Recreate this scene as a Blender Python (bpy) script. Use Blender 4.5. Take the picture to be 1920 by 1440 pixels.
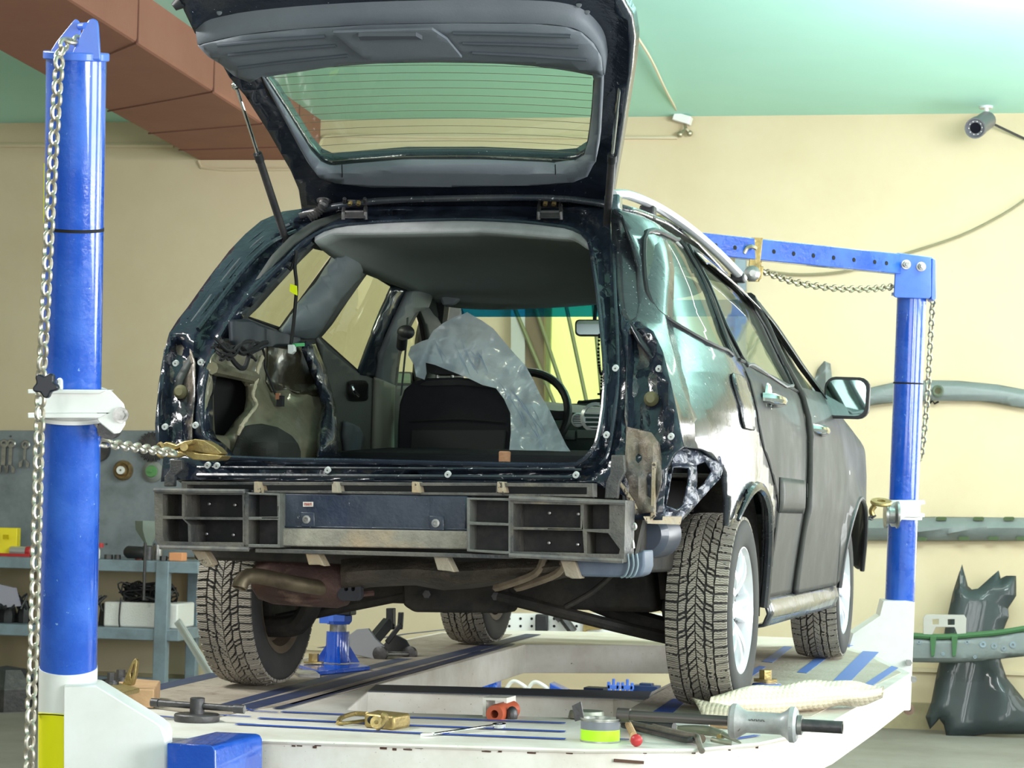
import bpy, bmesh, math, random
from mathutils import Vector, Matrix
from mathutils.geometry import tessellate_polygon
from mathutils import noise as mnoise
random.seed(7)
C = bpy.context.scene.collection
for o in list(bpy.data.objects): bpy.data.objects.remove(o)
V = Vector; PI = math.pi

# ---------------------------------------------------------------- camera
CF, YAW, PITCH, ROLL = 4050.9, .2778, .0574, .0229
CP = V((1.2634, -6.8288, .6194))
cy_, sy_ = math.cos(YAW), math.sin(YAW)
FW = V((-sy_*math.cos(PITCH), cy_*math.cos(PITCH), math.sin(PITCH)))
R0 = V((cy_, sy_, 0)); U0 = R0.cross(FW)
RT = R0*math.cos(ROLL) + U0*math.sin(ROLL); UP = RT.cross(FW)
cam_d = bpy.data.cameras.new('camera'); cam = bpy.data.objects.new('camera', cam_d); C.objects.link(cam)
cam.matrix_world = Matrix(((RT.x, UP.x, -FW.x, CP.x), (RT.y, UP.y, -FW.y, CP.y), (RT.z, UP.z, -FW.z, CP.z), (0, 0, 0, 1)))
cam_d.sensor_fit = 'HORIZONTAL'; cam_d.sensor_width = 36; cam_d.lens = CF/1920*36
cam_d.dof.use_dof = True; cam_d.dof.focus_distance = 6.6; cam_d.dof.aperture_fstop = 13
bpy.context.scene.camera = cam

# ---------------------------------------------------------------- light
sc = bpy.context.scene
sc.view_settings.view_transform = 'Standard'; sc.view_settings.look = 'None'
sc.view_settings.gamma = 1; sc.view_settings.use_curve_mapping = False
sc.view_settings.exposure = 0.3
wd = bpy.data.worlds.new('daylight'); sc.world = wd; wd.use_nodes = True
wd.node_tree.nodes['Background'].inputs[0].default_value = (.86, .93, 1, 1)
wd.node_tree.nodes['Background'].inputs[1].default_value = .68

def area(name, loc, target, sx, sy, power, col=(1, 1, 1), spread=PI):
    l = bpy.data.lights.new(name, 'AREA'); l.shape = 'RECTANGLE'; l.size = sx; l.size_y = sy
    l.energy = power; l.color = col; l.spread = spread
    o = bpy.data.objects.new(name, l); C.objects.link(o); o.location = loc
    o.rotation_euler = (V(target)-V(loc)).to_track_quat('-Z', 'Y').to_euler()
    return o
# open garage doorway behind the camera and the side windows to the right of it
area('doorway_daylight', (1.5, -11.5, 1.4), (-.6, 0, .8), 6, 3.2, 260, (1, .97, .92))
WRV = V((math.cos(.098), math.sin(.098), 0)); WNV = V((WRV.y, -WRV.x, 0)); W0V = V((.0705, 7.4923, -.75)); SRW = 3.4
for k, (o0, o1) in enumerate(((.9, 3.1), (4.2, 6.4), (7.5, 9.7), (10.8, 13.0))):
    c_ = W0V+WRV*(SRW+.05)+WNV*((o0+o1)/2); c_ = V((c_.x, c_.y, 1.25))
    area('side_window_daylight', c_, c_-WRV, o1-o0, 1.9, (80, 150, 170, 290)[k], (.96, .99, 1))
c_ = W0V+WRV*2.75+WNV*-.02; c_ = V((c_.x, c_.y, 1.05)); area('back_window_daylight', c_, c_+WNV, 1.05, 2.0, 100, (.97, .99, 1))
area('ceiling_tube_light', (1.6, 3.0, 2.7), (1.5, 4.2, 3.27), 1.8, .5, 125, (.93, 1, 1))
area('workshop_tube_light', (-1.0, 4.4, 2.95), (-1.0, 5.2, 0), 5, .4, 75, (1, .97, .9))
area('left_tube_light', (-3.4, -1.5, 2.9), (-2.4, -.5, 0), 3, .3, 130, (1, .98, .95))

# ---------------------------------------------------------------- ray helpers: where the line of sight of a pixel meets a real plane
def ray(x, y): return FW + RT*((x-960)/CF) - UP*((y-720)/CF)
def WD(x, y, d): return CP + ray(x, y)*d
def WA(x, y, a, v):
    q = ray(x, y); return CP + q*((v-CP[a])/q[a])
def WX(x, y, v): return WA(x, y, 0, v)
def WY(x, y, v): return WA(x, y, 1, v)
def WZ(x, y, v): return WA(x, y, 2, v)
def WP(x, y, p0, n):
    q = ray(x, y); return CP + q*((p0-CP).dot(n)/q.dot(n))
def lerp(a, b, t): return a+(b-a)*t
def interp(x, xs, ys):
    if x <= xs[0]: return ys[0]
    for i in range(1, len(xs)):
        if x <= xs[i]: return lerp(ys[i-1], ys[i], (x-xs[i-1])/(xs[i]-xs[i-1]))
    return ys[-1]
def smooth(pts, k=4, closed=False):
    """Catmull-Rom through 2D or 3D points"""
    P = [V(p) for p in pts]; n = len(P); out = []
    rng = n if closed else n-1
    for i in range(rng):
        a = P[(i-1) % n] if (closed or i > 0) else P[0]; b = P[i]; c = P[(i+1) % n]
        d = P[(i+2) % n] if (closed or i+2 < n) else P[n-1]
        for j in range(k):
            t = j/k
            out.append(.5*((2*b)+(c-a)*t+(2*a-5*b+4*c-d)*t*t+(3*b-a-3*c+d)*t**3))
    if not closed: out.append(P[-1])
    return out

# ---------------------------------------------------------------- materials
MATS = {}
def mat(name, col, rough=.5, metal=0., dirt=None, bump=None, coat=0., spots=None, trans=0., alpha=1., ior=1.45, emit=None, spec=.5, sheen=0):
    """dirt=(colour, scale, amount, softness)  spots=(colour, scale, amount)  bump=(scale, strength)"""
    if name in MATS: return MATS[name]
    m = bpy.data.materials.new(name); m.use_nodes = True; nt = m.node_tree; N = nt.nodes; L = nt.links
    b = N['Principled BSDF']; b.inputs['Base Color'].default_value = (*col, 1)
    b.inputs['Roughness'].default_value = rough; b.inputs['Metallic'].default_value = metal
    b.inputs['Coat Weight'].default_value = coat; b.inputs['Coat Roughness'].default_value = .06
    b.inputs['Transmission Weight'].default_value = trans; b.inputs['IOR'].default_value = ior
    b.inputs['Alpha'].default_value = alpha; b.inputs['Specular IOR Level'].default_value = spec
    if emit: b.inputs['Emission Color'].default_value = (*emit[0], 1); b.inputs['Emission Strength'].default_value = emit[1]
    tc = N.new('ShaderNodeTexCoord'); src = None; rs = None
    def noise(scale, detail=5, rough_=.6, vec=None):
        n = N.new('ShaderNodeTexNoise'); n.inputs['Scale'].default_value = scale; n.inputs['Detail'].default_value = detail
        n.inputs['Roughness'].default_value = rough_; L.new(vec or tc.outputs['Object'], n.inputs['Vector']); return n.outputs['Fac']
    def ramp(x, a, c):
        r = N.new('ShaderNodeMapRange'); r.inputs['From Min'].default_value = a; r.inputs['From Max'].default_value = c
        L.new(x, r.inputs['Value']); return r.outputs['Result']
    cur = None
    def mix(fac, c2):
        nonlocal cur
        x = N.new('ShaderNodeMix'); x.data_type = 'RGBA'; L.new(fac, x.inputs['Factor'])
        if cur is None: x.inputs[6].default_value = (*col, 1)
        else: L.new(cur, x.inputs[6])
        x.inputs[7].default_value = (*c2, 1); cur = x.outputs[2]
    if dirt:
        for (dc, s, amt, soft) in (dirt if isinstance(dirt[0][0], tuple) else [dirt]):
            fa = ramp(noise(s, 6, .65), .62-amt*.3-soft, .62-amt*.3+soft); mix(fa, dc); rs = fa
    if spots:
        for (dc, s, amt) in (spots if isinstance(spots[0][0], tuple) else [spots]):
            mix(ramp(noise(s, 3, .7), .72-amt, .74-amt), dc)
    if cur is not None: L.new(cur, b.inputs['Base Color'])
    if rs is not None and rough < .45:
        x = N.new('ShaderNodeMapRange'); x.inputs['To Min'].default_value = rough; x.inputs['To Max'].default_value = min(1, rough+.35)
        L.new(rs, x.inputs['Value']); L.new(x.outputs['Result'], b.inputs['Roughness'])
    if bump:
        bn = N.new('ShaderNodeBump'); bn.inputs['Strength'].default_value = bump[1]; bn.inputs['Distance'].default_value = .01
        L.new(noise(bump[0], 4), bn.inputs['Height']); L.new(bn.outputs['Normal'], b.inputs['Normal'])
    MATS[name] = m
    return m
DUST = (.36, .29, .2)
m_paint = mat('black_paint', (.010, .015, .026), .16, .0, ((.055, .055, .055), 5, .05, .30), coat=.5, spots=((.45, .47, .5), 60, .045), bump=(9, .35))
m_frame = mat('black_frame_paint', (.008, .012, .022), .2, .0, [((.022, .030, .045), 7, .25, .2), ((.24, .20, .15), 4, -.45, .12)], coat=.35, spots=((.42, .45, .5), 70, .01), bump=(14, .6))
m_lamp = mat('lamp_recess_paint', (.010, .013, .022), .22, .0, [((.09, .085, .09), 8, .2, .1), ((.27, .22, .16), 5, .05, .13)], coat=.4, spots=((.5, .52, .56), 55, .04), bump=(16, .9))
m_side = mat('dusty_black_paint', (.035, .038, .038), .42, .0, ((.085, .082, .074), 3.2, .3, .25), coat=.08, spec=.12, spots=((.30, .29, .26), 120, .0))
m_roofrefl = mat('teal_reflection_paint', (.05, .10, .12), .18, .3, ((.16, .22, .23), 6, .15, .22), coat=1.)  # black body paint with the mint ceiling's teal reflection put into its colour
m_blkpl = mat('black_plastic', (.018, .019, .021), .45, bump=(60, .1))
m_greyp = mat('grey_plastic', (.12, .14, .155), .5, dirt=((.15, .17, .185), 4, .2, .3), bump=(150, .08))
m_hatch = mat('hatch_lining', (.105, .125, .15), .5, dirt=((.16, .18, .205), 3, .2, .3), bump=(200, .1), spots=((.3, .3, .28), 90, -.03))
m_head = mat('headliner_fabric', (.19, .215, .205), .95, dirt=((.22, .25, .235), 3, .2, .3), bump=(260, .15))
m_headr = mat('headliner_edge_felt', (.30, .31, .32), .95, dirt=((.2, .2, .2), 8, .2, .2))
m_rust = mat('muffler_metal', (.05, .03, .028), .6, .5, [((.10, .05, .04), 5, .3, .2), ((.24, .17, .12), 9, -.1, .1)], bump=(40, .5))
m_under = mat('underbody_black', (.012, .012, .012), .7, .2, dirt=((.05, .042, .033), 6, .1, .2), bump=(30, .4))
m_beamd = mat('dusty_bumper_plastic', (.035, .038, .043), .5, .0, [((.15, .135, .11), 6, .25, .2), ((.30, .24, .16), 3.5, -.3, .12)], bump=(40, .5), spots=((.01, .01, .01), 60, .03))
m_beamc = mat('bumper_bar_metal', (.016, .023, .04), .3, .0, [((.032, .042, .062), 5, .25, .14)], coat=.3, bump=(20, .4), spots=((.35, .37, .38), 70, .02))
m_mud = mat('dried_mud', (.30, .26, .20), .9, dirt=((.36, .26, .15), 5, .2, .1), spots=((.06, .05, .04), 30, .1), bump=(40, .6))
m_beige = mat('beige_inner_metal', (.17, .16, .105), .3, .35, ((.28, .26, .19), 4, .1, .2), coat=.4, bump=(9, .8))
m_seal = mat('body_sealer', (.42, .37, .26), .8, bump=(60, .8))
m_rub = mat('tyre_rubber', (.022, .022, .024), .75, dirt=((.05, .048, .043), 5, .2, .25))
m_white = mat('white_paint', (.80, .81, .80), .35, .0, ((.66, .65, .60), 2.5, -.1, .2), coat=.2, spots=((.09, .08, .07), 38, -.05))
m_whited = mat('dirty_white_paint', (.74, .71, .66), .45, .0, ((.50, .44, .36), 3.5, .08, .2), spots=[((.10, .075, .05), 42, .0), ((.2, .17, .13), 140, .03)])
m_blue = mat('blue_paint', (.006, .070, .46), .17, .0, ((.02, .12, .58), 5, .2, .15), coat=.9, spots=[((.20, .36, .70), 45, .015), ((.45, .55, .75), 130, -.01)], bump=(50, .15))
m_bluel = mat('light_blue_paint', (.045, .14, .62), .35, .0, ((.09, .2, .7), 6, .2, .15), coat=.3, spots=((.3, .4, .8), 40, -.02))
m_blued = mat('dark_blue_paint', (.008, .025, .09), .4)
m_chain = mat('chain_steel', (.52, .50, .44), .3, .85, ((.28, .23, .15), 30, .1, .2))
m_chainy = mat('brassy_chain_steel', (.50, .47, .34), .35, .85, ((.24, .2, .12), 30, .1, .2))
m_brass = mat('brass_plated_steel', (.46, .35, .14), .32, .8, ((.22, .16, .08), 22, .15, .2), bump=(30, .4))
m_steel = mat('bare_steel', (.42, .42, .42), .3, .9, ((.2, .19, .17), 20, .1, .2))
m_dsteel = mat('dark_steel', (.07, .07, .075), .45, .7, ((.13, .12, .12), 20, .1, .2), bump=(50, .2))
m_chrome = mat('chrome', (.75, .76, .78), .08, 1.)
m_silver = mat('silver_alloy', (.72, .74, .78), .25, .35, coat=.3)
m_grey = mat('grey_panel_paint', (.22, .25, .27), .6, .0, ((.12, .14, .15), 6, .1, .2), spots=((.06, .06, .06), 22, -.04))
m_greyb = mat('grey_blue_frame_paint', (.22, .29, .34), .5, .0, ((.14, .17, .19), 8, 0, .2), spots=((.05, .05, .05), 50, -.04))
m_prim = mat('grey_primer_metal', (.16, .19, .19), .45, .1, ((.23, .265, .26), 4, .1, .25))
m_green = mat('green_trim', (.045, .13, .05), .7)
m_yel = mat('yellow_sticker', (.82, .80, .0), .5)
m_yel2 = mat('yellow_box', (.80, .66, .01), .45)
m_blk = mat('matt_black', (.006, .006, .007), .8)
m_fab = mat('black_seat_fabric', (.010, .011, .015), .9, bump=(400, .4))
m_fab2 = mat('grey_seat_mesh', (.03, .03, .033), .85, bump=(500, .6))
m_wood = mat('pale_wood', (.52, .33, .18), .75, dirt=((.38, .22, .11), 12, .1, .2), bump=(40, .2))
m_red = mat('red_plastic', (.45, .03, .035), .35)
m_lime = mat('lime_label', (.42, .80, .02), .4, spots=((.25, .5, .02), 25, -.02))
m_rag = mat('tan_cardboard', (.5, .34, .2), .8)
m_foam = mat('white_foam', (.80, .80, .77), .9, spots=((.45, .33, .22), 12, -.06), bump=(120, .5))
m_grit = mat('gritty_dust_top', (.27, .225, .175), .8, .0, [((.48, .43, .36), 2.6, .1, .25), ((.20, .16, .12), 14, .0, .1)], spots=((.1, .08, .06), 70, .02), bump=(90, .5))
m_fender = mat('dark_green_grey_fender', (.018, .027, .029), .38, .1, ((.035, .048, .05), 4, .2, .25), coat=.3)
m_orange = mat('orange_red_paint', (.45, .09, .04), .5)

# ---------------------------------------------------------------- mesh builder
class MB:
    def __init__(s): s.bm = bmesh.new()
    def face(s, pts):
        vs = [s.bm.verts.new(p) for p in pts]
        try: return s.bm.faces.new(vs)
        except ValueError: return None
    def hexa(s, a, b):
        """two matching loops -> closed solid"""
        A = [s.bm.verts.new(p) for p in a]; B = [s.bm.verts.new(p) for p in b]; n = len(A)
        try: s.bm.faces.new(A[::-1]); s.bm.faces.new(B)
        except ValueError: pass
        for i in range(n): s.bm.faces.new((A[i], A[(i+1) % n], B[(i+1) % n], B[i]))
        return s
    def box(s, c, d, R=None):
        c = V(c); R = R or Matrix.Identity(3); x, y, z = d[0]/2, d[1]/2, d[2]/2
        f = lambda i, j, k: c + R @ V((i*x, j*y, k*z))
        return s.hexa([f(-1, -1, -1), f(1, -1, -1), f(1, 1, -1), f(-1, 1, -1)], [f(-1, -1, 1), f(1, -1, 1), f(1, 1, 1), f(-1, 1, 1)])
    def bar(s, p, q, w, h, up=(0, 0, 1)):
        """rectangular bar from p to q"""
        p, q = V(p), V(q); d = (q-p).normalized(); x = d.cross(V(up)).normalized(); y = x.cross(d)
        f = lambda o: [o+x*w/2+y*h/2, o-x*w/2+y*h/2, o-x*w/2-y*h/2, o+x*w/2-y*h/2]
        return s.hexa(f(p), f(q))
    def tube(s, pts, r, n=10, closed=False, cap=True, flat=1., up=None):
        P = [V(p) for p in pts]; m = len(P); rr = r if isinstance(r, (list, tuple)) else [r]*m
        rings = []; prev = None
        for i in range(m):
            a = P[(i-1) % m] if (closed or i) else P[i]; b = P[(i+1) % m] if (closed or i < m-1) else P[i]
            d = (b-a)
            if d.length < 1e-9: d = V((0, 0, 1))
            d.normalize()
            if up is not None:
                x = d.cross(V(up)).normalized()
            elif prev is None:
                x = d.cross(V((0, 0, 1)) if abs(d.z) < .9 else V((1, 0, 0))).normalized()
            else: x = (prev-d*prev.dot(d)).normalized()
            prev = x; y = d.cross(x)
            rings.append([s.bm.verts.new(P[i]+(x*math.cos(2*PI*k/n)+y*math.sin(2*PI*k/n)*flat)*rr[i]) for k in range(n)])
        for i in range(m if closed else m-1):
            A, B = rings[i], rings[(i+1) % m]
            for k in range(n): s.bm.faces.new((A[k], A[(k+1) % n], B[(k+1) % n], B[k]))
        if cap and not closed:
            s.bm.faces.new(rings[0][::-1]); s.bm.faces.new(rings[-1])
        return s
    def cyl(s, p, q, r, r2=None, n=24): return s.tube([p, q], [r, r if r2 is None else r2], n)
    def lathe(s, prof, o, ax, n=32, closed=False):
        """prof = [(radius, height)], axis ax from o"""
        o = V(o); ax = V(ax).normalized(); x = ax.cross(V((0, 0, 1)) if abs(ax.z) < .9 else V((1, 0, 0))).normalized(); y = ax.cross(x)
        rings = []
        for r, h in prof:
            if r < 1e-6: rings.append([s.bm.verts.new(o+ax*h)])
            else: rings.append([s.bm.verts.new(o+ax*h+(x*math.cos(2*PI*k/n)+y*math.sin(2*PI*k/n))*r) for k in range(n)])
        m = len(rings)
        for i in range(m if closed else m-1):
            A, B = rings[i], rings[(i+1) % m]
            for k in range(n):
                a = (A[k % len(A)], A[(k+1) % n % len(A)], B[(k+1) % n % len(B)], B[k % len(B)])
                u = []
                for v in a:
                    if v not in u: u.append(v)
                if len(u) > 2: s.bm.faces.new(u)
        if not closed:
            if len(rings[0]) > 2: s.bm.faces.new(rings[0][::-1])
            if len(rings[-1]) > 2: s.bm.faces.new(rings[-1])
        return s
    def grid(s, f, nu, nv):
        G = [[s.bm.verts.new(f(i/nu, j/nv)) for j in range(nv+1)] for i in range(nu+1)]
        for i in range(nu):
            for j in range(nv): s.bm.faces.new((G[i][j], G[i+1][j], G[i+1][j+1], G[i][j+1]))
        return s
    def flat(s, outer, holes=(), cell=None, z=0.):
        """2D polygon with holes, tessellated and cut on a lattice of size cell"""
        loops = [[V((p[0], p[1], z)) for p in lp] for lp in [outer, *holes]]
        allp = [p for lp in loops for p in lp]
        bm = bmesh.new(); vs = [bm.verts.new(p) for p in allp]
        for t in tessellate_polygon(loops):
            try: bm.faces.new([vs[i] for i in t])
            except ValueError: pass
        if cell:
            cu, cv = cell if isinstance(cell, tuple) else (cell, cell)
            xs = [p.x for p in allp]; ys = [p.y for p in allp]
            for lo, hi, c, ax in ((min(xs), max(xs), cu, V((1, 0, 0))), (min(ys), max(ys), cv, V((0, 1, 0)))):
                k = math.floor(lo/c)+1
                while k*c < hi:
                    bmesh.ops.bisect_plane(bm, geom=bm.verts[:]+bm.edges[:]+bm.faces[:], plane_co=ax*(k*c), plane_no=ax, dist=1e-6); k += 1
        bmesh.ops.remove_doubles(bm, verts=bm.verts[:], dist=1e-5)
        return bm
    def sheet(s, outer, holes=(), cell=None, f=None):
        """flat() mapped into space by f(u, v)"""
        bm = s.flat(outer, holes, cell); mp = {}
        for v in bm.verts: mp[v.index if False else v] = s.bm.verts.new(f(v.co.x, v.co.y))
        for fc in bm.faces:
            try: s.bm.faces.new([mp[v] for v in fc.verts])
            except ValueError: pass
        bm.free(); return s
    def prism(s, outer, vec, f, holes=()):
        """polygon mapped by f, extruded by vec"""
        bm = s.flat(outer, holes); vec = V(vec); a = {}; b = {}
        for v in bm.verts: p = f(v.co.x, v.co.y); a[v] = s.bm.verts.new(p); b[v] = s.bm.verts.new(p+vec)
        for fc in bm.faces:
            s.bm.faces.new([a[v] for v in fc.verts][::-1]); s.bm.faces.new([b[v] for v in fc.verts])
        for e in bm.edges:
            if len(e.link_faces) == 1: s.bm.faces.new((a[e.verts[0]], a[e.verts[1]], b[e.verts[1]], b[e.verts[0]]))
        bm.free(); return s
    def ball(s, c, r, n=12, sc=(1, 1, 1)):
        m = Matrix.Translation(c) @ Matrix.Diagonal((*sc, 1)); bmesh.ops.create_uvsphere(s.bm, u_segments=n, v_segments=max(6, n*2//3), radius=r, matrix=m); return s

ORG = {}
def org(o):
    while o is not None and o.name not in ORG: o = o.parent
    return ORG[o.name] if o else V((0, 0, 0))
def thing(name, label, cat, loc, group=None):
    o = bpy.data.objects.new(name, None); C.objects.link(o); o.location = loc; o.empty_display_size = .1
    o['label'] = label; o['category'] = cat
    if group: o['group'] = group
    ORG[o.name] = V(loc); return o
def obj(name, mb, m, parent=None, bev=0, sub=0, sol=0, ang=35, sharp=False, off=0., label=None, disp=None):
    bm = mb.bm
    if not sol and not disp: bmesh.ops.recalc_face_normals(bm, faces=bm.faces[:])
    if parent is not None: base = org(parent)
    else:
        xs = [v.co for v in bm.verts]; base = V(((min(p.x for p in xs)+max(p.x for p in xs))/2, (min(p.y for p in xs)+max(p.y for p in xs))/2, min(p.z for p in xs)))
    bmesh.ops.translate(bm, verts=bm.verts[:], vec=-base)
    me = bpy.data.meshes.new(name); bm.to_mesh(me); bm.free()
    me.materials.append(m)
    if not sharp:
        me.polygons.foreach_set('use_smooth', [True]*len(me.polygons)); me.set_sharp_from_angle(angle=math.radians(ang))
    o = bpy.data.objects.new(name, me); C.objects.link(o)
    if parent is not None: o.parent = parent
    else: o.location = base; ORG[o.name] = base
    if sol: d = o.modifiers.new('thickness', 'SOLIDIFY'); d.thickness = sol; d.offset = off; d.use_even_offset = False
    if bev: d = o.modifiers.new('bevel', 'BEVEL'); d.width = bev; d.segments = 2; d.limit_method = 'ANGLE'; d.harden_normals = False
    if sub: d = o.modifiers.new('sub', 'SUBSURF'); d.levels = sub; d.render_levels = sub
    if label: o['label'] = label
    return o
def tag(o, label, cat, group=None):
    o['label'] = label; o['category'] = cat
    if group: o['group'] = group
    return o
def struct(name, mb, m, **k):
    o = obj(name, mb, m, **k); o['kind'] = 'structure'; return o
def copy_tree(o, parent=None):
    c = o.copy(); C.objects.link(c)
    if parent is not None: c.parent = parent
    for ch in list(o.children): copy_tree(ch, c)
    return c
def inpoly(x, y, P):
    r = False; n = len(P)
    for i in range(n):
        x1, y1 = P[i][0], P[i][1]; x2, y2 = P[i-1][0], P[i-1][1]
        if (y1 > y) != (y2 > y) and x < (x2-x1)*(y-y1)/(y2-y1)+x1: r = not r
    return r
def pdist(x, y, P, closed=True):
    d = 1e9; n = len(P)
    for i in range(n if closed else n-1):
        ax, ay = P[i][0], P[i][1]; bx, by = P[(i+1) % n][0], P[(i+1) % n][1]
        L = (bx-ax)**2+(by-ay)**2; t = max(0, min(1, ((x-ax)*(bx-ax)+(y-ay)*(by-ay))/L)) if L else 0
        d = min(d, math.hypot(ax+t*(bx-ax)-x, ay+t*(by-ay)-y))
    return d
def rect(x0, y0, x1, y1): return [(x0, y0), (x1, y0), (x1, y1), (x0, y1)]
def rrect(x0, y0, x1, y1, r, k=4):
    o = []
    for cx, cy, a in ((x1-r, y0+r, -90), (x1-r, y1-r, 0), (x0+r, y1-r, 90), (x0+r, y0+r, 180)):
        for j in range(k+1): t = math.radians(a+90*j/k); o.append((cx+r*math.cos(t), cy+r*math.sin(t)))
    return o
def thin_glass(name, tint, refl=.12, dusty=0., dcol=(.4, .4, .36)):
    """clear sheet glass: tinted see-through with a glancing reflection and optional dust film"""
    if name in MATS: return MATS[name]
    m = bpy.data.materials.new(name); m.use_nodes = True; nt = m.node_tree; N = nt.nodes; L = nt.links
    for n in list(N): N.remove(n)
    o = N.new('ShaderNodeOutputMaterial'); t = N.new('ShaderNodeBsdfTransparent'); t.inputs[0].default_value = (*tint, 1)
    g = N.new('ShaderNodeBsdfGlossy'); g.inputs['Roughness'].default_value = .03; lw = N.new('ShaderNodeLayerWeight'); lw.inputs[0].default_value = .35
    mr = N.new('ShaderNodeMapRange'); mr.inputs['To Min'].default_value = refl*.4; mr.inputs['To Max'].default_value = min(1, refl*5); L.new(lw.outputs['Fresnel'], mr.inputs['Value'])
    x = N.new('ShaderNodeMixShader'); L.new(mr.outputs[0], x.inputs[0]); L.new(t.outputs[0], x.inputs[1]); L.new(g.outputs[0], x.inputs[2]); last = x.outputs[0]
    if dusty:
        d = N.new('ShaderNodeBsdfDiffuse'); d.inputs[0].default_value = (*dcol, 1); y = N.new('ShaderNodeMixShader')
        n = N.new('ShaderNodeTexNoise'); n.inputs['Scale'].default_value = 4; tc = N.new('ShaderNodeTexCoord'); L.new(tc.outputs['Object'], n.inputs['Vector'])
        r = N.new('ShaderNodeMapRange'); r.inputs['From Min'].default_value = .3; r.inputs['From Max'].default_value = .75; r.inputs['To Min'].default_value = dusty*.4; r.inputs['To Max'].default_value = dusty; L.new(n.outputs['Fac'], r.inputs['Value'])
        L.new(r.outputs[0], y.inputs[0]); L.new(last, y.inputs[1]); L.new(d.outputs[0], y.inputs[2]); last = y.outputs[0]
    L.new(last, o.inputs[0]); MATS[name] = m; return m
# ================================================================ ROOM
ZF = -.75
WR = V((math.cos(.098), math.sin(.098), 0)); WN = V((WR.y, -WR.x, 0))       # along the back wall / out of it, to the camera
W0 = WZ(1750, 1368, ZF)
ZC = WP(1000, 221, W0, WN).z
def WW(x, y, off=0.): return WP(x, y, W0+WN*off, WN)
def wl(s, off, z): return V((W0.x, W0.y, z)) + WR*s + WN*off       # wall coordinates
m_wall = mat('cream_wall', (.58, .485, .325), .8, .0, [((.61, .54, .375), .9, .3, .25), ((.50, .41, .26), .6, -.1, .2)], bump=(3, .15), spots=((.35, .26, .14), 5, -.075))
m_walll = mat('grubby_wall_foot', (.42, .37, .22), .85, dirt=((.22, .19, .12), 2.5, .2, .25))
m_ceil = mat('mint_ceiling', (.41, .76, .665), .8, .0, ((.46, .81, .72), .8, .2, .25), bump=(8, .1), spots=((.2, .33, .28), 14, -.1))
m_floor = mat('concrete_floor', (.25, .24, .215), .75, dirt=((.15, .14, .12), 1.3, .25, .25), spots=((.1, .1, .09), 9, -.06), bump=(20, .2))
m_duct = mat('brown_beam_paint', (.32, .145, .10), .75, .0, ((.26, .11, .075), 1.2, .2, .2), bump=(12, .15))

# back wall with the window opening: built from four blocks round the hole
b = MB()
wa = WW(1021, 400); wb = WW(1272, 400); wbot = WW(1075, 772).z; wtop = WW(1075, 403).z
sa = (wa-W0).dot(WR); sb = (wb-W0).dot(WR)
def wblock(s0, s1, z0, z1): b.hexa([wl(s0, 0, z0), wl(s1, 0, z0), wl(s1, 0, z1), wl(s0, 0, z1)], [wl(s0, -.25, z0), wl(s1, -.25, z0), wl(s1, -.25, z1), wl(s0, -.25, z1)])
wblock(-9, sa, ZF-.1, ZC+.1); wblock(sb, 2.2, ZF-.1, ZC+.1); wblock(3.3, 3.6, ZF-.1, ZC+.1); wblock(2.2, 3.3, ZF-.1, .05); wblock(2.2, 3.3, 2.05, ZC+.1); wblock(sa, sb, ZF-.1, wbot); wblock(sa, sb, wtop, ZC+.1)
struct('wall_back', b, m_wall, sharp=True)
b = MB(); b.hexa([wl(-9, -.25, ZF), wl(9, -.25, ZF), wl(9, 22, ZF), wl(-9, 22, ZF)], [wl(-9, -.25, ZF-.2), wl(9, -.25, ZF-.2), wl(9, 22, ZF-.2), wl(-9, 22, ZF-.2)])
struct('floor', b, m_floor, sharp=True)
b = MB(); b.hexa([wl(-9, 0, ZC), wl(9, 0, ZC), wl(9, 18, ZC), wl(-9, 18, ZC)], [wl(-9, 0, ZC+.2), wl(9, 0, ZC+.2), wl(9, 18, ZC+.2), wl(-9, 18, ZC+.2)])
struct('ceiling', b, m_ceil, sharp=True)
b = MB(); b.hexa([wl(-9, 0, ZF), wl(-9, 22, ZF), wl(-9, 22, ZC), wl(-9, 0, ZC)], [p-WR*.2 for p in (wl(-9, 0, ZF), wl(-9, 22, ZF), wl(-9, 22, ZC), wl(-9, 0, ZC))])
struct('wall_left', b, m_wall, sharp=True)
b = MB(); wins = ((.9, 3.1), (4.2, 6.4), (7.5, 9.7), (10.8, 13.0))
b.prism([(0, ZF), (16, ZF), (16, ZC), (0, ZC)], WR*.22, lambda x, y: wl(SRW, x, y), [[(a, .30), (c, .30), (c, 2.20), (a, 2.20)] for a, c in wins]); struct('wall_right', b, m_wall, sharp=True)
b = MB()
for s in (2.22, 2.55, 2.95, 3.28): b.bar(wl(s, .02, .05), wl(s, .02, 2.05), .05, .05, up=WN)
for z in (.07, 1.45, 2.02): b.bar(wl(2.2, .02, z), wl(3.3, .02, z), .05, .05)
struct('window_6', b, m_white, sharp=True)
for k, (a, c) in enumerate(wins):
    b = MB()
    for s in (0, .25, .5, .75, 1): b.bar(wl(SRW+.01, lerp(a+.03, c-.03, s), .30), wl(SRW+.01, lerp(a+.03, c-.03, s), 2.2), .05, .05, up=WN)
    for z in (.33, 1.6, 2.17): b.bar(wl(SRW+.01, a, z), wl(SRW+.01, c, z), .05, .05)
    struct('window_%d' % (k+2), b, m_white, sharp=True)
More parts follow.
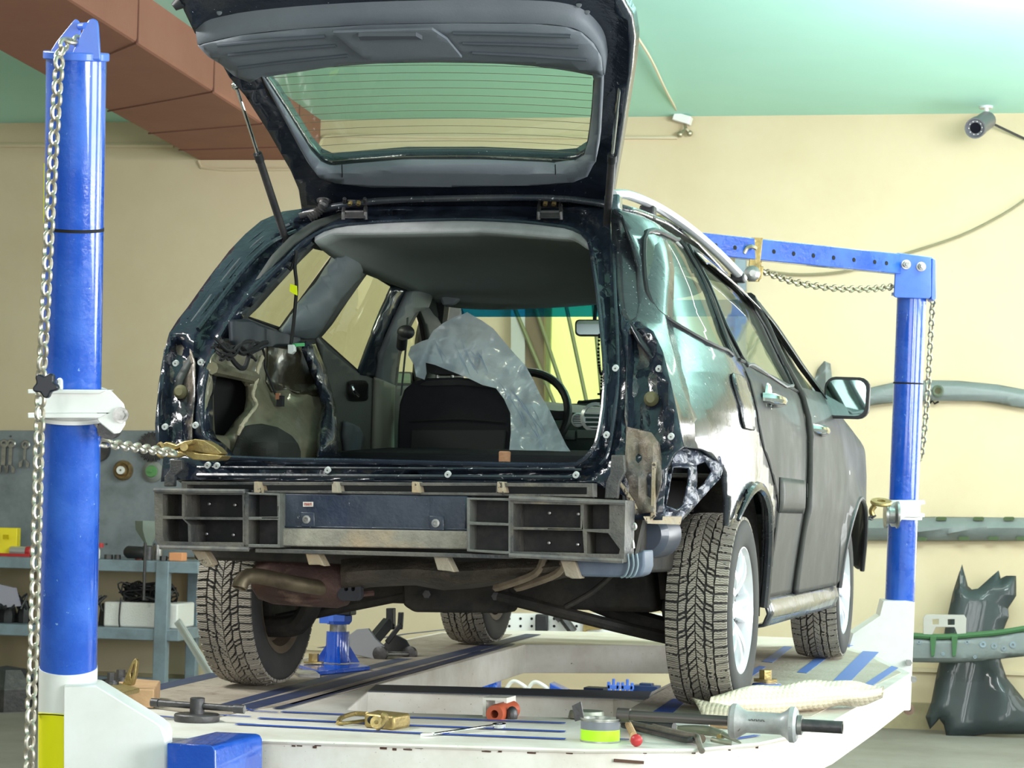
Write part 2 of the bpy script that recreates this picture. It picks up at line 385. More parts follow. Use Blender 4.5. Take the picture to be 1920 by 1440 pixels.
# brown beam under the ceiling
zb = WW(430, 300).z
e0, e1 = WW(370, 300), WW(599, 300); f0, f1 = WZ(0, 97, zb), WZ(133, 0, zb)
d0 = (f0-e0); d1 = (f1-e1); k = 2.2
q0 = e0+d0*k; q1 = e1+d1*k; up = V((0, 0, ZC-zb+.05))
b = MB(); b.hexa([e0-WN*.1, e1-WN*.1, q1, q0], [p+up for p in (e0-WN*.1, e1-WN*.1, q1, q0)])
struct('trim_1', b, m_duct, bev=.02, sharp=True)
b = MB()
for t in (.12, .3, .52, .8, 1.15):      # panel joints on the underside and flank
    a, c = e0+d0*t, e1+d1*t; b.tube([a-V((0, 0, .002)), c-V((0, 0, .002))], .006, 5); b.tube([c+V((.003, 0, 0)), c+up], .006, 5)
struct('trim_2', b, mat('joint_brown', (.16, .07, .05), .8))
# plaster mouldings at the wall top
b = MB()
b.tube([WW(0, 272, .01), WW(326, 273, .01)], .018, 6); b.tube([WW(372, 302, .01), WW(378, 314, .01), WW(420, 318, .01), WW(760, 316, .01)], .012, 6)
b.tube(smooth([WW(598, 300, .01), WW(603, 262, .01), WW(640, 254, .01), WW(800, 256, .01), WW(1270, 258, .01)]), .014, 6)
struct('trim_3', b, m_wall)
b = MB()
b.hexa([wl(-9, .03, ZF), wl(3.4, .03, ZF), wl(3.4, .03, WW(1800, 1320).z), wl(-9, .03, WW(1800, 1320).z)], [wl(-9, -.02, ZF), wl(3.4, -.02, ZF), wl(3.4, -.02, WW(1800, 1320).z), wl(-9, -.02, WW(1800, 1320).z)])
struct('baseboard_back', b, m_walll, sharp=True)
b = MB(); z1 = WW(1800, 1262).z; b.hexa([wl(-9, .02, z1), wl(3.4, .02, z1), wl(3.4, .02, z1+.03), wl(-9, .02, z1+.03)], [wl(-9, -.02, z1), wl(3.4, -.02, z1), wl(3.4, -.02, z1+.03), wl(-9, -.02, z1+.03)])
struct('trim_4', b, m_wall, sharp=True)
# window: glass, frame, posts
b = MB(); b.hexa([wl(sa, -.14, wbot), wl(sb, -.14, wbot), wl(sb, -.14, wtop), wl(sa, -.14, wtop)], [wl(sa, -.15, wbot), wl(sb, -.15, wbot), wl(sb, -.15, wtop), wl(sa, -.15, wtop)])
struct('window_1', b, mat('sunlit_yellow_window', (.1, .1, .05), .4, emit=((.86, 1., .32), 1.05)), sharp=True)
b = MB()
for s in (sa+.02, (sa+sb)/2, sb-.02): b.bar(wl(s, -.11, wbot), wl(s, -.11, wtop), .05, .05, up=WN)
b.bar(wl(sa, -.11, wbot+.02), wl(sb, -.11, wbot+.02), .05, .05); b.bar(wl(sa, -.11, wtop-.02), wl(sb, -.11, wtop-.02), .05, .05)
struct('trim_5', b, mat('window_frame_green', (.25, .3, .12), .5), sharp=True)
def wallbox(x0, x1, y0, y1, off, dep, m, name):
    b = MB(); P = [WW(x0, y1, off), WW(x1, y1, off), WW(x1, y0, off), WW(x0, y0, off)]; b.hexa(P, [p-WN*dep for p in P]); return struct(name, b, m, sharp=True)
wallbox(985, 1020, 470, 1120, .08, .08, mat('brown_door_post', (.16, .12, .07), .6), 'trim_6')
wallbox(958, 984, 470, 1120, .10, .10, mat('pale_post', (.45, .48, .44), .6), 'trim_7')
wallbox(1378, 1398, 470, 1100, .12, .1, m_greyb, 'trim_8')
# four poles leaning by the window
polelab = ['pale pole leaning left of the sunlit window, against the brown post', 'long thin pole leaning across the left side of the sunlit window', 'thin dark pole leaning across the middle of the sunlit window', 'thin dark pole at the right of the sunlit window behind the mirror']
for lb, (xa, ya, xb, yb) in zip(polelab, [(968, 585, 1022, 715), (1010, 595, 1060, 745), (1063, 580, 1099, 750), (1112, 560, 1128, 740)]):
    A = WW(xa, ya, .10); Bp = WW(xb, yb, .125); dd = (Bp-A); dd = V((lerp(dd.x, .06*-dd.z/.3, .0), dd.y, dd.z)); Bp = A+dd*((wbot-.25-A.z)/dd.z)
    b = MB(); b.tube([A-dd*.25, Bp], .014, 8); o = obj('leaning_pole', b, mat('pole_olive', (.16, .18, .08), .5)); tag(o, lb, 'pole', 'poles leaning by the window')

# ================================================================ ceiling cable, junction box, camera, wall cables
b = MB(); A = WZ(1150, -20, ZC-.01); P2 = WZ(1220, 110, ZC-.03); E2 = WW(1272, 213, .03)
b.tube(smooth([A, lerp(A, P2, .5)+V((0, 0, -.02)), P2, lerp(P2, E2, .5)+V((0, 0, -.01)), E2], 6), .009, 6)
tag(obj('ceiling_cable', b, mat('cream_cable', (.62, .56, .42), .6)), 'cream cable run across the mint ceiling down to the white box', 'cable')
t = thing('junction_box', 'small white junction box with two loose clips at the ceiling edge', 'junction box', WW(1279, 224, .06))
b = MB(); b.box(WW(1280, 223, .06), (.12, .08, .055), Matrix.Rotation(.3, 3, 'Y')); obj('box_body', b, m_white, t, bev=.006)
for (x, y) in ((1275, 252), (1293, 250)):
    b = MB(); b.tube([WW(1284, 232, .05), WW(1286, 242, .07), WW(x, y, .05)], .012, 6); b.ball(WW(x, y, .05), .022, 8); obj('clip', b, m_chainy, t)
b = MB(); b.tube(smooth([WW(1150, 257, .02), WW(1210, 258, .03), WW(1272, 257, .02)]), .006, 5)
tag(obj('wall_cable', b, mat('cream_cable', (.62, .56, .42), .6)), 'short cream cable along the wall left of the white junction box', 'cable')
t = thing('security_camera', 'small dark bullet security camera hung under the ceiling at the right', 'security camera', WW(1841, 234, .3))
c0 = WW(1850, 226, .25); c1 = WW(1829, 240, .55)
b = MB(); b.lathe([(0, -.01), (.052, -.01), (.06, 0), (.06, .26), (.066, .26), (.066, .34), (.058, .34), (.05, .32), (0, .32)], c0, (c1-c0), 20); obj('housing', b, mat('camera_grey', (.13, .13, .15), .35), t)
d = (c1-c0).normalized(); b = MB(); b.cyl(c0+d*.318, c0+d*.325, .035); obj('lens', b, mat('lens_black', (.01, .01, .015), .05, coat=1), t)
b = MB()
for k in range(10): a = k*PI/5; x = d.cross(V((0, 0, 1))).normalized(); y = d.cross(x); b.ball(c0+d*.325+(x*math.cos(a)+y*math.sin(a))*.042, .004, 6)
obj('infrared_diode', b, m_white, t)
b = MB(); hp = WW(1849, 203, .25); hp.z = ZC; b.cyl(c0+V((0, 0, .05)), hp, .016); b.cyl(hp, hp-V((0, 0, .015)), .045); obj('bracket', b, m_silver, t)
b = MB(); b.tube(smooth([c0-d*.0, WW(1870, 236, .15), WW(1895, 248, .1), WW(1925, 262, .05)]), .008, 6)
tag(obj('camera_cable', b, m_blkpl), 'black cable running right from the security camera along the wall', 'cable')
b = MB(); b.tube(smooth([WW(1925, 372, .02), WW(1880, 402, .03), WW(1800, 442, .03), WW(1700, 475, .03), WW(1620, 500, .03), WW(1560, 512, .03), WW(1480, 514, .03), WW(1390, 500, .03)]), .010, 6)
tag(obj('slack_wall_cable', b, mat('olive_cable', (.25, .23, .14), .6)), 'thin olive cable sagging across the wall behind the perforated blue arm', 'cable')

# ================================================================ WORKBENCH on the left
def wq(x0, y0, x1, y1, off, dep, b=None):
    b = b or MB(); P = [WW(x0, y1, off), WW(x1, y1, off), WW(x1, y0, off), WW(x0, y0, off)]; b.hexa(P, [p-WN*dep for p in P]); return b
# every x runs a little outside the frame on the left
t = thing('tool_board', 'grey painted steel tool board fixed to the wall above the workbench', 'tool board', WW(150, 1035, .05))
obj('board_panel', wq(-220, 807, 400, 1045, .05, .045), m_grey, t, bev=.004)
for x in range(20, 390, 90):
    for y in (818, 1020): b = MB(); b.ball(WW(x, y, .052), .007, 6); obj('screw', b, m_dsteel, t)
bench = thing('workbench', 'grey blue welded steel workbench with a lower shelf below the tool board', 'workbench', V((*WW(150, 1300, .5).xy, ZF)))
def wbx(x0, x1, yt, th, o1, dep, b=None):
    """slab whose front top edge shows at row yt, front face o1 from the wall"""
    b = b or MB(); A, B2 = WW(x0, yt, o1), WW(x1, yt, o1); A.z = B2.z = (A.z+B2.z)/2
    P = [A, B2, B2-V((0, 0, th)), A-V((0, 0, th))]; b.hexa(P, [p-WN*dep for p in P]); return b, A.z
BO = .72
b, zt = wbx(-200, 372, 1046, .075, BO, .66); obj('table_top', b, m_greyb, bench, bev=.005)
b, zs = wbx(-200, 335, 1172, .075, BO, .66); obj('lower_shelf', b, m_greyb, bench, bev=.005)
for x0, x1, off in ((292, 316, BO+.01), (352, 372, .14), (-30, -8, BO+.01)):
    b = MB(); A, B2 = WW(x0, 1060, off), WW(x1, 1060, off); P = [V((A.x, A.y, zt)), V((B2.x, B2.y, zt)), V((B2.x, B2.y, ZF)), V((A.x, A.y, ZF))]; b.hexa(P, [p-WN*.07 for p in P]); obj('leg', b, m_greyb, bench, bev=.005)
b = MB(); b.bar(V((*WW(-200, 1250, .12).xy, ZF+.12)), V((*WW(360, 1250, .12).xy, ZF+.12)), .05, .06); obj('foot_rail', b, m_greyb, bench)
b = wq(318, 1066, 352, 1160, .10, .03); tag(obj('chipboard_panel', b, mat('chipboard', (.48, .36, .22), .8)), 'pale chipboard panel standing behind the bench leg above the lower shelf', 'panel')
# wrenches on the board
def wrench(x, y0, y1, off, lb, w=.022):
    A, B2 = WW(x, y0, off), WW(x-2, y1, off); b = MB(); b.bar(A, B2, w, .012, up=WN)
    d = (B2-A).normalized(); sx = d.cross(WN)
    b.lathe([(.028, -.007), (.034, 0), (.028, .007), (.016, .007), (.016, -.007)], A, WN, 14, closed=True)
    for s in (-1, 1):
        b.hexa([B2+sx*s*.01-WN*.007, B2+sx*s*.038+d*.02-WN*.007, B2+sx*s*.034+d*.055-WN*.007, B2+sx*s*.016+d*.05-WN*.007, B2+sx*s*.014+d*.02-WN*.007],
               [B2+sx*s*.01+WN*.007, B2+sx*s*.038+d*.02+WN*.007, B2+sx*s*.034+d*.055+WN*.007, B2+sx*s*.016+d*.05+WN*.007, B2+sx*s*.014+d*.02+WN*.007])
    tag(obj('hanging_wrench', b, m_steel), lb, 'wrench', 'wrenches hung on the tool board')
wrench(8, 832, 872, .075, 'thick open ended wrench hanging at the far left edge of the tool board', .030)
wrench(21, 832, 872, .075, 'polished combination wrench hanging second from the left on the tool board', .024)
wrench(48, 834, 862, .075, 'shortest thin wrench hanging alone left of the hanging chain', .016)
# discs and brush on the board
def disc(x, y, r, prof, m, name, lb, cat, off=.055):
    b = MB(); b.lathe(prof, WW(x, y, off), WN, 28); return tag(obj(name, b, m), lb, cat)
t = thing('grinding_cup', 'brass coloured cup grinder disc with white centre on the tool board', 'grinder disc', WW(232, 882, .055))
b = MB(); b.lathe([(0, 0), (.070, 0), (.070, .02), (.055, .045), (.04, .03), (.03, .05), (0, .05)], WW(232, 882, .052), WN, 28); obj('cup', b, mat('rusty_brass', (.30, .20, .08), .5, .4, ((.08, .06, .04), 20, .2, .2)), t)
b = MB(); b.lathe([(.008, .05), (.028, .05), (.028, .07), (.008, .07)], WW(232, 882, .052), WN, 20, closed=True); obj('hub', b, m_white, t)
t = thing('polishing_disc', 'round disc with a green centre beside the brass grinder cup', 'polishing disc', WW(287, 884, .055))
b = MB(); b.lathe([(0, 0), (.075, 0), (.075, .012), (.05, .03), (0, .03)], WW(287, 884, .052), WN, 28); obj('backing', b, mat('disc_grey', (.20, .21, .19), .7), t)
b = MB(); b.lathe([(0, .03), (.042, .03), (.038, .045), (.01, .045), (.008, .06), (0, .06)], WW(287, 884, .052), WN, 24); obj('pad', b, mat('disc_green', (.10, .26, .09), .6), t)
b = MB(); c0 = WW(287, 838, .055); b.lathe([(0, 0), (.05, 0), (.05, .04), (0, .04)], c0, WN, 20)
for k in range(44):
    a = 2*PI*k/44; d = WR*math.cos(a)+V((0, 0, 1))*math.sin(a); b.bar(c0+d*.045+WN*.02, c0+d*(.098+.008*(k % 2))+WN*.02, .007, .02, up=WN)
tag(obj('wire_brush_wheel', b, m_dsteel), 'round wire brush wheel on the tool board behind the pulling chain', 'brush wheel')
b = MB(); c0 = WW(186, 843, .055); b.lathe([(0, 0), (.085, 0), (.085, .05), (0, .05)], c0, WN, 24); tag(obj('dark_grinding_wheel', b, m_dsteel), 'dark grinding wheel half hidden behind the left blue column', 'grinding wheel')
# things on the bench top
def onb(x, off=BO-.12): return V((*WW(x, 1000, off).xy, zt+.001))
def cyl_thing(name, lb, cat, x, r, h, m, off=BO-.12, prof=None, base=None, group=None):
    c = base or onb(x, off); b = MB(); b.lathe(prof or [(0, 0), (r, 0), (r, h), (0, h)], c, (0, 0, 1), 20); o = obj(name, b, m); return tag(o, lb, cat, group)
def box_thing(name, lb, cat, x0, x1, h, m, off, dep, base_z=None, rot=0, group=None):
    A, B2 = WW(x0, 1000, off), WW(x1, 1000, off); z = (zt if base_z is None else base_z)+.001; w = (B2-A).length
    c = V(((A.x+B2.x)/2, (A.y+B2.y)/2, z+h/2))-WN*dep/2; b = MB(); b.box(c, (w, dep, h), Matrix.Rotation(.098+rot, 3, 'Z')); o = obj(name, b, m, bev=.004); return tag(o, lb, cat, group)
t = thing('yellow_carton', 'yellow carton standing on the bench at the far left edge', 'carton', onb(5))
o = box_thing('carton_body', '', 'x', -30, 27, .19, m_yel2, BO-.1, .12, rot=.2); 
def adopt(o, t):
    d = ORG[o.name]-ORG[t.name]; o.location = d; o.parent = t; del ORG[o.name]
    for k in ('label', 'category', 'group'):
        if k in o: del o[k]
adopt(o, t)
b = MB(); c = onb(17)+V((0, 0, .13)); b.box(c-V((0, .02, 0))+WN*.03, (.04, .004, .03)); obj('lid_flap', b, mat('dark_yellow', (.6, .45, .0), .5), t)
t = thing('spray_can', 'red and silver spray can lying on the bench beside the yellow carton', 'spray can', onb(36))
c = onb(22)+V((0, 0, .035)); e = onb(52)+V((0, 0, .035)); d = (e-c).normalized()
b = MB(); b.lathe([(0, 0), (.032, 0), (.034, .01), (.034, .11), (0, .11)], c, d); obj('can_body', b, mat('silver_can', (.55, .55, .57), .3, .6), t)
b = MB(); b.lathe([(0, .112), (.034, .112), (.034, .14), (.02, .155), (0, .155)], c, d); obj('cap', b, m_red, t)
b = MB(); c = onb(-8, BO-.02)+V((0, 0, .012)); b.bar(c, onb(56, BO-.02)+V((0, 0, .012)), .02, .02); tag(obj('red_tool_handle', b, m_red), 'red tool handle lying along the front edge of the bench', 'tool')
t = thing('small_bottle', 'small white bottle with a red cap right of the left blue column', 'bottle', onb(183))
b = MB(); b.lathe([(0, 0), (.022, 0), (.022, .06), (.012, .075), (0, .075)], onb(183), (0, 0, 1)); obj('bottle_body', b, m_white, t)
b = MB(); b.lathe([(0, .075), (.022, .075), (.022, .105), (0, .105)], onb(189), (0, 0, 1)); obj('cap', b, m_red, t)
t = thing('air_tool', 'black pistol shaped air tool lying on the bench top', 'air tool', onb(240))
b = MB(); c = onb(238)+V((0, 0, .05)); b.lathe([(0, 0), (.03, 0), (.042, .02), (.04, .13), (.02, .16), (0, .16)], c, WR+WN*.4); obj('motor_housing', b, m_blkpl, t)
b = MB(); b.tube([c+WR*.05, c+WR*.09-V((0, 0, .045))], .018, 8); obj('handle', b, m_dsteel, t)
cyl_thing('grease_tin', 'small dark red topped tin on the bench under the funnel', 'tin', 263, .03, .07, mat('dark_red_tin', (.2, .04, .03), .5))
t = thing('metal_funnel', 'grey green metal funnel upside on a steel cup on the bench', 'funnel', onb(278))
b = MB(); b.lathe([(.025, .09), (.03, .12), (.085, .20), (.09, .26), (.085, .26), (.08, .20), (.026, .12)], onb(278), (0, 0, 1), 6, closed=True); obj('cone', b, mat('funnel_grey', (.20, .24, .21), .5), t)
b = MB(); b.lathe([(0, 0), (.035, 0), (.035, .09), (.02, .1), (0, .1)], onb(278), (0, 0, 1), 18); obj('cup', b, m_dsteel, t)
cyl_thing('steel_canister', 'small steel canister on the bench just left of the bumper', 'canister', 297, .032, .1, m_steel, off=BO-.25)
box_thing('orange_box', 'small orange and white box at the right end of the bench', 'box', 318, 343, .055, mat('orange_card', (.75, .33, .16), .6), BO-.1, .1)
for i, (x, r_, lb) in enumerate([(205, .03, 'scrap steel bracket beside the small bottle on the bench'), (222, .022, 'round steel bearing left of the black air tool on the bench'), (308, .026, 'dirty steel nut beside the orange box on the bench')]):
    b = MB(); b.lathe([(r_*.5, 0), (r_, 0), (r_, .03), (r_*.5, .03)], onb(x), (0, 0, 1), [6, 20, 6][i], closed=True); tag(obj(['scrap_bracket', 'bearing_ring', 'large_nut'][i], b, m_dsteel), lb, ['bracket', 'bearing', 'nut'][i])
b = MB(); a = V((*WW(270, 1100, BO+.03).xy, zt+.12)); e = V((a.x, a.y, WW(270, 1125, BO+.03).z)); b.tube([a, e], .01, 6); tag(obj('thin_rod', b, m_dsteel), 'thin dark steel rod standing upright in front of the bench and foam box', 'rod')
# lower shelf: foam box with wiring, dark scrap
def ons(x, off=BO-.1): return V((*WW(x, 1150, off).xy, zs+.001))
t = thing('foam_box', 'white foam box heaped with old wiring on the lower shelf', 'box', ons(264))
A, B2 = ons(194), ons(333); A.z = B2.z = zs
b = MB(); hh = .165; P = [A, B2, B2+V((0, 0, hh)), A+V((0, 0, hh))]; b.hexa(P, [p-WN*.35 for p in P]); obj('foam_body', b, m_foam, t, bev=.012)
b = MB(); mid = (A+B2)/2+V((0, 0, hh))-WN*.17
random.seed(3)
for k in range(26):
    p = mid+WR*random.uniform(-.17, .17)+WN*random.uniform(-.1, .1); pts = [p]
    for j in range(6): pts.append(mid+WR*random.uniform(-.19, .19)+WN*random.uniform(-.12, .14)+V((0, 0, random.uniform(.0, .13))))
    b.tube(smooth(pts, 4), .006, 5)
for k in range(14): b.box(mid+WR*random.uniform(-.19, .19)+WN*random.uniform(-.1, .14)+V((0, 0, random.uniform(0, .09))), (.04, .03, .03), Matrix.Rotation(random.random()*3, 3, 'Z'))
o = obj('wiring_loom', b, m_blkpl); tag(o, 'tangled black wiring loom heaped on top of the white foam box', 'wiring')
b = MB(); p = A+WR*.12+V((0, 0, hh)); b.tube(smooth([p+V((0, 0, .03)), p+WN*.02-V((0, 0, .05)), p+WN*.02-V((0, 0, .14)), p+WN*.02+WR*.02-V((0, 0, .21)), p+WN*.02+WR*.04-V((0, 0, .22))]), .006, 5); b.box(p+WN*.02+WR*.03-V((0, 0, .2)), (.05, .02, .03))
tag(obj('hanging_wire', b, m_blkpl), 'black wire with a connector hanging down the front of the foam box', 'wire')
for i, (x0, x1, lb) in enumerate([(176, 192, 'dark car part standing left of the foam box on the lower shelf'), (-20, 20, 'black rounded car part on the left end of the lower shelf'), (22, 48, 'black ribbed car part beside the hanging chain on the lower shelf')]):
    A2, B3 = ons(x0), ons(x1); b = MB(); mid = (A2+B3)/2; w = (B3-A2).length/2
    b.lathe([(0, 0), (w, 0), (w*1.05, .05), (w*.8, .11), (w*.4, .15), (0, .15)], mid-WN*.1, (0, 0, 1), 9)
    for k in range(5): b.tube(smooth([mid+V((random.uniform(-.1, .1), random.uniform(-.1, .05), .1)), mid+V((random.uniform(-.1, .1), 0, .2)), mid+V((random.uniform(-.1, .1), -.1, .1))]), .008, 5)
    tag(obj('scrap_car_part', b, m_blkpl), lb, 'car part')
b = MB(); A2 = ons(-6, BO-.02)+V((0, 0, .1)); b.hexa([A2, A2+WR*.16+V((0, 0, .02)), A2+WR*.12+V((0, 0, .14)), A2+WR*.01+V((0, 0, .16))], [p-WN*.03 for p in (A2, A2+WR*.16+V((0, 0, .02)), A2+WR*.12+V((0, 0, .14)), A2+WR*.01+V((0, 0, .16)))])
tag(obj('broken_lamp', b, mat('lamp_lilac', (.35, .34, .42), .2)), 'broken shiny lamp piece lying on scrap at the far left of the shelf', 'lamp')
# leaning aluminium profile, odd parts on the floor under the bench
b = MB(); b.bar(WW(333, 1165, BO+.1), V((*WW(398, 1270, BO+.35).xy, WW(398, 1270, BO+.35).z)), .05, .02, up=WN); b.bar(WW(337, 1165, BO+.12), WW(402, 1270, BO+.37), .01, .03, up=WN)
tag(obj('aluminium_profile', b, mat('pale_aluminium', (.55, .6, .62), .35, .4)), 'pale ribbed aluminium strip leaning against the end of the bench shelf', 'metal strip')
for i, (x, y, s, lb) in enumerate([(10, 1330, .2, 'dark scrap heap under the bench at the far left of the floor'), (205, 1290, .12, 'grey rounded part on the floor behind the bolted steel plate')]):
    c = WZ(x, y, ZF+.001) if i == 0 else V((*WW(x, 1250, BO-.2).xy, ZF+.001)); b = MB()
    b.lathe([(0, 0), (s, 0), (s*1.05, s*.7), (s*.6, s*1.3), (0, s*1.4)], c, (0, 0, 1), 7); tag(obj('floor_scrap', b, m_dsteel), lb, 'scrap')
# ================================================================ CAR (rear axle at y=0, right wheel at x=0, nose towards +y)
PZ = [.0, .30, .45, .65, .80, .95, 1.05, 1.10, 1.2, 1.35, 1.45, 1.55, 1.60, 1.64]
PX = [.03, .085, .10, .125, .125, .115, .085, .06, .0, -.07, -.13, -.20, -.30, -.5]
def SR(Y, z):
    """x of the right flank"""
    x = interp(z, PZ, PX)
    if Y < 0: x -= (Y/.8)**2*(.07+.7*max(0, z-.86))
    if Y > 2.9: x -= (Y-2.9)**2*.5
    d = math.hypot(Y-2.577, z-.307)
    if z > .2 and Y > 1.9: x += .025*max(0, 1-abs(d-.38)/.10)
    return x
def SL(Y, z):
    """x of the inner left flank"""
    x = interp(z, [.3, .8, 1.1, 1.2, 1.25, 1.4, 1.5, 1.6], [-1.55, -1.585, -1.54, -1.49, -1.46, -1.41, -1.37, -1.27])
    if Y > 2.9: x += (Y-2.9)**2*.5
    return x
def hit(px, py, g, a=-1.2, b=4., n=260):
    q = ray(px, py); pv = None; pY = a
    for i in range(n+1):
        Y = a+(b-a)*i/n; P = CP+q*((Y-CP.y)/q.y); v = g(P)
        if pv is not None and v*pv <= 0:
            t = pv/(pv-v) if pv != v else 0; Y = lerp(pY, Y, t); return CP+q*((Y-CP.y)/q.y)
        pv = v; pY = Y
    return None
def yzR(px, py):
    P = hit(px, py, lambda P: P.x-SR(P.y, P.z)); return (P.y, P.z) if P else None
def yzL(px, py):
    P = hit(px, py, lambda P: P.x-SL(P.y, P.z)); return (P.y, P.z) if P else None
def RYz(z): return interp(z, [.3, .73, .85, 1.0, 1.15, 1.3, 1.45, 1.6, 1.7], [-.86, -.86, -.82, -.76, -.62, -.46, -.28, -.08, 0])
def onrear(px, py, dy=0.):
    Y = -.7
    for i in range(10): P = WY(px, py, Y); Y = RYz(P.z)+dy
    return P
def gateP(px, py, off=0.):
    """point on the tilted inner face of the raised tailgate"""
    q = ray(px, py); n = V((0, .4, 1)).normalized(); return WP(px, py, V((0, -.08, 1.62))+n*off, n)

car = thing('estate_car', 'black dusty estate car with raised tailgate and stripped rear end, clamped on the pulling bench', 'car', (-.77, 1.2, 0))
HOLE = [(590, 440), (626, 425), (680, 419), (746, 415), (849, 412), (920, 413), (987, 417), (1040, 423), (1076, 430), (1104, 452), (1113, 500), (1121, 552), (1130, 640), (1134, 700), (1131, 765), (1121, 822), (1112, 842), (1100, 857), (1086, 867), (1060, 872),
        (900, 870), (660, 864), (425, 858), (405, 835), (388, 822), (380, 805), (380, 740), (388, 700), (398, 668), (413, 632), (432, 600), (452, 572), (478, 545), (505, 518), (535, 488), (560, 462)]
OUT = [(530, 398), (570, 392), (640, 389), (850, 386), (1100, 389), (1143, 392), (1147, 450), (1155, 520), (1166, 590), (1175, 601), (1200, 605), (1225, 622), (1243, 660), (1258, 720), (1270, 780), (1282, 838), (1262, 856), (1252, 880), (1246, 930), (1242, 975),
       (1178, 975), (1172, 930), (1112, 906), (700, 902), (340, 900), (302, 903), (306, 862), (293, 830), (291, 795), (295, 750), (301, 700), (309, 655), (318, 625), (334, 600), (352, 578), (375, 545), (402, 508), (430, 472), (460, 440), (490, 415)]
LL = [(330, 625), (352, 640), (366, 680), (366, 740), (360, 800), (360, 850), (303, 842), (299, 800), (304, 720), (315, 655)]
LR = [(1180, 612), (1205, 618), (1228, 650), (1246, 720), (1260, 790), (1268, 832), (1250, 850), (1182, 852), (1172, 780), (1174, 690)]
def rear_dy(x, y):
    d = pdist(x, y, HOLE); dy = 0.
    if 8 < d: dy += .04*min(1, (d-8)/6)*max(0, min(1, (40-d)/10))
    for L in (LL, LR):
        if inpoly(x, y, L): dy += .06*min(1, pdist(x, y, L)/10)
    dy += .006*math.sin(x*.11+y*.07)*math.sin(y*.09)
    return dy
b = MB(); b.sheet(OUT, [HOLE], 11, lambda x, y: onrear(x, y, rear_dy(x, y)))
jam = [(onrear(x, y), onrear(x, y)+V((0, .07, 0))) for x, y in HOLE]
for i in range(len(jam)):
    a, c = jam[i], jam[(i+1) % len(jam)]; b.face([a[0], c[0], c[1], a[1]])
rear = obj('rear_frame', b, m_frame, car, ang=50, sol=.006)
# recess panels in the lamp openings, rougher metal
b = MB(); b.sheet(LL, [], 9, lambda x, y: onrear(x, y, .012+.05*min(1, pdist(x, y, LL)/9)+.008*math.sin(x*.2)*math.sin(y*.06))); obj('lamp_recess', b, m_lamp, car, ang=50, sol=.004)
b = MB(); b.sheet(LR, [], 9, lambda x, y: onrear(x, y, .010+.05*min(1, pdist(x, y, LR)/9)+.012*math.sin(x*.16)*math.sin(y*.05))); obj('lamp_recess', b, m_lamp, car, ang=50, sol=.004)
# lower corner panel below right lamp, tan mud on it
LC = [(1175, 800), (1200, 806), (1222, 812), (1236, 832), (1240, 860), (1240, 905), (1226, 960), (1180, 966), (1174, 930), (1172, 860)]
b = MB(); b.sheet(LC, [], 9, lambda x, y: onrear(x, y, -.012+.02*math.sin(x*.13)*math.sin(y*.05))); obj('corner_panel', b, mat('muddy_corner', (.05, .055, .06), .5, .1, [((.26, .20, .14), 6, .28, .15), ((.02, .025, .03), 12, .0, .1)], bump=(30, .8)), car, sol=.004)
# rounded outer corner between rear frame and right flank
CE = [(1143, 392), (1146, 420), (1148, 460), (1152, 495), (1155, 530), (1160, 565), (1167, 590), (1175, 601), (1200, 605), (1225, 622), (1243, 660), (1258, 720), (1270, 780), (1282, 838)]
b = MB(); ce = [onrear(x, y, .0) for x, y in CE]
def cornerP(u, v):
    p = ce[round(u*(len(ce)-1))]; Y = min(p.y+.03, p.y+.03)+.16*v; z = p.z; q = V((SR(Y, z)-.004, Y, z)); t = math.sin(v*PI/2); return V((lerp(p.x, q.x, t), lerp(p.y, q.y, 1-math.cos(v*PI/2)*1.) if False else lerp(p.y, q.y, v*v*.5+v*.5), z))
b.grid(cornerP, len(ce)-1, 6); obj('corner_skin', b, m_paint, car, ang=60, sol=.004)
# weather strip along the opening, edge mouldings on the D pillar
b = MB(); b.tube([onrear(x, y, -.006) for x, y in smooth([(p[0], p[1]) for p in HOLE], 2, True)], .007, 6, closed=True); obj('opening_flange', b, m_frame, car)
for k, (o1, r) in enumerate([(8, .004), (17, .005), (24, .004), (34, .008)]):
    pts = [(346, 592), (375, 553), (402, 517), (430, 482), (460, 450), (492, 425), (530, 408)]
    b = MB(); b.tube(smooth([onrear(x+o1*.75, y+o1*.75, .0 if k != 3 else -.012) for x, y in pts], 3), r, 6); obj('pillar_moulding', b, m_frame if k != 1 else mat('worn_edge', (.12, .13, .15), .4, .5), car)
b = MB(); b.tube(smooth([onrear(x, y, -.004) for x, y in [(1150, 460), (1154, 560), (1158, 640), (1158, 720), (1150, 790), (1140, 850), (1125, 872)]], 4), .006, 8); obj('pillar_moulding', b, m_frame, car)
# sill crease lines and horizontal gutter
b = MB()
for y, r in ((878, .004), (893, .007)): b.tube(smooth([onrear(x, y+(x-700)*.006, -.012) for x in range(370, 1100, 60)], 2), r, 6)
obj('sill_crease', b, m_paint, car)
# grommets
for x, y in [(331, 680), (378, 678), (311, 799), (368, 796), (391, 871), (408, 872), (616, 880), (841, 888), (1081, 889), (1155, 689), (1236, 690), (1138, 814), (1259, 817)]:
    b = MB(); p = onrear(x, y, -.012 if x not in (331, 311, 1236) else .01); q = p-V((0, .012, .004)); b.lathe([(.003, 0), (.009, 0), (.009, .012), (.003, .012)], p, (q-p), 14, closed=True); obj('grommet', b, mat('white_grommet', (.55, .57, .56), .5), car)
for x, y in [(1222, 748), (340, 735)]:
    b = MB(); p = onrear(x, y, .045); b.lathe([(0, 0), (.022, 0), (.022, .008), (.012, .02), (0, .02)], p, (0, -1, 0), 16); obj('rubber_plug', b, mat('olive_plug', (.13, .12, .06), .6), car)
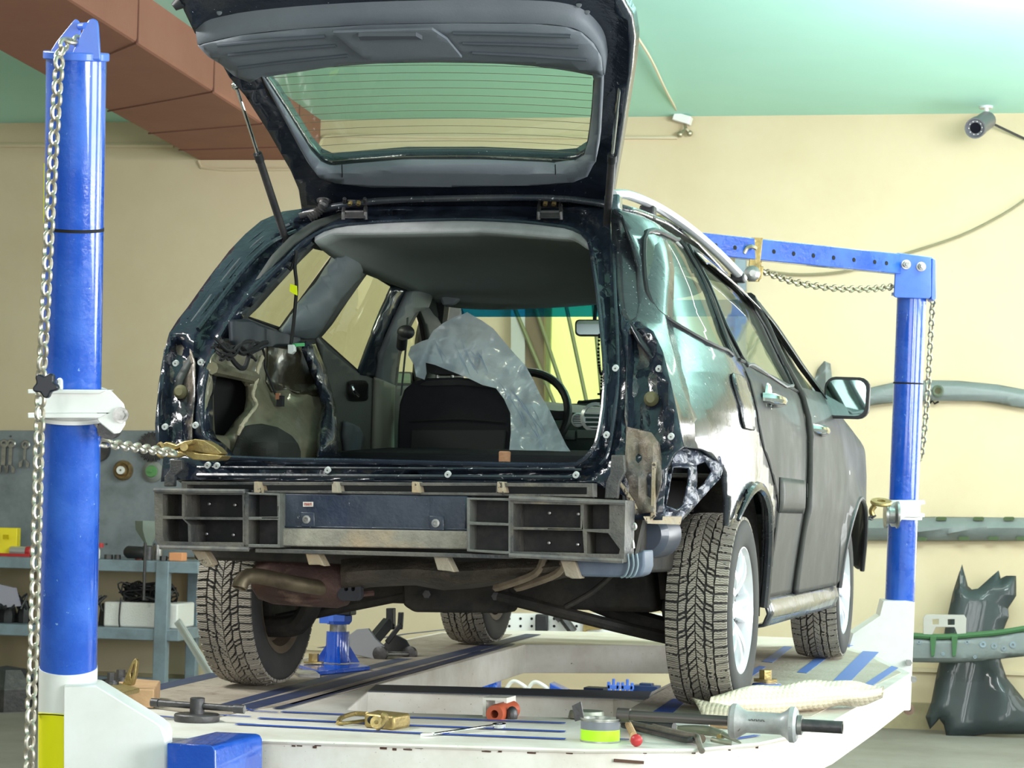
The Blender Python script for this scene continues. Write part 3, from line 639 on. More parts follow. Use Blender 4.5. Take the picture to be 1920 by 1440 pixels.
# latch brackets (tan straps) at the two corners
for P in ([(1146, 853), (1170, 853), (1172, 885), (1161, 905), (1158, 935), (1133, 935), (1136, 905), (1144, 887)], [(318, 862), (341, 862), (341, 880), (327, 893), (326, 912), (307, 912), (308, 893), (318, 880)]):
    b = MB(); b.prism(P, (0, .02, 0), lambda x, y: WY(x, y, -.93)); obj('bumper_strap', b, m_beamd, car, bev=.003)
# torn inner structure at the right rear corner
TC = [(1240, 978), (1246, 915), (1256, 868), (1270, 842), (1292, 836), (1325, 842), (1350, 856), (1357, 872), (1350, 897), (1312, 938), (1276, 978)]
TH = [(1262, 876), (1291, 877), (1290, 906), (1281, 946), (1269, 956), (1249, 949), (1256, 906)]
TH2 = [(1306, 872), (1322, 866), (1334, 884), (1322, 905), (1306, 918)]
def ptc(x, y, d=0): return WY(x, y, lerp(-.80, -.48, (x-1240)/115)+d)
b = MB(); b.sheet(TC, [TH, TH2], 7, lambda x, y: ptc(x, y, .012*math.sin(x*.25)*math.sin(y*.17)+.02*min(1, pdist(x, y, TH)/6)))
obj('torn_corner', b, mat('torn_metal', (.015, .022, .04), .35, .2, [((.10, .115, .16), 14, .05, .12), ((.25, .22, .19), 9, -.3, .12)], coat=.3, bump=(30, .6)), car, sol=.005)
b = MB(); b.prism([(1205, 968), (1276, 968), (1272, 984), (1212, 982)], (0, .03, 0), lambda x, y: ptc(x, y, -.02)); obj('torn_flange', b, m_mud, car, bev=.003)
b = MB(); b.prism([(1222, 866), (1229, 866), (1228, 968), (1219, 975)], (0, .02, 0), lambda x, y: WY(x, y, -.88)); obj('corner_rib', b, m_mud, car, bev=.002)
b = MB(); b.tube([WY(1163, 905, -.86), WY(1185, 940, -.88), WY(1192, 955, -.88)], .006, 6); obj('bent_edge', b, m_mud, car)

# ---------------------------------------------------------------- right flank: quarter panel, doors, fender
def RR(px): return [p for p in (yzR(*q) for q in px) if p]
def fR(off=0.): return lambda Y, Z: V((SR(Y, Z)+off, Y, Z))
def rz(Y): return interp(Y, [-.5, -.26, 0, .5, .9, 1.15, 1.35, 1.7, 2.05, 2.2], [1.33, 1.565, 1.575, 1.57, 1.53, 1.485, 1.44, 1.29, 1.12, 1.05])
ARC = lambda cy, r, a0, a1, n: [(cy+r*math.cos(math.radians(a0+(a1-a0)*i/n)), .307+r*math.sin(math.radians(a0+(a1-a0)*i/n))) for i in range(n+1)]
rear_edge = [yzR(*p) for p in [(1148, 445), (1157, 520), (1168, 596), (1200, 604), (1226, 622), (1244, 660), (1259, 720), (1271, 780), (1284, 836)]]
rear_edge = [p for p in rear_edge if p]
GQ = [yzR(*p) for p in [(1207, 437), (1225, 436), (1250, 447), (1276, 462), (1318, 545), (1360, 655), (1330, 645), (1272, 610), (1232, 580), (1220, 540)]]; GQ = [p for p in GQ if p]
arch_r = ARC(0, .385, 172, 8, 14)
low = [yzR(1300, 842), yzR(1345, 858), yzR(1380, 878)]
quarter = [(-.26, rz(-.26))]+rear_edge+[p for p in low if p]+[(p[0], p[1]) for p in arch_r if p[1] > .40 and p[0] > -.36]+[(.46, .34), (.50, .34), (.50, .60), (.36, .74), (.14, .88), (.13, 1.06), (.30, 1.08), (.40, 1.1), (.46, 1.3), (.53, rz(.5))]+[(.3, rz(.3)), (.1, rz(.1)), (-.1, rz(-.1))]
# hand-shaped outline in flank coordinates; the quarter glass opening is cut out
GQs = [(-.20, 1.500), (.0, 1.515), (.16, 1.52), (.26, 1.50), (.02, 1.155), (-.06, 1.135), (-.25, 1.15), (-.40, 1.20), (-.44, 1.25), (-.36, 1.37)]
quarter = [(-.26, 1.565), (-.30, 1.50), (-.38, 1.37), (-.50, 1.24), (-.55, 1.20), (-.60, 1.18), (-.64, 1.12), (-.67, 1.02), (-.72, .92), (-.76, .81), (-.62, .80), (-.50, .775), (-.42, .74), (-.40, .68)]
quarter += [(x, z) for x, z in ARC(0, .40, 100, -8, 12)][0:0]
quarter += [(-.385, .66), (-.36, .58)]+[(x, z) for x, z in ARC(0, .40, 137, 4, 14)]+[(.425, .33), (.50, .33), (.50, .50), (.47, .66), (.33, .755), (.17, .83), (.08, .92), (.09, 1.03), (.12, 1.09), (.10, 1.13), (.32, 1.52), (.36, 1.566), (.1, 1.575)]
b = MB(); b.sheet(quarter, [GQs], .055, fR()); obj('quarter_panel', b, m_roofrefl if False else m_paint, car, ang=60, sol=.012, off=-1)
b = MB(); G2 = [(-.20, 1.500), (.0, 1.515), (.16, 1.52), (.26, 1.50), (.02, 1.155), (-.06, 1.135), (-.25, 1.15), (-.40, 1.20), (-.44, 1.25), (-.36, 1.37)]
m_glass = thin_glass('tinted_side_glass', (.50, .60, .52), .14, .25, (.22, .25, .2))
b.sheet(G2, [], .07, fR(-.004)); obj('quarter_glass', b, m_glass, car, ang=60)
b = MB(); b.tube([V((SR(*p)+.002, *p)) for p in smooth(G2, 3, True)], .008, 6, closed=True); obj('glass_seal', b, m_blkpl, car)
b = MB(); lip = [V((SR(y, z)+.012, y, z)) for y, z in ARC(0, .400, 133, 0, 16)]; b.tube(lip, [.006+.010*min(1, i/4) for i in range(17)], 8); obj('wheel_arch_lip', b, m_paint, car)
# doors
RD = [(.10, 1.13), (.13, 1.08), (.105, 1.03), (.095, .92), (.185, .835), (.345, .76), (.485, .665), (.515, .50), (.515, .335), (1.06, .335), (1.12, .65), (1.22, 1.0), (1.245, 1.075), (1.27, 1.44), (1.15, 1.48), (.90, 1.525), (.5, 1.56), (.34, 1.52)]
RDG = [(.18, 1.135), (.38, 1.12), (1.19, 1.10), (1.20, 1.42), (.9, 1.47), (.5, 1.51), (.36, 1.50)]
FD = [(1.075, .335), (1.135, .65), (1.235, 1.0), (1.26, 1.07), (1.285, 1.43), (1.36, 1.42), (1.7, 1.28), (2.02, 1.12), (2.10, 1.02), (2.13, .65), (2.13, .335)]
FDG = [(1.30, 1.09), (1.31, 1.39), (1.38, 1.37), (1.68, 1.25), (1.95, 1.105)]
for nm, P, G in (('rear_door', RD, RDG), ('front_door', FD, FDG)):
    b = MB(); b.sheet(P, [G], .07, fR(.002)); d = obj(nm, b, m_side, car, ang=60, sol=.02, off=-1)
    b = MB(); b.sheet(G, [], .08, fR(-.006)); obj('door_glass', b, m_glass, d, ang=60)
    b = MB(); b.tube([V((SR(*p)+.006, *p)) for p in smooth(G, 3, True)], .006, 6, closed=True); obj('window_seal', b, m_blkpl, d)
    # moulding along the door
    y0, y1 = (.50, 1.10) if nm == 'rear_door' else (1.145, 2.12); z0, z1 = (.745, .625) if nm == 'rear_door' else (.735, .61)
    b = MB(); b.grid(lambda u, v: V((SR(lerp(y0, y1, u), lerp(z1, z0, v))+.004+.009*math.sin(PI*min(1, max(0, v)))**.5*(1 if 0 < u < 1 else .2), lerp(y0, y1, u), lerp(z1, z0, v))), 12, 6); obj('side_moulding', b, m_side, d, ang=60, sol=.004)
    hy, hz = ((.37, 1.0) if nm == 'rear_door' else (1.37, .94))
    b = MB(); b.lathe([(0, 0), (.06, 0), (.056, .006), (.03, .002), (0, -.004)], V((SR(hy, hz)+.004, hy, hz)), (1, 0, 0), 20); obj('handle_cup', b, m_chrome, d)
    b = MB(); b.tube(smooth([V((SR(hy, hz)+.0, hy-.085, hz+.004)), V((SR(hy, hz)+.035, hy-.07, hz+.002)), V((SR(hy, hz)+.045, hy, hz)), V((SR(hy, hz)+.035, hy+.07, hz-.002)), V((SR(hy, hz)+.0, hy+.085, hz-.004))], 4), .023, 10, flat=.8); obj('door_handle', b, m_chrome, d)
# shut lines
for nm, L in (('shut_line', [(.11, 1.08), (.10, 1.03), (.09, .92), (.18, .832), (.34, .757), (.48, .66), (.508, .50), (.508, .335)]), ('shut_line', [(1.067, .335), (1.127, .65), (1.227, 1.0), (1.252, 1.07), (1.28, 1.43)]), ('shut_line', [(2.135, .335), (2.135, .65), (2.105, 1.02)])):
    b = MB(); b.tube([V((SR(*p)+.001, *p)) for p in smooth([(a, c) for a, c in L], 4)], .0022, 6); obj(nm, b, m_blk, car)
# belt line trim, rain visors
b = MB(); b.tube([V((SR(y, z)+.004, y, z)) for y, z in [(.10+.2*i, 1.118-.0065*i) for i in range(10)]], .006, 6); obj('belt_trim', b, m_blkpl, car)
for L, w in (([(.33, 1.50), (.5, 1.515), (.9, 1.478), (1.22, 1.425)], .045), ([(1.29, 1.42), (1.40, 1.385), (1.68, 1.265), (1.97, 1.115)], .05)):
    b = MB(); pts = smooth([(p[0], p[1]) for p in L], 5)
    b.grid(lambda u, v: (lambda p: V((SR(p[0], p[1]-v*w)+.018+.012*v, p[0], p[1]-v*w)))(pts[min(len(pts)-1, round(u*(len(pts)-1)))]), len(pts)-1, 3); obj('rain_visor', b, mat('smoked_visor', (.012, .014, .016), .12, coat=1), car, sol=.005)
# fuel flap
FF = rrect(-.20, .885, .02, 1.055, .04); b = MB(); b.sheet(FF, [], .05, fR(.004)); ff = obj('fuel_flap', b, m_paint, car, sol=.004)
b = MB(); b.tube([V((SR(*p)+.004, *p)) for p in FF], .0025, 5, closed=True); obj('flap_gap', b, m_blk, ff)
# sill, front fender
b = MB(); b.grid(lambda u, v: V((interp(v, [0, .25, .5, .75, 1], [.06, .10, .112, .095, .04])+.0, lerp(.40, 2.22, u), interp(v, [0, .25, .5, .75, 1], [.345, .325, .285, .245, .235]))), 16, 8); obj('side_sill', b, m_paint, car, ang=60, sol=.01)
FN = [(2.15, .335), (2.15, .65), (2.12, 1.02), (2.08, 1.10), (2.4, 1.02), (2.9, .93), (3.2, .84), (3.32, .62), (3.30, .40), (3.02, .38)]+ARC(2.577, .385, 14, 172, 14)
b = MB(); b.sheet(FN, [], .07, fR(.003)); obj('front_fender', b, m_side, car, ang=60, sol=.012, off=-1)
b = MB(); b.tube([V((SR(y, z)+.012, y, z)) for y, z in ARC(2.577, .388, 10, 178, 18)], .011, 8); obj('wheel_arch_lip', b, m_blkpl, car)
b = MB(); b.lathe([(0, 0), (.022, 0), (.018, .012), (0, .016)], V((SR(2.35, .80), 2.35, .80)), (1, 0, 0), 14); obj('side_indicator', b, mat('indicator_white', (.85, .87, .9), .2), car)
# left flank, roof, bonnet, front: outer skin
G1 = [yzL(*p) for p in [(577, 458), (632, 470), (524, 618), (452, 590)]]
G2L = [yzL(*p) for p in [(682, 503), (737, 538), (671, 700), (590, 628)]]
G3L = [yzL(*p) for p in [(777, 577), (787, 605), (793, 640), (790, 722), (735, 722), (742, 660), (752, 625)]]
print('LEFT GLASS', G1, G2L, G3L)
LFT = [(-.50, .64), (-.70, .70), (-.74, .85), (-.72, 1.0), (-.58, 1.15), (-.50, 1.2), (-.35, 1.42), (-.2, 1.55), (.0, 1.62), (.8, 1.62), (1.25, 1.58), (1.7, 1.42), (2.1, 1.12), (2.9, .93), (3.25, .84), (3.3, .42), (2.2, .38), (.4, .38), (.38, .5), (.2, .64), (-.2, .64), (-.38, .5)]
def fL(off=0.): return lambda Y, Z: V((SL(Y, Z)+off, Y, Z))
b = MB(); b.sheet(LFT, [G for G in (G1, G2L, G3L) if all(G)], .09, fL()); obj('left_side_wall', b, mat('dark_green_grey_trim', (.035, .04, .038), .6, dirt=((.06, .065, .06), 4, .1, .2)), car, ang=60, sol=.025, off=-1)
m_gl2 = thin_glass('green_glass', (.90, .96, .74), .05)
for G in (G1, G2L, G3L):
    b = MB(); b.sheet(G, [], .12, fL(-.012)); obj('window_glass', b, m_gl2, car, ang=60)
    b = MB(); b.tube([V((SL(*p)+.004, *p)) for p in G], .010, 6, closed=True); obj('window_seal', b, m_blk, car)
def roofz(Y): return interp(Y, [-.22, 0, .4, .8, 1.2, 1.35], [1.605, 1.635, 1.645, 1.63, 1.575, 1.535])
def roofP(u, v): 
    Y = lerp(-.12, 1.33, u); xl, xr = lerp(-1.40, -1.33, u), lerp(-.285, -.20, u); x = lerp(xl, xr, v); e = (2*v-1)
    return V((x, Y, roofz(Y)-.05*e**4))
b = MB(); b.grid(roofP, 14, 12); obj('roof_skin', b, m_paint, car, ang=60, sol=.02, off=-1)
b = MB(); b.grid(lambda u, v: V((lerp(-1.50, -.02, v), lerp(2.05, 3.35, u), lerp(1.06, .84, u)-.10*(2*v-1)**4)), 10, 10); obj('bonnet', b, m_side, car, ang=60, sol=.02)
b = MB(); b.grid(lambda u, v: V((lerp(-1.52, 0, v), 3.35+.12*math.sin(PI*v)-.0, lerp(.35, .84, u))), 6, 10); obj('front_bumper', b, m_side, car, sol=.02)
# roof rails
rail_lab = ['silver_rail']
pr = [WY(*p) for p in [(1146, 364, -.22), (1180, 366, 0), (1235, 390, .3), (1290, 427, .58), (1345, 474, .88), (1392, 522, 1.15)]]
b = MB(); b.tube(smooth(pr, 4), .020, 10, flat=.8); rr = obj('roof_rail', b, m_silver, car)
for x, y0, y1, Yy in ((1150, 366, 396, -.2), (1215, 386, 412, .22), (1384, 512, 530, 1.12)):
    b = MB(); a, c = WY(x, y0, Yy), WY(x, y1, Yy); b.bar(a, c, .05, .05); obj('rail_foot', b, m_roofrefl if x < 1200 else m_blkpl, rr, bev=.006)
b = MB(); pl = [p+V((-.98, 0, .0)) for p in pr[2:]]; b.tube(smooth(pl, 4), .020, 10, flat=.8); obj('roof_rail', b, m_silver, car)
# door mirror
mc = WY(1586, 746, 1.95)
mo = rrect(1545, 707, 1630, 785, 20); mo = [(x+(y-746)*-.06, y+(x-1590)*.03) for x, y in mo]
b = MB(); b.prism(mo, (0, .035, 0), lambda x, y: WY(x, y, 1.93)); mir = obj('door_mirror', b, m_blkpl, car, bev=.006)
b = MB(); n = len(mo); base = [WY(x, y, 1.965) for x, y in mo]; cen = sum(base, V((0, 0, 0)))/n; rings = [base]
for s, d in ((.99, .03), (.9, .08), (.7, .12), (.35, .145)): rings.append([cen+(p-cen)*s+V((0, d, 0)) for p in base])
for A, B2 in zip(rings, rings[1:]):
    for i in range(n): b.face([A[i], A[(i+1) % n], B2[(i+1) % n], B2[i]])
b.face(rings[-1]); bmesh.ops.remove_doubles(b.bm, verts=b.bm.verts[:], dist=1e-5); obj('mirror_shell', b, m_chrome, mir, ang=60)
mg = [(x*.88+1588*.12-2, y*.86+746*.14) for x, y in mo]; b = MB(); b.prism(mg, (0, .004, 0), lambda x, y: WY(x, y, 1.925)); obj('mirror_glass', b, mat('mirror_teal', (.40, .62, .60), .03, 1.), mir, sharp=True)
b = MB(); b.hexa([WY(1527, 755, 1.97), WY(1552, 748, 1.96), WY(1552, 782, 1.96), WY(1534, 788, 1.97)], [p+V((0, .09, 0)) for p in (WY(1527, 755, 1.97), WY(1552, 748, 1.96), WY(1552, 782, 1.96), WY(1534, 788, 1.97))]); obj('mirror_arm', b, m_blkpl, mir, bev=.006)

# ---------------------------------------------------------------- tailgate
tg = None
GI = [(565, 352), (575, 330), (540, 268), (500, 205), (465, 150), (447, 133), (400, 70), (362, 50), (330, 0), (400, -60), (700, -90), (1100, -60), (1165, -10), (1182, 50), (1180, 100), (1168, 160), (1158, 240), (1146, 330), (1140, 398), (1080, 396), (850, 392), (640, 394), (580, 390)]
# outer body of the gate: painted frame with the glass opening
GG = [(492, 142), (640, 119), (760, 113), (880, 113), (1000, 119), (1112, 137), (1117, 150), (1113, 210), (1106, 262), (1098, 290), (1078, 303), (1040, 306), (900, 300), (760, 300), (660, 308), (620, 312), (600, 303), (580, 280), (540, 215)]
Gout = [(566, 396), (562, 360), (545, 320), (505, 250), (460, 180), (430, 145), (405, 100), (365, 62), (345, 20), (330, -25), (420, -60), (720, -85), (1060, -62), (1140, -30), (1178, 40), (1184, 80), (1180, 130), (1168, 210), (1156, 290), (1146, 350), (1140, 396), (850, 388)]
b = MB(); b.sheet(Gout, [GG], 24, lambda x, y: gateP(x, y, .035+.02*min(1, pdist(x, y, Gout)/30))); tg = obj('tailgate', b, m_frame, car, ang=50, sol=.05, off=1)
# grey trim round the glass
Tin = GG
Tout = [(482, 130), (500, 160), (530, 215), (565, 280), (585, 315), (600, 331), (630, 341), (700, 349), (850, 348), (1000, 345), (1075, 339), (1102, 328), (1118, 300), (1124, 250), (1128, 180), (1130, 140), (1112, 131), (1000, 113), (880, 107), (760, 107), (640, 113)]
b = MB(); b.sheet(Tout, [Tin], 18, lambda x, y: gateP(x, y, .0+.03*max(0, 1-pdist(x, y, Tin)/16))); obj('glass_surround', b, m_hatch, tg, ang=60, sol=.012)
for xx in (641, 1041):
    b = MB(); b.tube([gateP(xx, 309, -.004), gateP(xx+1, 346, -.004)], .002, 5); obj('trim_joint', b, m_blk, tg)
# big lower lining panel (nearest to the camera)
Lp = [(372, 84), (450, 66), (560, 54), (700, 46), (850, 43), (1000, 44), (1062, 50), (1090, 60), (1112, 80), (1126, 105), (1131, 140), (1112, 133), (1000, 117), (880, 111), (760, 111), (640, 117), (492, 140), (468, 152), (440, 140), (415, 118), (392, 104)]
b = MB(); b.sheet(Lp, [], 16, lambda x, y: gateP(x, y, -.012+.014*max(0, 1-pdist(x, y, Lp)/14))); lp = obj('lining_panel', b, m_hatch, tg, ang=60, sol=.01)
# rising lip of the lining towards the latch
edge = [(372, 84), (450, 66), (560, 54), (700, 46), (850, 43), (1000, 44), (1062, 50), (1090, 60), (1112, 80), (1126, 105), (1131, 140)]
edg = smooth(edge, 3); b = MB(); E0 = [gateP(p[0], p[1], .002) for p in edg]
def lipP(u, v):
    i = min(len(E0)-1, round(u*(len(E0)-1))); p = E0[i]; t = edg[i]
    side = max(0, (t[0]-1050)/80) if t[0] > 1050 else 0; sl = max(0, (400-t[0])/40)
    return p+V((.03*v*side-.03*v*sl, -.03*v*(1-side*.7), .20*v))+V((0, 0, 0))
b.grid(lipP, len(edg)-1, 5); obj('lining_lip', b, m_hatch, tg, ang=60, sol=.01)
for P in ([(624, 59), (810, 53), (838, 72), (866, 106), (690, 112), (660, 90)],):
    b = MB(); b.sheet(P, [], 20, lambda x, y: gateP(x, y, -.030)); hp = obj('access_cover', b, m_hatch, lp, sol=.008, bev=.002)
    b = MB(); b.tube([gateP(x, y, -.027) for x, y in P], .003, 5, closed=True); obj('cover_gap', b, mat('gap_grey', (.05, .06, .07), .5), lp)
b = MB(); b.prism([(672, 61), (686, 60), (780, 60), (792, 67), (760, 66), (690, 68), (676, 68)], (0, 0, -.012), lambda x, y: gateP(x, y, -.034)); obj('finger_grip', b, mat('grip_grey', (.06, .07, .085), .6), lp)
for (xa, ya, xb, yb) in [(408, 85, 610, 68), (428, 103, 630, 85), (447, 127, 652, 104), (850, 62, 1070, 68), (868, 81, 1085, 88), (886, 99, 1100, 112)]:
    b = MB(); b.tube(smooth([gateP(xa, ya, -.019), gateP((xa+xb)/2, (ya+yb)/2-1, -.020), gateP(xb, yb, -.019)], 4), .006, 8); obj('pressed_rib', b, mat('rib_grey', (.065, .078, .095), .5), lp)
# glass and heater lines
m_rg = thin_glass('rear_window_glass', (.92, 1., .90), .03)
b = MB(); b.sheet(GG, [], 40, lambda x, y: gateP(x, y, .045)); rg = obj('rear_glass', b, m_rg, tg, sharp=False)
b = MB(); b.tube([gateP(x, y, .034) for x, y in smooth(GG, 2, True)], .008, 6, closed=True); obj('glass_seal', b, m_blk, tg)
for k in range(13):
    y = 124+k*14.2; xl = interp(y, [120, 215, 305], [500, 552, 625]); xr = interp(y, [120, 200, 300], [1108, 1112, 1092]); b = MB()
    b.tube([gateP(lerp(xl, xr, t/10), y+10*(2*t/10-1)**2-2, .043) for t in range(11)], .0008, 4); obj('heater_line', b, mat('heater_line', (.16, .15, .10), .6), rg)
# latch, buffer, screws
b = MB(); p = gateP(700, 35, .03)+V((0, -.03, .09)); b.box(p, (.075, .04, .05)); b.box(p+V((0, -.02, -.005)), (.05, .02, .03)); b.cyl(p+V((-.05, -.02, 0)), p+V((.05, -.02, 0)), .008, n=10); obj('latch', b, m_blk, tg, bev=.004)
b = MB(); p = WY(333, 8, -1.1); b.lathe([(0, 0), (.018, 0), (.014, .03), (.02, .035), (.012, .06), (0, .06)], p+V((.03, .02, .03)), V((-.6, -.2, -.5)), 14); obj('rubber_buffer', b, m_blkpl, tg)
for x, y in [(415, 12), (1096, 33), (1122, 70)]:
    b = MB(); 
    p = E0[min(range(len(edg)), key=lambda i: abs(edg[i][0]-x)+abs(edg[i][1]-y))]+V((0, -.035, .07)); b.lathe([(0, 0), (.009, 0), (.007, .004), (0, .005)], p, (0, -1, 0), 10); obj('trim_clip', b, m_greyp, tg)
# hinges, wiring bellows, gas struts
for x in (665, 1031):
    b = MB()
    for s in (-21, 21): b.tube([onrear(x+s, 412, -.03), onrear(x+s, 400, -.06), gateP(x+s*.95, 388, -.02), gateP(x+s*.9, 372, -.012)], .007, 6)
    b.hexa([onrear(x-19, 409, -.05), onrear(x+19, 409, -.05), onrear(x+19, 396, -.06), onrear(x-19, 396, -.06)], [p+V((0, .012, 0)) for p in (onrear(x-19, 409, -.05), onrear(x+19, 409, -.05), onrear(x+19, 396, -.06), onrear(x-19, 396, -.06))])
    b.tube([onrear(x-18, 398, -.055), onrear(x+18, 398, -.055)], .007, 8); a = [gateP(x-14, 374, -.006), gateP(x+14, 374, -.006), gateP(x+14, 386, -.006), gateP(x-14, 386, -.006)]; b.hexa(a, [p-V((0, 0, .006)) for p in a])
    h = obj('hinge', b, m_dsteel, car, bev=.001)
    for s in (-8, 8): b = MB(); p = gateP(x+s, 378, -.012); b.cyl(p, p-V((0, .006, .012)), .008, n=6); obj('hinge_bolt', b, m_brass, h)
b = MB(); pts = smooth([gateP(608, 378, .01), gateP(606, 384, -.03), onrear(596, 398, -.05), onrear(580, 410, -.03)], 8); b.tube(pts, [.017 if i % 2 else .012 for i in range(len(pts))], 12); obj('wiring_bellows', b, m_dsteel, car)
b = MB(); p = gateP(608, 376, .004); b.lathe([(0, 0), (.026, 0), (.022, .012), (0, .014)], p, (0, -.3, -1), 18); obj('bellows_seat', b, m_blkpl, car)
def strut(pts, Ys):
    A, M_, B2 = [WY(x, y, Y) for (x, y), Y in zip(pts, Ys)]
    b = MB(); b.cyl(M_, B2, .0125, n=14); b.ball(B2, .018, 10); s = obj('gas_strut', b, m_dsteel, car)
    b = MB(); b.cyl(A, M_, .0055, n=10); b.ball(A, .015, 10); obj('strut_rod', b, m_chrome, s)
    b = MB(); b.cyl(M_, M_+(B2-M_).normalized()*.03, .0145, n=14); obj('strut_collar', b, m_blkpl, s)
strut([(442, 160), (483, 288), (540, 462)], [-.66, -.48, -.20])
strut([(1163, 150), (1148, 290), (1136, 440)], [-.62, -.42, -.14])
# ---------------------------------------------------------------- car interior
# headliner: from the pale felt edge at the rear to the windscreen header
RIM = smooth([(590, 440), (626, 425), (680, 419), (746, 415), (849, 412), (920, 413), (987, 417), (1040, 423), (1076, 430), (1104, 453)], 3)
def rimP(t, y=0, dy=0.): 
    i = min(len(RIM)-1, round(t*(len(RIM)-1))); return onrear(RIM[i][0], RIM[i][1]+y, dy)
b = MB()
def rimband(u, v):
    a = rimP(u, 1, .0); c = rimP(u, 1+22*math.sin(PI*min(1, max(.12, u*1.15 if u < .5 else (1-u)*1.15+.12)))**.6, .02); return a.lerp(c, v)
b.grid(rimband, len(RIM)-1, 3); hr = obj('headliner_edge', b, m_headr, car, ang=60, sol=.008)
FRT = [WY(x, y, 1.28) for x, y in [(775, 560), (800, 566), (830, 572), (870, 577), (930, 579), (1000, 577), (1060, 574), (1100, 571), (1140, 568)]]
FRT = smooth(FRT, 3); FRT = [FRT[round(i*(len(FRT)-1)/(len(RIM)-1))] for i in range(len(RIM))]
b = MB()
def headP(u, v):
    i = round(u*(len(RIM)-1)); a = rimband(u, 1.); c = FRT[i]; p = a.lerp(c, v); e = 2*u-1
    xl = lerp(-1.36, -1.30, v); xr = -.12
    p.x = lerp(p.x, lerp(xl, xr, u), min(1, 4*v*(1-v)*1.0)*.9 if 0 < v < 1 else 0)
    p.z += .035*math.sin(PI*v)-.05*abs(e)**4*math.sin(PI*min(1, v))*1.2
    return p
b.grid(headP, len(RIM)-1, 14); head = obj('headliner', b, m_head, car, ang=70, sol=.008)
b = MB(); p = WY(1034, 470, .42); n = V((0, -.15, -1)).normalized(); b.lathe([(.055, 0), (.068, 0), (.068, .014), (.055, .018)], p, n, 28, closed=True); dl = obj('dome_light', b, m_blkpl, head)
b = MB(); b.lathe([(0, .004), (.055, .004), (.045, .014), (0, .016)], p, n, 28); obj('light_lens', b, mat('lens_grey', (.5, .52, .5), .2, coat=1), dl)
b = MB(); b.tube(smooth([WY(700, 502, .62), WY(712, 488, .62), WY(735, 478, .66), WY(760, 486, .72), WY(768, 500, .74)], 5), .020, 10, flat=.7); gh = obj('grab_handle', b, m_head, car)
b = MB()
for x, y in ((742, 498), (765, 505)): b.box(WY(x, y, .70), (.035, .03, .05), Matrix.Rotation(.3, 3, 'Y'))
obj('handle_clip', b, m_blk, gh)
b = MB(); b.prism([(818, 540), (838, 533), (858, 545), (862, 562), (848, 572), (828, 572)], (0, .03, 0), lambda x, y: WY(x, y, 1.15)); obj('sun_visor_hinge', b, m_greyp, car, bev=.01)
# pillar trims on the left side
def SLp(x, y, off): 
    P = hit(x, y, lambda P: P.x-SL(P.y, P.z)-off); return P or WX(x, y, -1.4)
def ltrim(name, poly, off, m, sol=.02, cell=14, f=None):
    b = MB(); b.sheet(poly, [], cell, lambda x, y: SLp(x, y, off+(f(x, y) if f else 0))); return obj(name, b, m, car, ang=60, sol=sol)
CT = [(635, 462), (690, 470), (705, 478), (707, 490), (690, 502), (660, 530), (632, 566), (605, 608), (592, 630), (568, 632), (524, 622), (560, 570), (600, 522)]
ltrim('pillar_trim', CT, .035, mat('pillar_trim_grey', (.10, .12, .135), .5, dirt=((.12, .145, .155), 4, .2, .3), bump=(200, .1)), f=lambda x, y: .03*min(1, pdist(x, y, CT)/14))
ltrim('door_frame', [(737, 536), (760, 545), (735, 600), (708, 660), (700, 706), (672, 701), (694, 640), (712, 590)], .03, mat('door_frame_paint', (.015, .022, .03), .25, coat=.6), f=lambda x, y: .005*math.sin((x+y*.45)*.25))
ltrim('pillar_trim', [(765, 548), (800, 528), (812, 545), (800, 575), (775, 585), (752, 622), (742, 665), (735, 722), (705, 712), (712, 665), (740, 600)], .05, m_greyp)
ltrim('pillar_trim', [(705, 708), (737, 722), (735, 780), (735, 866), (700, 866)], .055, mat('khaki_trim', (.19, .21, .17), .6))
ltrim('door_card', [(592, 630), (610, 652), (671, 700), (706, 712), (702, 790), (700, 866), (640, 866), (626, 800), (610, 720)], .03, mat('door_card_grey', (.11, .12, .11), .6, bump=(150, .2)))
b = MB(); hb = rrect(653, 713, 688, 752, 8); b.prism(hb, (0, .015, 0), lambda x, y: SLp(x, y, .05)); dh = obj('inner_door_handle', b, m_blkpl, car, bev=.003)
b = MB(); b.tube(smooth([SLp(660, 722, .07), SLp(664, 734, .08), SLp(672, 742, .07)], 4), .006, 8); obj('pull_lever', b, m_chrome, dh)
ltrim('door_pocket', [(648, 790), (670, 800), (680, 820), (672, 845), (650, 862), (645, 820)], .06, m_greyp)
ltrim('door_card', [(790, 722), (735, 722), (737, 850), (800, 850)], .0, mat('front_door_card', (.22, .21, .16), .6))
# front pillars and windscreen surround
b = MB(); b.tube(smooth([WY(795, 548, 1.2), WY(812, 580, 1.4), WY(800, 640, 1.75), WY(794, 720, 2.0)], 4), [.05]*13, 10); obj('windscreen_pillar', b, mat('pillar_dark', (.03, .033, .032), .6), car)
b = MB(); b.tube(smooth([WY(828, 552, 1.25), WY(822, 600, 1.5), WY(808, 660, 1.8)], 4), .04, 10); obj('windscreen_pillar', b, m_blkpl, car)
b = MB(); b.tube([V((-.13, 1.30, 1.43)), V((-.02, 2.08, 1.10))], .035, 10); obj('windscreen_pillar', b, m_blkpl, car)
WSn = V((0, .40, .80)).normalized()
def ws(u, v, o=0.): 
    t = WY(lerp(800, 1165, u), 574, 1.32); bt = V((lerp(-1.50, -.04, u), 2.12, 1.03)); t = V((lerp(-1.28, -.17, u), 1.31, WY(1000, 570, 1.31).z+.01)); p = t.lerp(bt, v); return p+V((0, .05*math.sin(PI*v)+.06*math.sin(PI*u)*v, 0))+WSn*o
b = MB(); b.grid(ws, 8, 8); wsg = obj('windscreen', b, thin_glass('windscreen_glass', (.90, .95, .86), .03), car)
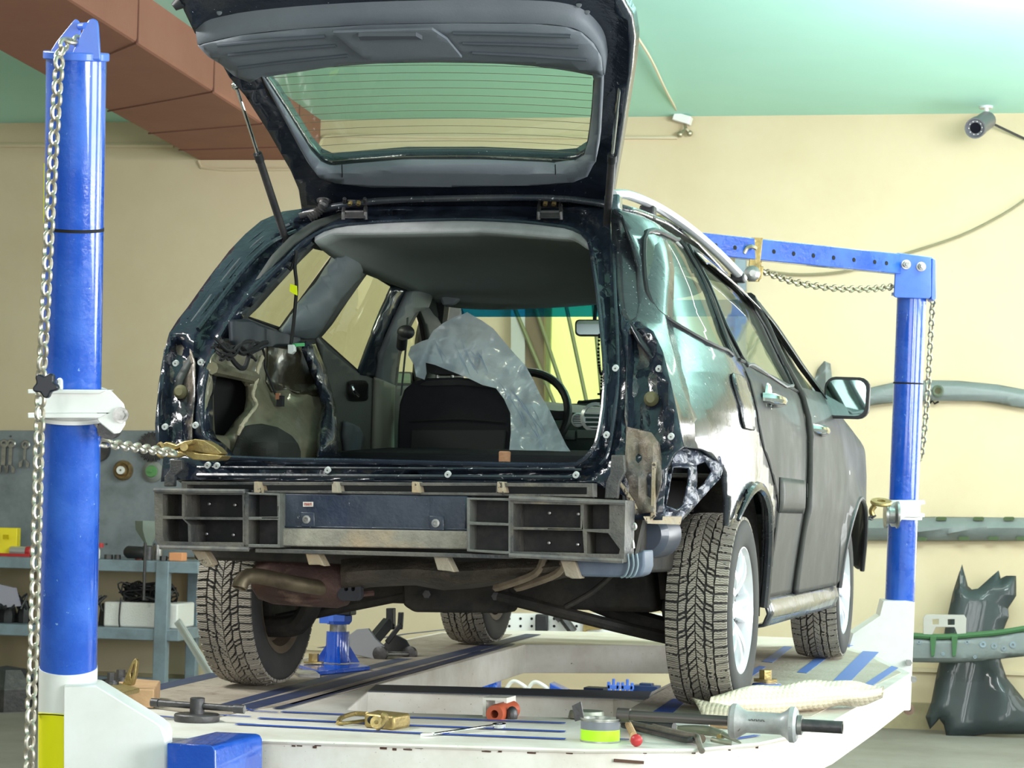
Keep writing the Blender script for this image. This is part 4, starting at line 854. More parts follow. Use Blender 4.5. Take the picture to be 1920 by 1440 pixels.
b = MB(); b.grid(lambda u, v: ws(u, v*.13, .004), 8, 2); obj('tint_band', b, thin_glass('blue_tint_band', (.01, .22, .50), .03), wsg)
for k in (0, 1):
    b = MB(); b.tube([V((-.98+.6*k, 2.10, 1.075)), V((-.55+.5*k, 2.05, 1.12))], .009, 6); b.tube([V((-.98+.6*k, 2.10, 1.075)), V((-1.0+.6*k, 2.18, 1.05))], .012, 6); obj('wiper', b, m_blk, car)
# dashboard, steering wheel
DP = [(.0, 1.02), (-.15, 1.035), (-.5, 1.04), (-1.5, 1.02)]
b = MB(); b.grid(lambda u, v: V((lerp(-1.52, -.02, u), interp(v, [0, .35, .5, .7, 1], [2.15, 1.85, 1.72, 1.70, 1.78]), interp(v, [0, .35, .5, .7, 1], [1.01, 1.035, 1.0, .9, .62])+.025*math.sin(PI*u*2)**2*(v < .6))), 16, 12); dash = obj('dashboard', b, mat('teal_dashboard', (.020, .050, .045), .5, bump=(150, .2)), car, ang=60, sol=.02)
for (x, y, r) in ((1117, 783, .062), (1085, 788, .03)):
    b = MB(); p = WY(x, y, 1.69); b.lathe([(r*.78, 0), (r, 0), (r, .012), (r*.78, .016)], p, (0, -1, .1), 24, closed=True); 
    for k in range(5): b.box(p+V((0, .0, r*(k-2)*.3)), (r*1.4, .006, .006))
    obj('air_vent', b, m_silver, dash)
for y0, y1, x0, x1 in ((807, 825, 1058, 1078), (806, 822, 1082, 1122)):
    b = MB(); b.prism(rect(x0, y0, x1, y1), (0, .02, 0), lambda x, y: WY(x, y, 1.67)); obj('dash_button', b, mat('dash_grey', (.07, .10, .095), .5), dash, bev=.003)
b = MB(); sc_ = WY(978, 778, 1.45); ax = V((0, -.93, .38)).normalized(); sx = V((1, 0, 0)); sy2 = ax.cross(sx)
b.tube([sc_+sx*math.cos(2*PI*k/36)*.19+sy2*math.sin(2*PI*k/36)*.19 for k in range(36)], .017, 10, closed=True); sw = obj('steering_wheel', b, mat('wheel_leather', (.014, .015, .017), .4), car)
b = MB(); b.lathe([(0, 0), (.065, 0), (.06, .03), (0, .045)], sc_-ax*.03, ax, 20); 
for a in (0, PI, -PI/2): b.bar(sc_+(sx*math.cos(a)+sy2*math.sin(a))*.04-ax*.01, sc_+(sx*math.cos(a)+sy2*math.sin(a))*.185, .035, .012, up=ax)
obj('wheel_hub', b, m_blkpl, sw)
b = MB(); b.cyl(sc_-ax*.03, sc_-ax*.35, .05, n=14); obj('steering_column', b, m_blkpl, sw)
# interior mirror
mp = [WY(x, y, 1.5) for x, y in rrect(1078, 599, 1152, 629, 8)]
b = MB(); b.prism(rrect(1078, 599, 1152, 630, 8), (0, .03, 0), lambda x, y: WY(x, y, 1.5)); im = obj('interior_mirror', b, m_blkpl, car, bev=.004)
b = MB(); b.prism(rrect(1081, 601, 1149, 627, 7), (0, .004, 0), lambda x, y: WY(x, y, 1.495)); obj('mirror_glass', b, mat('inner_mirror', (.62, .74, .68), .12, .9, emit=None), im, sharp=True)
b = MB(); b.cyl(WY(1115, 600, 1.52), WY(1118, 570, 1.5), .008); obj('mirror_stem', b, m_blkpl, im)
# rosary hanging from it
random.seed(5)
lp = smooth([WY(1124, 628, 1.48), WY(1122, 660, 1.48), WY(1124, 690, 1.48), WY(1128, 702, 1.48), WY(1134, 680, 1.48), WY(1136, 650, 1.48), WY(1136, 628, 1.48)], 5)
ro_ = thing('rosary', 'dark beaded rosary with a cross hanging from the interior mirror', 'rosary', WY(1128, 628, 1.48))
b = MB()
for p in lp: b.ball(p, .0055, 6)
obj('bead_loop', b, m_blk, ro_)
b = MB(); a = WY(1128, 702, 1.48)
for k in range(5): b.ball(a-V((0, 0, .012*k)), .005, 6)
c = a-V((0, 0, .09)); b.box(c, (.008, .006, .06)); b.box(c+V((0, 0, .012)), (.03, .006, .008)); obj('cross', b, m_blk, ro_)
# seats
def seat(poly, Y, dep, name='front_seat'):
    b = MB(); b.prism(poly, (0, dep, 0), lambda x, y: WY(x, y, Y)); return obj(name, b, m_fab, car, bev=.035)
SB = [(744, 880), (745, 800), (748, 758), (757, 730), (775, 715), (800, 709), (860, 707), (915, 714), (938, 728), (950, 750), (957, 790), (958, 830), (957, 880)]
st = seat(SB, 1.10, .13)
b = MB(); b.sheet([(785, 722), (800, 714), (860, 711), (912, 718), (925, 728), (860, 722), (800, 724)], [], 20, lambda x, y: WY(x, y, 1.094)); obj('mesh_band', b, m_fab2, st, sol=.004)
b = MB(); b.prism([(770, 806), (948, 806), (945, 870), (768, 870)], (0, .01, 0), lambda x, y: WY(x, y, 1.085)); obj('seat_pocket', b, mat('pocket_black', (.016, .018, .02), .8), st, bev=.005)
b = MB(); b.tube(smooth([WY(768, 790, 1.09), WY(860, 786, 1.088), WY(945, 792, 1.09)], 5), .004, 6); obj('seam', b, m_blk, st)
b = MB(); b.prism(rrect(800, 655, 866, 702, 14), (0, .09, 0), lambda x, y: WY(x, y, 1.13)); hrst = obj('headrest', b, m_fab2, st, bev=.02)
for x in (820, 848): b = MB(); b.cyl(WY(x, 700, 1.17), WY(x, 716, 1.17), .007); obj('headrest_post', b, m_steel, st)
st2 = seat([(985, 880), (988, 800), (998, 745), (1020, 722), (1060, 716), (1110, 722), (1138, 745), (1150, 800), (1150, 880)], 1.14, .12) if False else None
b = MB(); b.hexa([V((-1.45, .25, .70)), V((-.15, .25, .70)), V((-.15, .95, .70)), V((-1.45, .95, .70))], [V((-1.45, .25, .80)), V((-.15, .25, .80)), V((-.15, .95, .84)), V((-1.45, .95, .84))]); obj('folded_rear_seat', b, m_fab, car, bev=.03)
b = MB(); b.hexa([V((-1.42, -.80, .62)), V((-.12, -.80, .62)), V((-.12, .26, .62)), V((-1.42, .26, .62))], [V((-1.42, -.80, .715)), V((-.12, -.80, .715)), V((-.12, .26, .72)), V((-1.42, .26, .72))]); obj('cargo_floor', b, mat('cargo_carpet', (.012, .012, .012), .95), car)
b = MB(); b.prism([(600, 868), (1060, 874), (1050, 877), (640, 873)], (0, .03, 0), lambda x, y: WY(x, y, -.80)); obj('sill_edge', b, m_seal, car)
# seat belt with its slider
b = MB(); b.tube(smooth([SLp(764, 596, .12), SLp(762, 640, .14), SLp(752, 740, .16)], 4), .012, 6, flat=.2); sbl = obj('seat_belt', b, mat('belt_webbing', (.05, .06, .06), .8), car)
b = MB(); b.ball(SLp(761, 623, .15), .034, 12, (1, 1, .8)); b.cyl(SLp(755, 630, .15), SLp(753, 650, .15), .02); obj('belt_anchor', b, m_blkpl, sbl)
# small left door mirror seen through the front window
b = MB(); b.prism(rrect(735, 697, 773, 735, 5), (0, .08, 0), lambda x, y: WY(x, y, 1.9)); ml = obj('door_mirror', b, m_blkpl, car, bev=.01)
b = MB(); b.prism(rrect(738, 700, 770, 722, 4), (0, .004, 0), lambda x, y: WY(x, y, 1.89)); obj('mirror_glass', b, mat('mirror_teal', (.4, .62, .6), .03, 1.), ml, sharp=True)

# stripped left inner quarter: beige metal, cavity, felt, wiring
def IQ(x, y, o=0.):
    d = -1.43+.16*max(0, min(1, (y-720)/110))*max(0, min(1, (x-430)/90))+o
    d += .012*math.sin(x*.07+1)*math.sin(y*.05)
    return WX(x, y, d)
IO = [(396, 672), (415, 640), (470, 632), (480, 648), (530, 655), (560, 650), (590, 662), (605, 700), (620, 770), (634, 862), (560, 864), (430, 862), (410, 840), (388, 826), (381, 800), (384, 740)]
IH = [(398, 704), (420, 707), (452, 713), (461, 726), (462, 748), (458, 772), (444, 786), (430, 806), (420, 818), (402, 816), (399, 770)]
b = MB(); b.sheet(IO, [IH], 9, lambda x, y: IQ(x, y, -.015*max(0, 1-pdist(x, y, IH)/10))); iq = obj('inner_quarter_panel', b, m_beige, car, ang=60, sol=.006)
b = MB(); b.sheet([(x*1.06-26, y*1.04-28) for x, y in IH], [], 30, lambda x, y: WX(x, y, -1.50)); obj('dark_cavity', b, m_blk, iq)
FE = [(430, 861), (440, 838), (447, 812), (462, 798), (488, 796), (520, 803), (545, 818), (557, 832), (562, 846), (562, 861)]
b = MB(); b.sheet(FE, [], 10, lambda x, y: IQ(x, y, .015)); obj('felt_cover', b, mat('black_felt', (.018, .02, .017), .9, bump=(200, .3)), iq, sol=.008)
b = MB(); b.sheet([(502, 650), (560, 652), (596, 665), (600, 720), (596, 742), (560, 738), (540, 730), (512, 735), (498, 715)], [], 12, lambda x, y: IQ(x, y, .008+.006*math.sin(x*.15))); obj('wheelhouse_upper', b, mat('brown_inner_metal', (.045, .04, .026), .3, .4, coat=.4, bump=(9, .6)), iq, sol=.005)
SP = [(566, 655), (572, 640), (590, 645), (612, 700), (628, 760), (640, 863), (594, 863), (598, 800), (604, 762), (598, 735), (584, 700)]
b = MB(); b.sheet(SP, [], 9, lambda x, y: IQ(x, y, .04+.025*math.sin(min(1, pdist(x, y, SP)/10)*PI/2))); obj('pillar_strap', b, m_frame, iq, ang=60, sol=.006)
b = MB(); b.tube(smooth([IQ(x, y, .02) for x, y in [(492, 668), (484, 690), (480, 715), (474, 740), (481, 758), (470, 775), (455, 795), (446, 815)]], 5), [.005+.009*abs(mnoise.noise(V((i*.37, 0, 0)))) for i in range(36)], 8); obj('sealer_bead', b, m_seal, iq)
b = MB(); b.tube(smooth([IQ(x, y, .01) for x, y in [(478, 708), (430, 697), (398, 690)]], 4), .02, 8); obj('cross_brace', b, m_beige, iq)
b = MB(); b.sheet([(430, 600), (460, 598), (520, 622), (560, 632), (566, 645), (500, 650), (470, 665), (445, 660), (432, 640)], [], 11, lambda x, y: WX(x, y, -1.40+.006*math.sin(x*.12))); obj('wheelhouse_bracket', b, mat('dull_black_metal', (.02, .025, .035), .5, .2), iq, sol=.008)
random.seed(11)
b = MB(); b.prism([(548, 644), (566, 643), (566, 649), (550, 650)], (.01, 0, 0), lambda x, y: WX(x, y, -1.34)); obj('green_tag', b, mat('bright_green_tag', (.03, .35, .10), .5), iq)
b = MB()
for k in range(9):
    pts = [WX(random.uniform(395, 420), random.uniform(630, 665), -1.36)]
    for j in range(4): pts.append(WX(420+j*20+random.uniform(-8, 8), 655+10*math.sin(j*1.5+k)+random.uniform(-9, 12), -1.345+random.uniform(0, .02)))
    b.tube(smooth(pts, 4), .0045, 5)
b.tube(smooth([WX(x, y, -1.34) for x, y in [(415, 640), (440, 680), (458, 690), (470, 660), (490, 645), (500, 642)]], 5), .008, 6)
wr = obj('wiring_loom', b, m_blk, car)
b = MB(); b.tube(smooth([IQ(x, y, .03) for x, y in [(490, 648), (496, 665), (497, 690), (506, 712), (515, 735), (523, 748)]], 5), .004, 5); b.box(IQ(526, 752, .03), (.02, .02, .035)); obj('dangling_wire', b, m_blk, wr)
b = MB(); b.box(IQ(521, 743, .035), (.012, .012, .02)); obj('bare_end', b, mat('copper', (.4, .18, .1), .4, .6), wr)
hw = [(556, 470), (553, 500), (556, 535), (553, 580), (549, 620), (546, 645)]
b = MB(); b.tube(smooth([WY(x, y, -.30) for x, y in hw], 5), .006, 6); b.tube(smooth([WY(x, y, -.30) for x, y in [(556, 478), (549, 495), (545, 505), (540, 500), (538, 495)]], 5), .005, 6); hwo = obj('hanging_harness', b, m_blk, car)
b = MB(); b.prism([(544, 532), (556, 536), (557, 554), (549, 550), (543, 546)], (0, .004, 0), lambda x, y: WY(x, y, -.31)); obj('yellow_tape', b, mat('yellow_tape', (.75, .85, 0), .5), hwo)
b = MB(); b.prism([(539, 646), (551, 646), (552, 658), (546, 664), (539, 662)], (0, .02, 0), lambda x, y: WY(x, y, -.31)); obj('white_connector', b, mat('connector_grey', (.6, .63, .62), .5), hwo, bev=.002)

# ---------------------------------------------------------------- bumper carrier
def pp(b, poly, Y, d, holes=()): return b.prism(poly, (0, d, 0), lambda x, y: WY(x, y, Y), holes)
def pbar(poly, Y, d, name, m, par=car, bev=.003, holes=(), **k): return obj(name, pp(MB(), poly, Y, d, holes), m, par, bev=bev, **k)
bp = pbar([(340, 903), (1112, 906), (1112, 932), (340, 922)], -.98, .05, 'bumper_grille', m_beamd, holes=[[(350, 909), (475, 909), (475, 919), (350, 918)], [(484, 910), (622, 910), (622, 920), (484, 920)], [(632, 910), (772, 911), (772, 922), (632, 921)], [(784, 911), (930, 911), (930, 924), (784, 923)], [(944, 912), (1100, 914), (1100, 927), (944, 926)]])
for x in (482, 628, 778, 938): b = MB(); pp(b, [(x-6, 903), (x+2, 903), (x+6, 924), (x-6, 924)], -1.01, .06); obj('grille_rib', b, m_mud, bp, bev=.002)
b = MB(); pp(b, [(342, 903), (1112, 906), (1112, 934), (342, 924)], -.90, .02); obj('grille_backing', b, m_blk, bp)
bar = pbar([(518, 925), (880, 930), (880, 1012), (518, 1006)], -.985, .10, 'bumper_bar', m_beamc, bev=.012)
b = MB(); b.tube([WY(522, 987, -.988), WY(878, 993, -.988)], .003, 6); obj('pressed_line', b, m_beamc, bar)
b = MB(); pp(b, [(522, 990), (878, 996), (880, 1030), (520, 1024)], -1.0, .03); obj('mud_layer', b, mat('mud_on_bar', (.12, .115, .10), .8, .0, [((.34, .31, .25), 5, .35, .2), ((.36, .26, .16), 3, -.1, .1)], bump=(30, .8)), bar, bev=.004)
for x, y in ((576, 973), (818, 980)):
    b = MB(); pp(b, [(x-13, y-13), (x+13, y-12), (x+14, y+15), (x-12, y+14)], -.996, .02); bs = obj('bolt_plate', b, m_beamc, bar, bev=.002)
    b = MB(); b.lathe([(0, 0), (.012, 0), (.012, .008), (.006, .009), (.006, .004), (0, .004)], WY(x, y+1, -.997), (0, -1, 0), 14); obj('plate_bolt', b, m_steel, bs)
b = MB(); pp(b, rect(568, 941, 587, 950), -.989, .002); lb = obj('sticker', b, mat('pale_label', (.6, .55, .5), .5), bar)
b = MB()
for k in range(3):
    x = 570.5+k*5
    pp(b, rect(x, 943, x+1, 948), -.991, .001); pp(b, rect(x+2.6, 943, x+3.6, 948), -.991, .001); pp(b, rect(x, 943+2*(k % 2), x+3.6, 944+2*(k % 2)), -.991, .001)
obj('lettering', b, mat('label_red', (.3, .05, .04), .5), lb)
# cell frames, front plane -1.02, depth to -.90
def cell(name, outer, holes, ribs=(), m=m_beamd, Y=-1.03, d=.12, back=True):
    o = pbar(outer, Y, d, name, m, holes=holes, bev=.002)
    if back:
        bb = MB(); pp(bb, outer, Y+d*.92, .015); obj('back_plate', bb, mat('cell_back', (.012, .012, .013), .6, .0, ((.06, .055, .05), 14, -.1, .2)), o)
    for hx, hy in ribs:
        bb = MB(); bb.lathe([(0, 0), (.006, 0), (.005, .012), (0, .014)], WY(hx, hy, Y+d*.92), (0, -1, 0), 10); obj('cell_bolt', bb, m_steel, o)
    return o
cell('bumper_cell_frame', [(289, 918), (458, 917), (458, 923), (466, 925), (466, 1030), (300, 1027), (291, 1010)], [[(305, 926), (341, 927), (341, 968), (305, 967)], [(346, 927), (454, 928), (455, 970), (346, 969)], [(305, 973), (342, 973), (352, 983), (353, 1016), (308, 1015), (305, 1005)], [(346, 974), (455, 975), (455, 1017), (358, 1016), (357, 984)]], [(395, 945), (443, 947), (390, 1001), (440, 1003)])
cell('bumper_cell_frame', [(456, 923), (524, 925), (524, 1027), (456, 1026)], [[(461, 927), (519, 929), (520, 969), (461, 969)], [(461, 975), (520, 975), (520, 1021), (461, 1020)]], m=mat('scuffed_plastic', (.14, .14, .13), .55, .0, ((.06, .06, .05), 8, .1, .2), bump=(60, .4)), d=.09)
cell('bumper_cell_frame', [(875, 933), (958, 934), (958, 1040), (875, 1034)], [[(880, 937), (953, 939), (953, 981), (880, 978)], [(880, 984), (953, 986), (953, 1034), (880, 1030)]], d=.08, m=mat('scuffed_plastic', (.14, .14, .13), .55))
cr = cell('bumper_cell_frame', [(954, 928), (1173, 938), (1170, 1055), (954, 1044)], [[(962, 944), (1088, 947), (1088, 990), (962, 988)], [(1094, 946), (1142, 946), (1142, 992), (1094, 992)], [(962, 993), (1092, 995), (1095, 1037), (962, 1034)], [(1100, 997), (1140, 1000), (1162, 1030), (1160, 1039), (1100, 1038)]], [(1032, 962), (1086, 964), (1031, 1018), (1085, 1021)])
for x0, y0, x1, y1 in ((289, 919, 458, 921), (955, 934, 1173, 943), (300, 1026, 466, 1030), (955, 1041, 1168, 1052)): b = MB(); b.tube([WY(x0, y0, -1.035), WY(x1, y1, -1.035)], .007, 6); obj('frame_lip', b, mat('dusty_lip', (.17, .16, .14), .8, dirt=((.05, .055, .07), 20, .2, .2)), cr)
b = MB(); pp(b, [(478, 1028), (960, 1040), (960, 1048), (478, 1036)], -1.02, .1); obj('lower_lip', b, m_beamd, bar, bev=.002)
for P in ([(572, 1037), (596, 1038), (609, 1062), (598, 1059), (578, 1059)], [(812, 1042), (838, 1044), (852, 1073), (842, 1071), (820, 1069)], [(358, 1031), (383, 1033), (398, 1058), (384, 1064), (376, 1057)], [(1050, 1050), (1078, 1052), (1089, 1085), (1072, 1085), (1060, 1080)]):
    b = MB(); pp(b, P, -1.0, .05); obj('mounting_tab', b, m_mud, bar, bev=.003)
sbk = pbar([(1078, 1046), (1168, 1052), (1208, 1030), (1209, 1062), (1203, 1078), (1190, 1083), (1080, 1081)], -.98, .12, 'side_bracket', mat('grey_blue_plastic', (.055, .075, .12), .4, .1, ((.14, .17, .22), 5, .2, .2)), bev=.008)
b = MB()
for x in (1177, 1186, 1194): b.tube(smooth([WY(x, 1038, -.99), WY(x+2, 1060, -.99), WY(x-4, 1078, -.99), WY(x-12, 1082, -.98)], 4), .0035, 5)
obj('bracket_rib', b, m_greyb, sbk)
b = MB(); b.prism([(1164, 975), (1205, 975), (1190, 1040), (1164, 1035)], (0, .05, 0), lambda x, y: WY(x, y, -.82)); obj('canister_mount', b, m_under, car)
b = MB(); b.tube(smooth([WY(1181, 1012, -.93), WY(1178, 1000, -.93), WY(1182, 988, -.93), WY(1190, 982, -.93), WY(1192, 990, -.93), WY(1185, 994, -.93)], 4), .004, 6); b.tube(smooth([WY(1176, 1030, -.93), WY(1178, 1014, -.93), WY(1186, 1014, -.93), WY(1188, 1028, -.93)], 3), .004, 6); obj('hose_clip', b, mat('pale_wire', (.5, .5, .47), .4, .5), car)
b = MB(); c = WY(1222, 1002, -.55); b.lathe([(0, 0), (.05, 0), (.07, .015), (.07, .20), (.05, .22), (0, .22)], c-V((0, .1, 0)), (.0, 1, 0), 26); obj('vapour_canister', b, mat('canister_blue_grey', (.045, .055, .08), .35, coat=.3), car)
# ---------------------------------------------------------------- underbody
b = MB(); b.hexa([V((-1.48, -.72, .44)), V((-.08, -.72, .44)), V((-.08, 3.2, .40)), V((-1.48, 3.2, .40))], [V((-1.48, -.72, .60)), V((-.08, -.72, .60)), V((-.08, 3.2, .58)), V((-1.48, 3.2, .58))]); obj('floor_pan', b, m_under, car, bev=.01)
b = MB(); mcn = WY(560, 1083, -.72)
b.lathe([(0, 0), (.04, .005), (.065, .025), (.078, .07), (.080, .15), (.080, .27), (.07, .30), (0, .305)], WY(480, 1083, -.66)+V((-.01, 0, .0)), V((1, .1, -.02)), 28)
muf = obj('muffler', b, m_rust, car, ang=50)
bmesh_scale = muf; muf.scale = (1, 1, 1)
b = MB(); b.tube(smooth([WY(640, 1100, -.60), WY(620, 1104, -.66), WY(560, 1096, -.78), WY(500, 1083, -.84), WY(470, 1080, -.86), WY(455, 1088, -.88), WY(449, 1103, -.89)], 6), .022, 14, cap=False); obj('tail_pipe', b, mat('sooty_pipe', (.16, .13, .085), .4, .7, ((.06, .045, .03), 7, .2, .2)), muf, sol=.003)
b = MB(); b.tube([WY(478, 1102, -.70), WY(520, 1120, -.70), WY(575, 1126, -.70), WY(625, 1120, -.68), WY(700, 1112, -.6)], .009, 6); obj('muffler_seam', b, m_rust, muf)
b = MB(); b.prism(rrect(632, 1084, 676, 1127, 12), (0, .03, 0), lambda x, y: WY(x, y, -.70), [rrect(645, 1090, 652, 1108, 3), rrect(658, 1090, 665, 1108, 3)]); obj('rubber_hanger', b, mat('rubber_hanger', (.02, .02, .027), .7), car, bev=.004)
b = MB()
def tank(u, v):
    x = lerp(640, 1095, u); y0 = 1040; yb = interp(u, [0, .12, .3, .42, .55, .7, .85, 1], [1108, 1098, 1094, 1104, 1100, 1090, 1088, 1072]); y = lerp(y0, yb, v)
    return WY(x, y, -.62-.16*math.sin(PI*min(1, v*.9+.05))-.03*math.sin(u*9))
b.grid(tank, 26, 8); b.grid(lambda u, v: tank(u, 1)+V((0, .5*v, .02*v)), 26, 2); obj('fuel_tank', b, mat('muddy_tank', (.03, .025, .02), .5, .2, [((.10, .075, .055), 4, .05, .2), ((.26, .19, .12), 6, -.3, .1)], bump=(40, .9)), car, ang=60, sol=.01)
for x in (1000, 1040):
    b = MB(); b.tube(smooth([WY(x+20, 1045, -.80), WY(x+5, 1075, -.80), WY(x-50, 1097, -.76), WY(x-70, 1102, -.7)], 4), .012, 6); obj('tank_strap', b, mat('strap_brown', (.13, .10, .07), .7, .2, ((.25, .19, .13), 12, .1, .2)), car)
cmb = pbar([(752, 1092), (950, 1096), (955, 1140), (948, 1150), (775, 1148), (755, 1135)], -.15, .12, 'rear_crossmember', m_under, bev=.01)
for x, y in ((802, 1114), (931, 1118)): b = MB(); b.lathe([(0, 0), (.014, 0), (.014, .012), (0, .012)], WY(x, y, -.16), (0, -1, 0), 6); obj('crossmember_bolt', b, m_dsteel, cmb)
for pts, r in (([(520, 1163, -.1), (640, 1138, -.1), (770, 1112, -.1)], .022), ([(935, 1118, -.2), (1060, 1150, -.2), (1160, 1175, -.15), (1250, 1196, -.05)], .020), ([(1090, 1120, .1), (1170, 1152, .1), (1250, 1175, .1)], .03), ([(1150, 1075, -.3), (1110, 1110, -.3), (1060, 1138, -.3)], .009), ([(590, 1120, -.2), (560, 1170, -.15), (500, 1175, -.1)], .035)):
    b = MB(); b.tube(smooth([WY(*p) for p in pts], 4), r, 10); obj('suspension_arm', b, m_under, car)
b = MB(); b.hexa([V((-1.40, -.12, .30)), V((-.16, -.12, .30)), V((-.16, .15, .30)), V((-1.40, .15, .30))], [V((-1.38, -.12, .46)), V((-.18, -.12, .46)), V((-.18, .15, .46)), V((-1.38, .15, .46))]); obj('rear_subframe', b, m_under, car, bev=.02)
for x in (-1.40, -.16):
    b = MB(); b.cyl((x, 0, .34), (x+(.07 if x < -1 else -.07), .0, .72), .035); b.tube([V((x+.055*math.cos(k*.6), .055*math.sin(k*.6), .42+.0038*k)) for k in range(62)], .008, 6); obj('strut_and_spring', b, m_under, car)
# wheel houses: black liners
for sx, x0, x1 in ((1, -.24, .085), (-1, -1.32, -1.62)):
    for cy in (0, 2.577):
        b = MB()
        b.grid(lambda u, v: V((lerp(x0, x1-.0, v), cy+.395*math.cos(PI*(-.05+.62*u)), .34+.40*math.sin(PI*(-.05+.62*u)))), 18, 2)
        b.grid(lambda u, v: V((x0, cy+.395*math.cos(PI*(-.05+.62*u))*v, .34+.40*math.sin(PI*(-.05+.62*u))*v)), 18, 2); obj('wheel_house', b, m_under, car, sol=.008, ang=60)

# ---------------------------------------------------------------- wheels
def tread_mat():
    m = mat('tyre_tread', (.13, .118, .095), .8, bump=(200, .2)); nt = m.node_tree; N = nt.nodes; L = nt.links; b = N['Principled BSDF']
    tc = N.new('ShaderNodeTexCoord'); sp = N.new('ShaderNodeSeparateXYZ'); L.new(tc.outputs['Object'], sp.inputs[0])
    at = N.new('ShaderNodeMath'); at.operation = 'ARCTAN2'; L.new(sp.outputs[2], at.inputs[0]); L.new(sp.outputs[1], at.inputs[1])
    x = N.new('ShaderNodeMath'); x.operation = 'SINE'; sx = N.new('ShaderNodeMath'); sx.operation = 'MULTIPLY'; sx.inputs[1].default_value = 420; L.new(sp.outputs[0], sx.inputs[0]); L.new(sx.outputs[0], x.inputs[0])
    a = N.new('ShaderNodeMath'); a.operation = 'MULTIPLY_ADD'; a.inputs[1].default_value = 250; L.new(at.outputs[0], a.inputs[0]); 
    wv = N.new('ShaderNodeMath'); wv.operation = 'MULTIPLY'; wv.inputs[1].default_value = .8; L.new(x.outputs[0], wv.inputs[0]); L.new(wv.outputs[0], a.inputs[2])
    s = N.new('ShaderNodeMath'); s.operation = 'SINE'; L.new(a.outputs[0], s.inputs[0])
    g = N.new('ShaderNodeMapRange'); g.inputs['From Min'].default_value = .55; g.inputs['From Max'].default_value = .8; L.new(s.outputs[0], g.inputs[0])
    ns = N.new('ShaderNodeTexNoise'); ns.inputs['Scale'].default_value = 9; L.new(tc.outputs['Object'], ns.inputs[0])
    c = N.new('ShaderNodeMix'); c.data_type = 'RGBA'; L.new(ns.outputs['Fac'], c.inputs['Factor']); c.inputs[6].default_value = (.20, .19, .17, 1); c.inputs[7].default_value = (.43, .385, .31, 1)
    d = N.new('ShaderNodeMix'); d.data_type = 'RGBA'; L.new(g.outputs[0], d.inputs['Factor']); L.new(c.outputs[2], d.inputs[6]); d.inputs[7].default_value = (.055, .05, .045, 1); L.new(d.outputs[2], b.inputs['Base Color'])
    return m
m_tread = tread_mat(); m_stud = m_steel
RO = .307
def tread_mesh():
    b = MB(); NP = 34; stp = 2*PI/NP; rnd = random.Random(4)
    def surf(th, v, h=0.):
        r = RO-.010*(abs(v)/.092)**3.2-h; return V((v, -r*math.sin(th)*1. if False else r*math.cos(th), r*math.sin(th)))
    def block(quad, off):
        n = len(quad); cu = sum(q[0] for q in quad)/n; cv = sum(q[1] for q in quad)/n
        top = [surf((off+q[0])*stp, q[1]) for q in quad]; bot = [surf((off+cu+(q[0]-cu)*1.03)*stp, cv+(q[1]-cv)*1.03, .011) for q in quad]
        T = [b.bm.verts.new(p) for p in top]; B_ = [b.bm.verts.new(p) for p in bot]; b.bm.faces.new(T)
        for i in range(n): b.bm.faces.new((T[i], B_[i], B_[(i+1) % n], T[(i+1) % n]))
    for k in range(NP):
        for s in (-1, 1):
            o = k+(.5 if s > 0 else 0)
            # shoulder pair
            block([(.06, s*.057), (.44, s*.059), (.38, s*.095), (.03, s*.095)], o-.08)
            block([(.58, s*.059), (.95, s*.057), (.90, s*.095), (.52, s*.095)], o-.08)
            # middle blocks, slanting
            block([(.12, s*.030), (.74, s*.034), (.88, s*.0515), (.32, s*.0515)], o+.16)
            block([(.88, s*.034), (1.0, s*.031), (1.18, s*.0515), (1.04, s*.0515)], o+.16)
            # centre blocks, pointed
            block([(.02, s*.002), (.50, s*.002), (.92, s*.0245), (.55, s*.0255), (.38, s*.020)], o)
            block([(.62, s*.002), (.90, s*.002), (1.26, s*.023), (1.08, s*.0245)], o)
    return b
def wheel_parts(name, loc, flip):
    # the tread as a mesh around the local x axis
    w = bpy.data.objects.new(name, None); C.objects.link(w); w.parent = car; w.location = V(loc)-ORG[car.name]; w.empty_display_size = .1
    if flip: w.rotation_euler = (0, 0, PI)
    return w
ORG['_w'] = V((0, 0, 0)); proto = bpy.data.objects.new('wheel_proto', None); ORG[proto.name] = V((0, 0, 0))
P_ = {}
P_['tread'] = obj('tread', tread_mesh(), m_tread, proto, ang=25)
# visible studs
b = MB(); rr_ = random.Random(2)
for k in range(68):
    th = (k+.25)*2*PI/68; v = (-1 if k % 2 else 1)*rr_.choice((.066, .074, .082, .042)); r = RO-.010*(abs(v)/.092)**3.2
    p = V((v, r*math.cos(th), r*math.sin(th))); b.cyl(p-p.normalized()*.004, p+V((0, math.cos(th), math.sin(th)))*.0015, .0028, n=6)
P_['tread_stud'] = obj('tread_stud', b, m_stud, proto)
b = MB(); ty = [(.196, -.088), (.20, -.094), (.215, -.100), (.25, -.103), (.275, -.101), (.288, -.095), (.294, -.080), (.2965, -.04), (.297, 0), (.2965, .04), (.294, .080), (.288, .095), (.275, .101), (.25, .103), (.215, .100), (.20, .094), (.196, .088)]
b.lathe(ty, (0, 0, 0), (1, 0, 0), 64, closed=True); P_['tyre'] = obj('tyre', b, m_rub, proto, ang=50)
b = MB(); b.lathe([(.202, .086), (.205, .094), (.198, .095), (.190, .080), (.180, .055), (.172, -.05), (.190, -.085), (.200, -.092), (.203, -.088), (.195, -.06), (.18, .03)], (0, 0, 0), (1, 0, 0), 56, closed=True); P_['rim'] = obj('rim', b, m_silver, proto, ang=50)
b = MB()
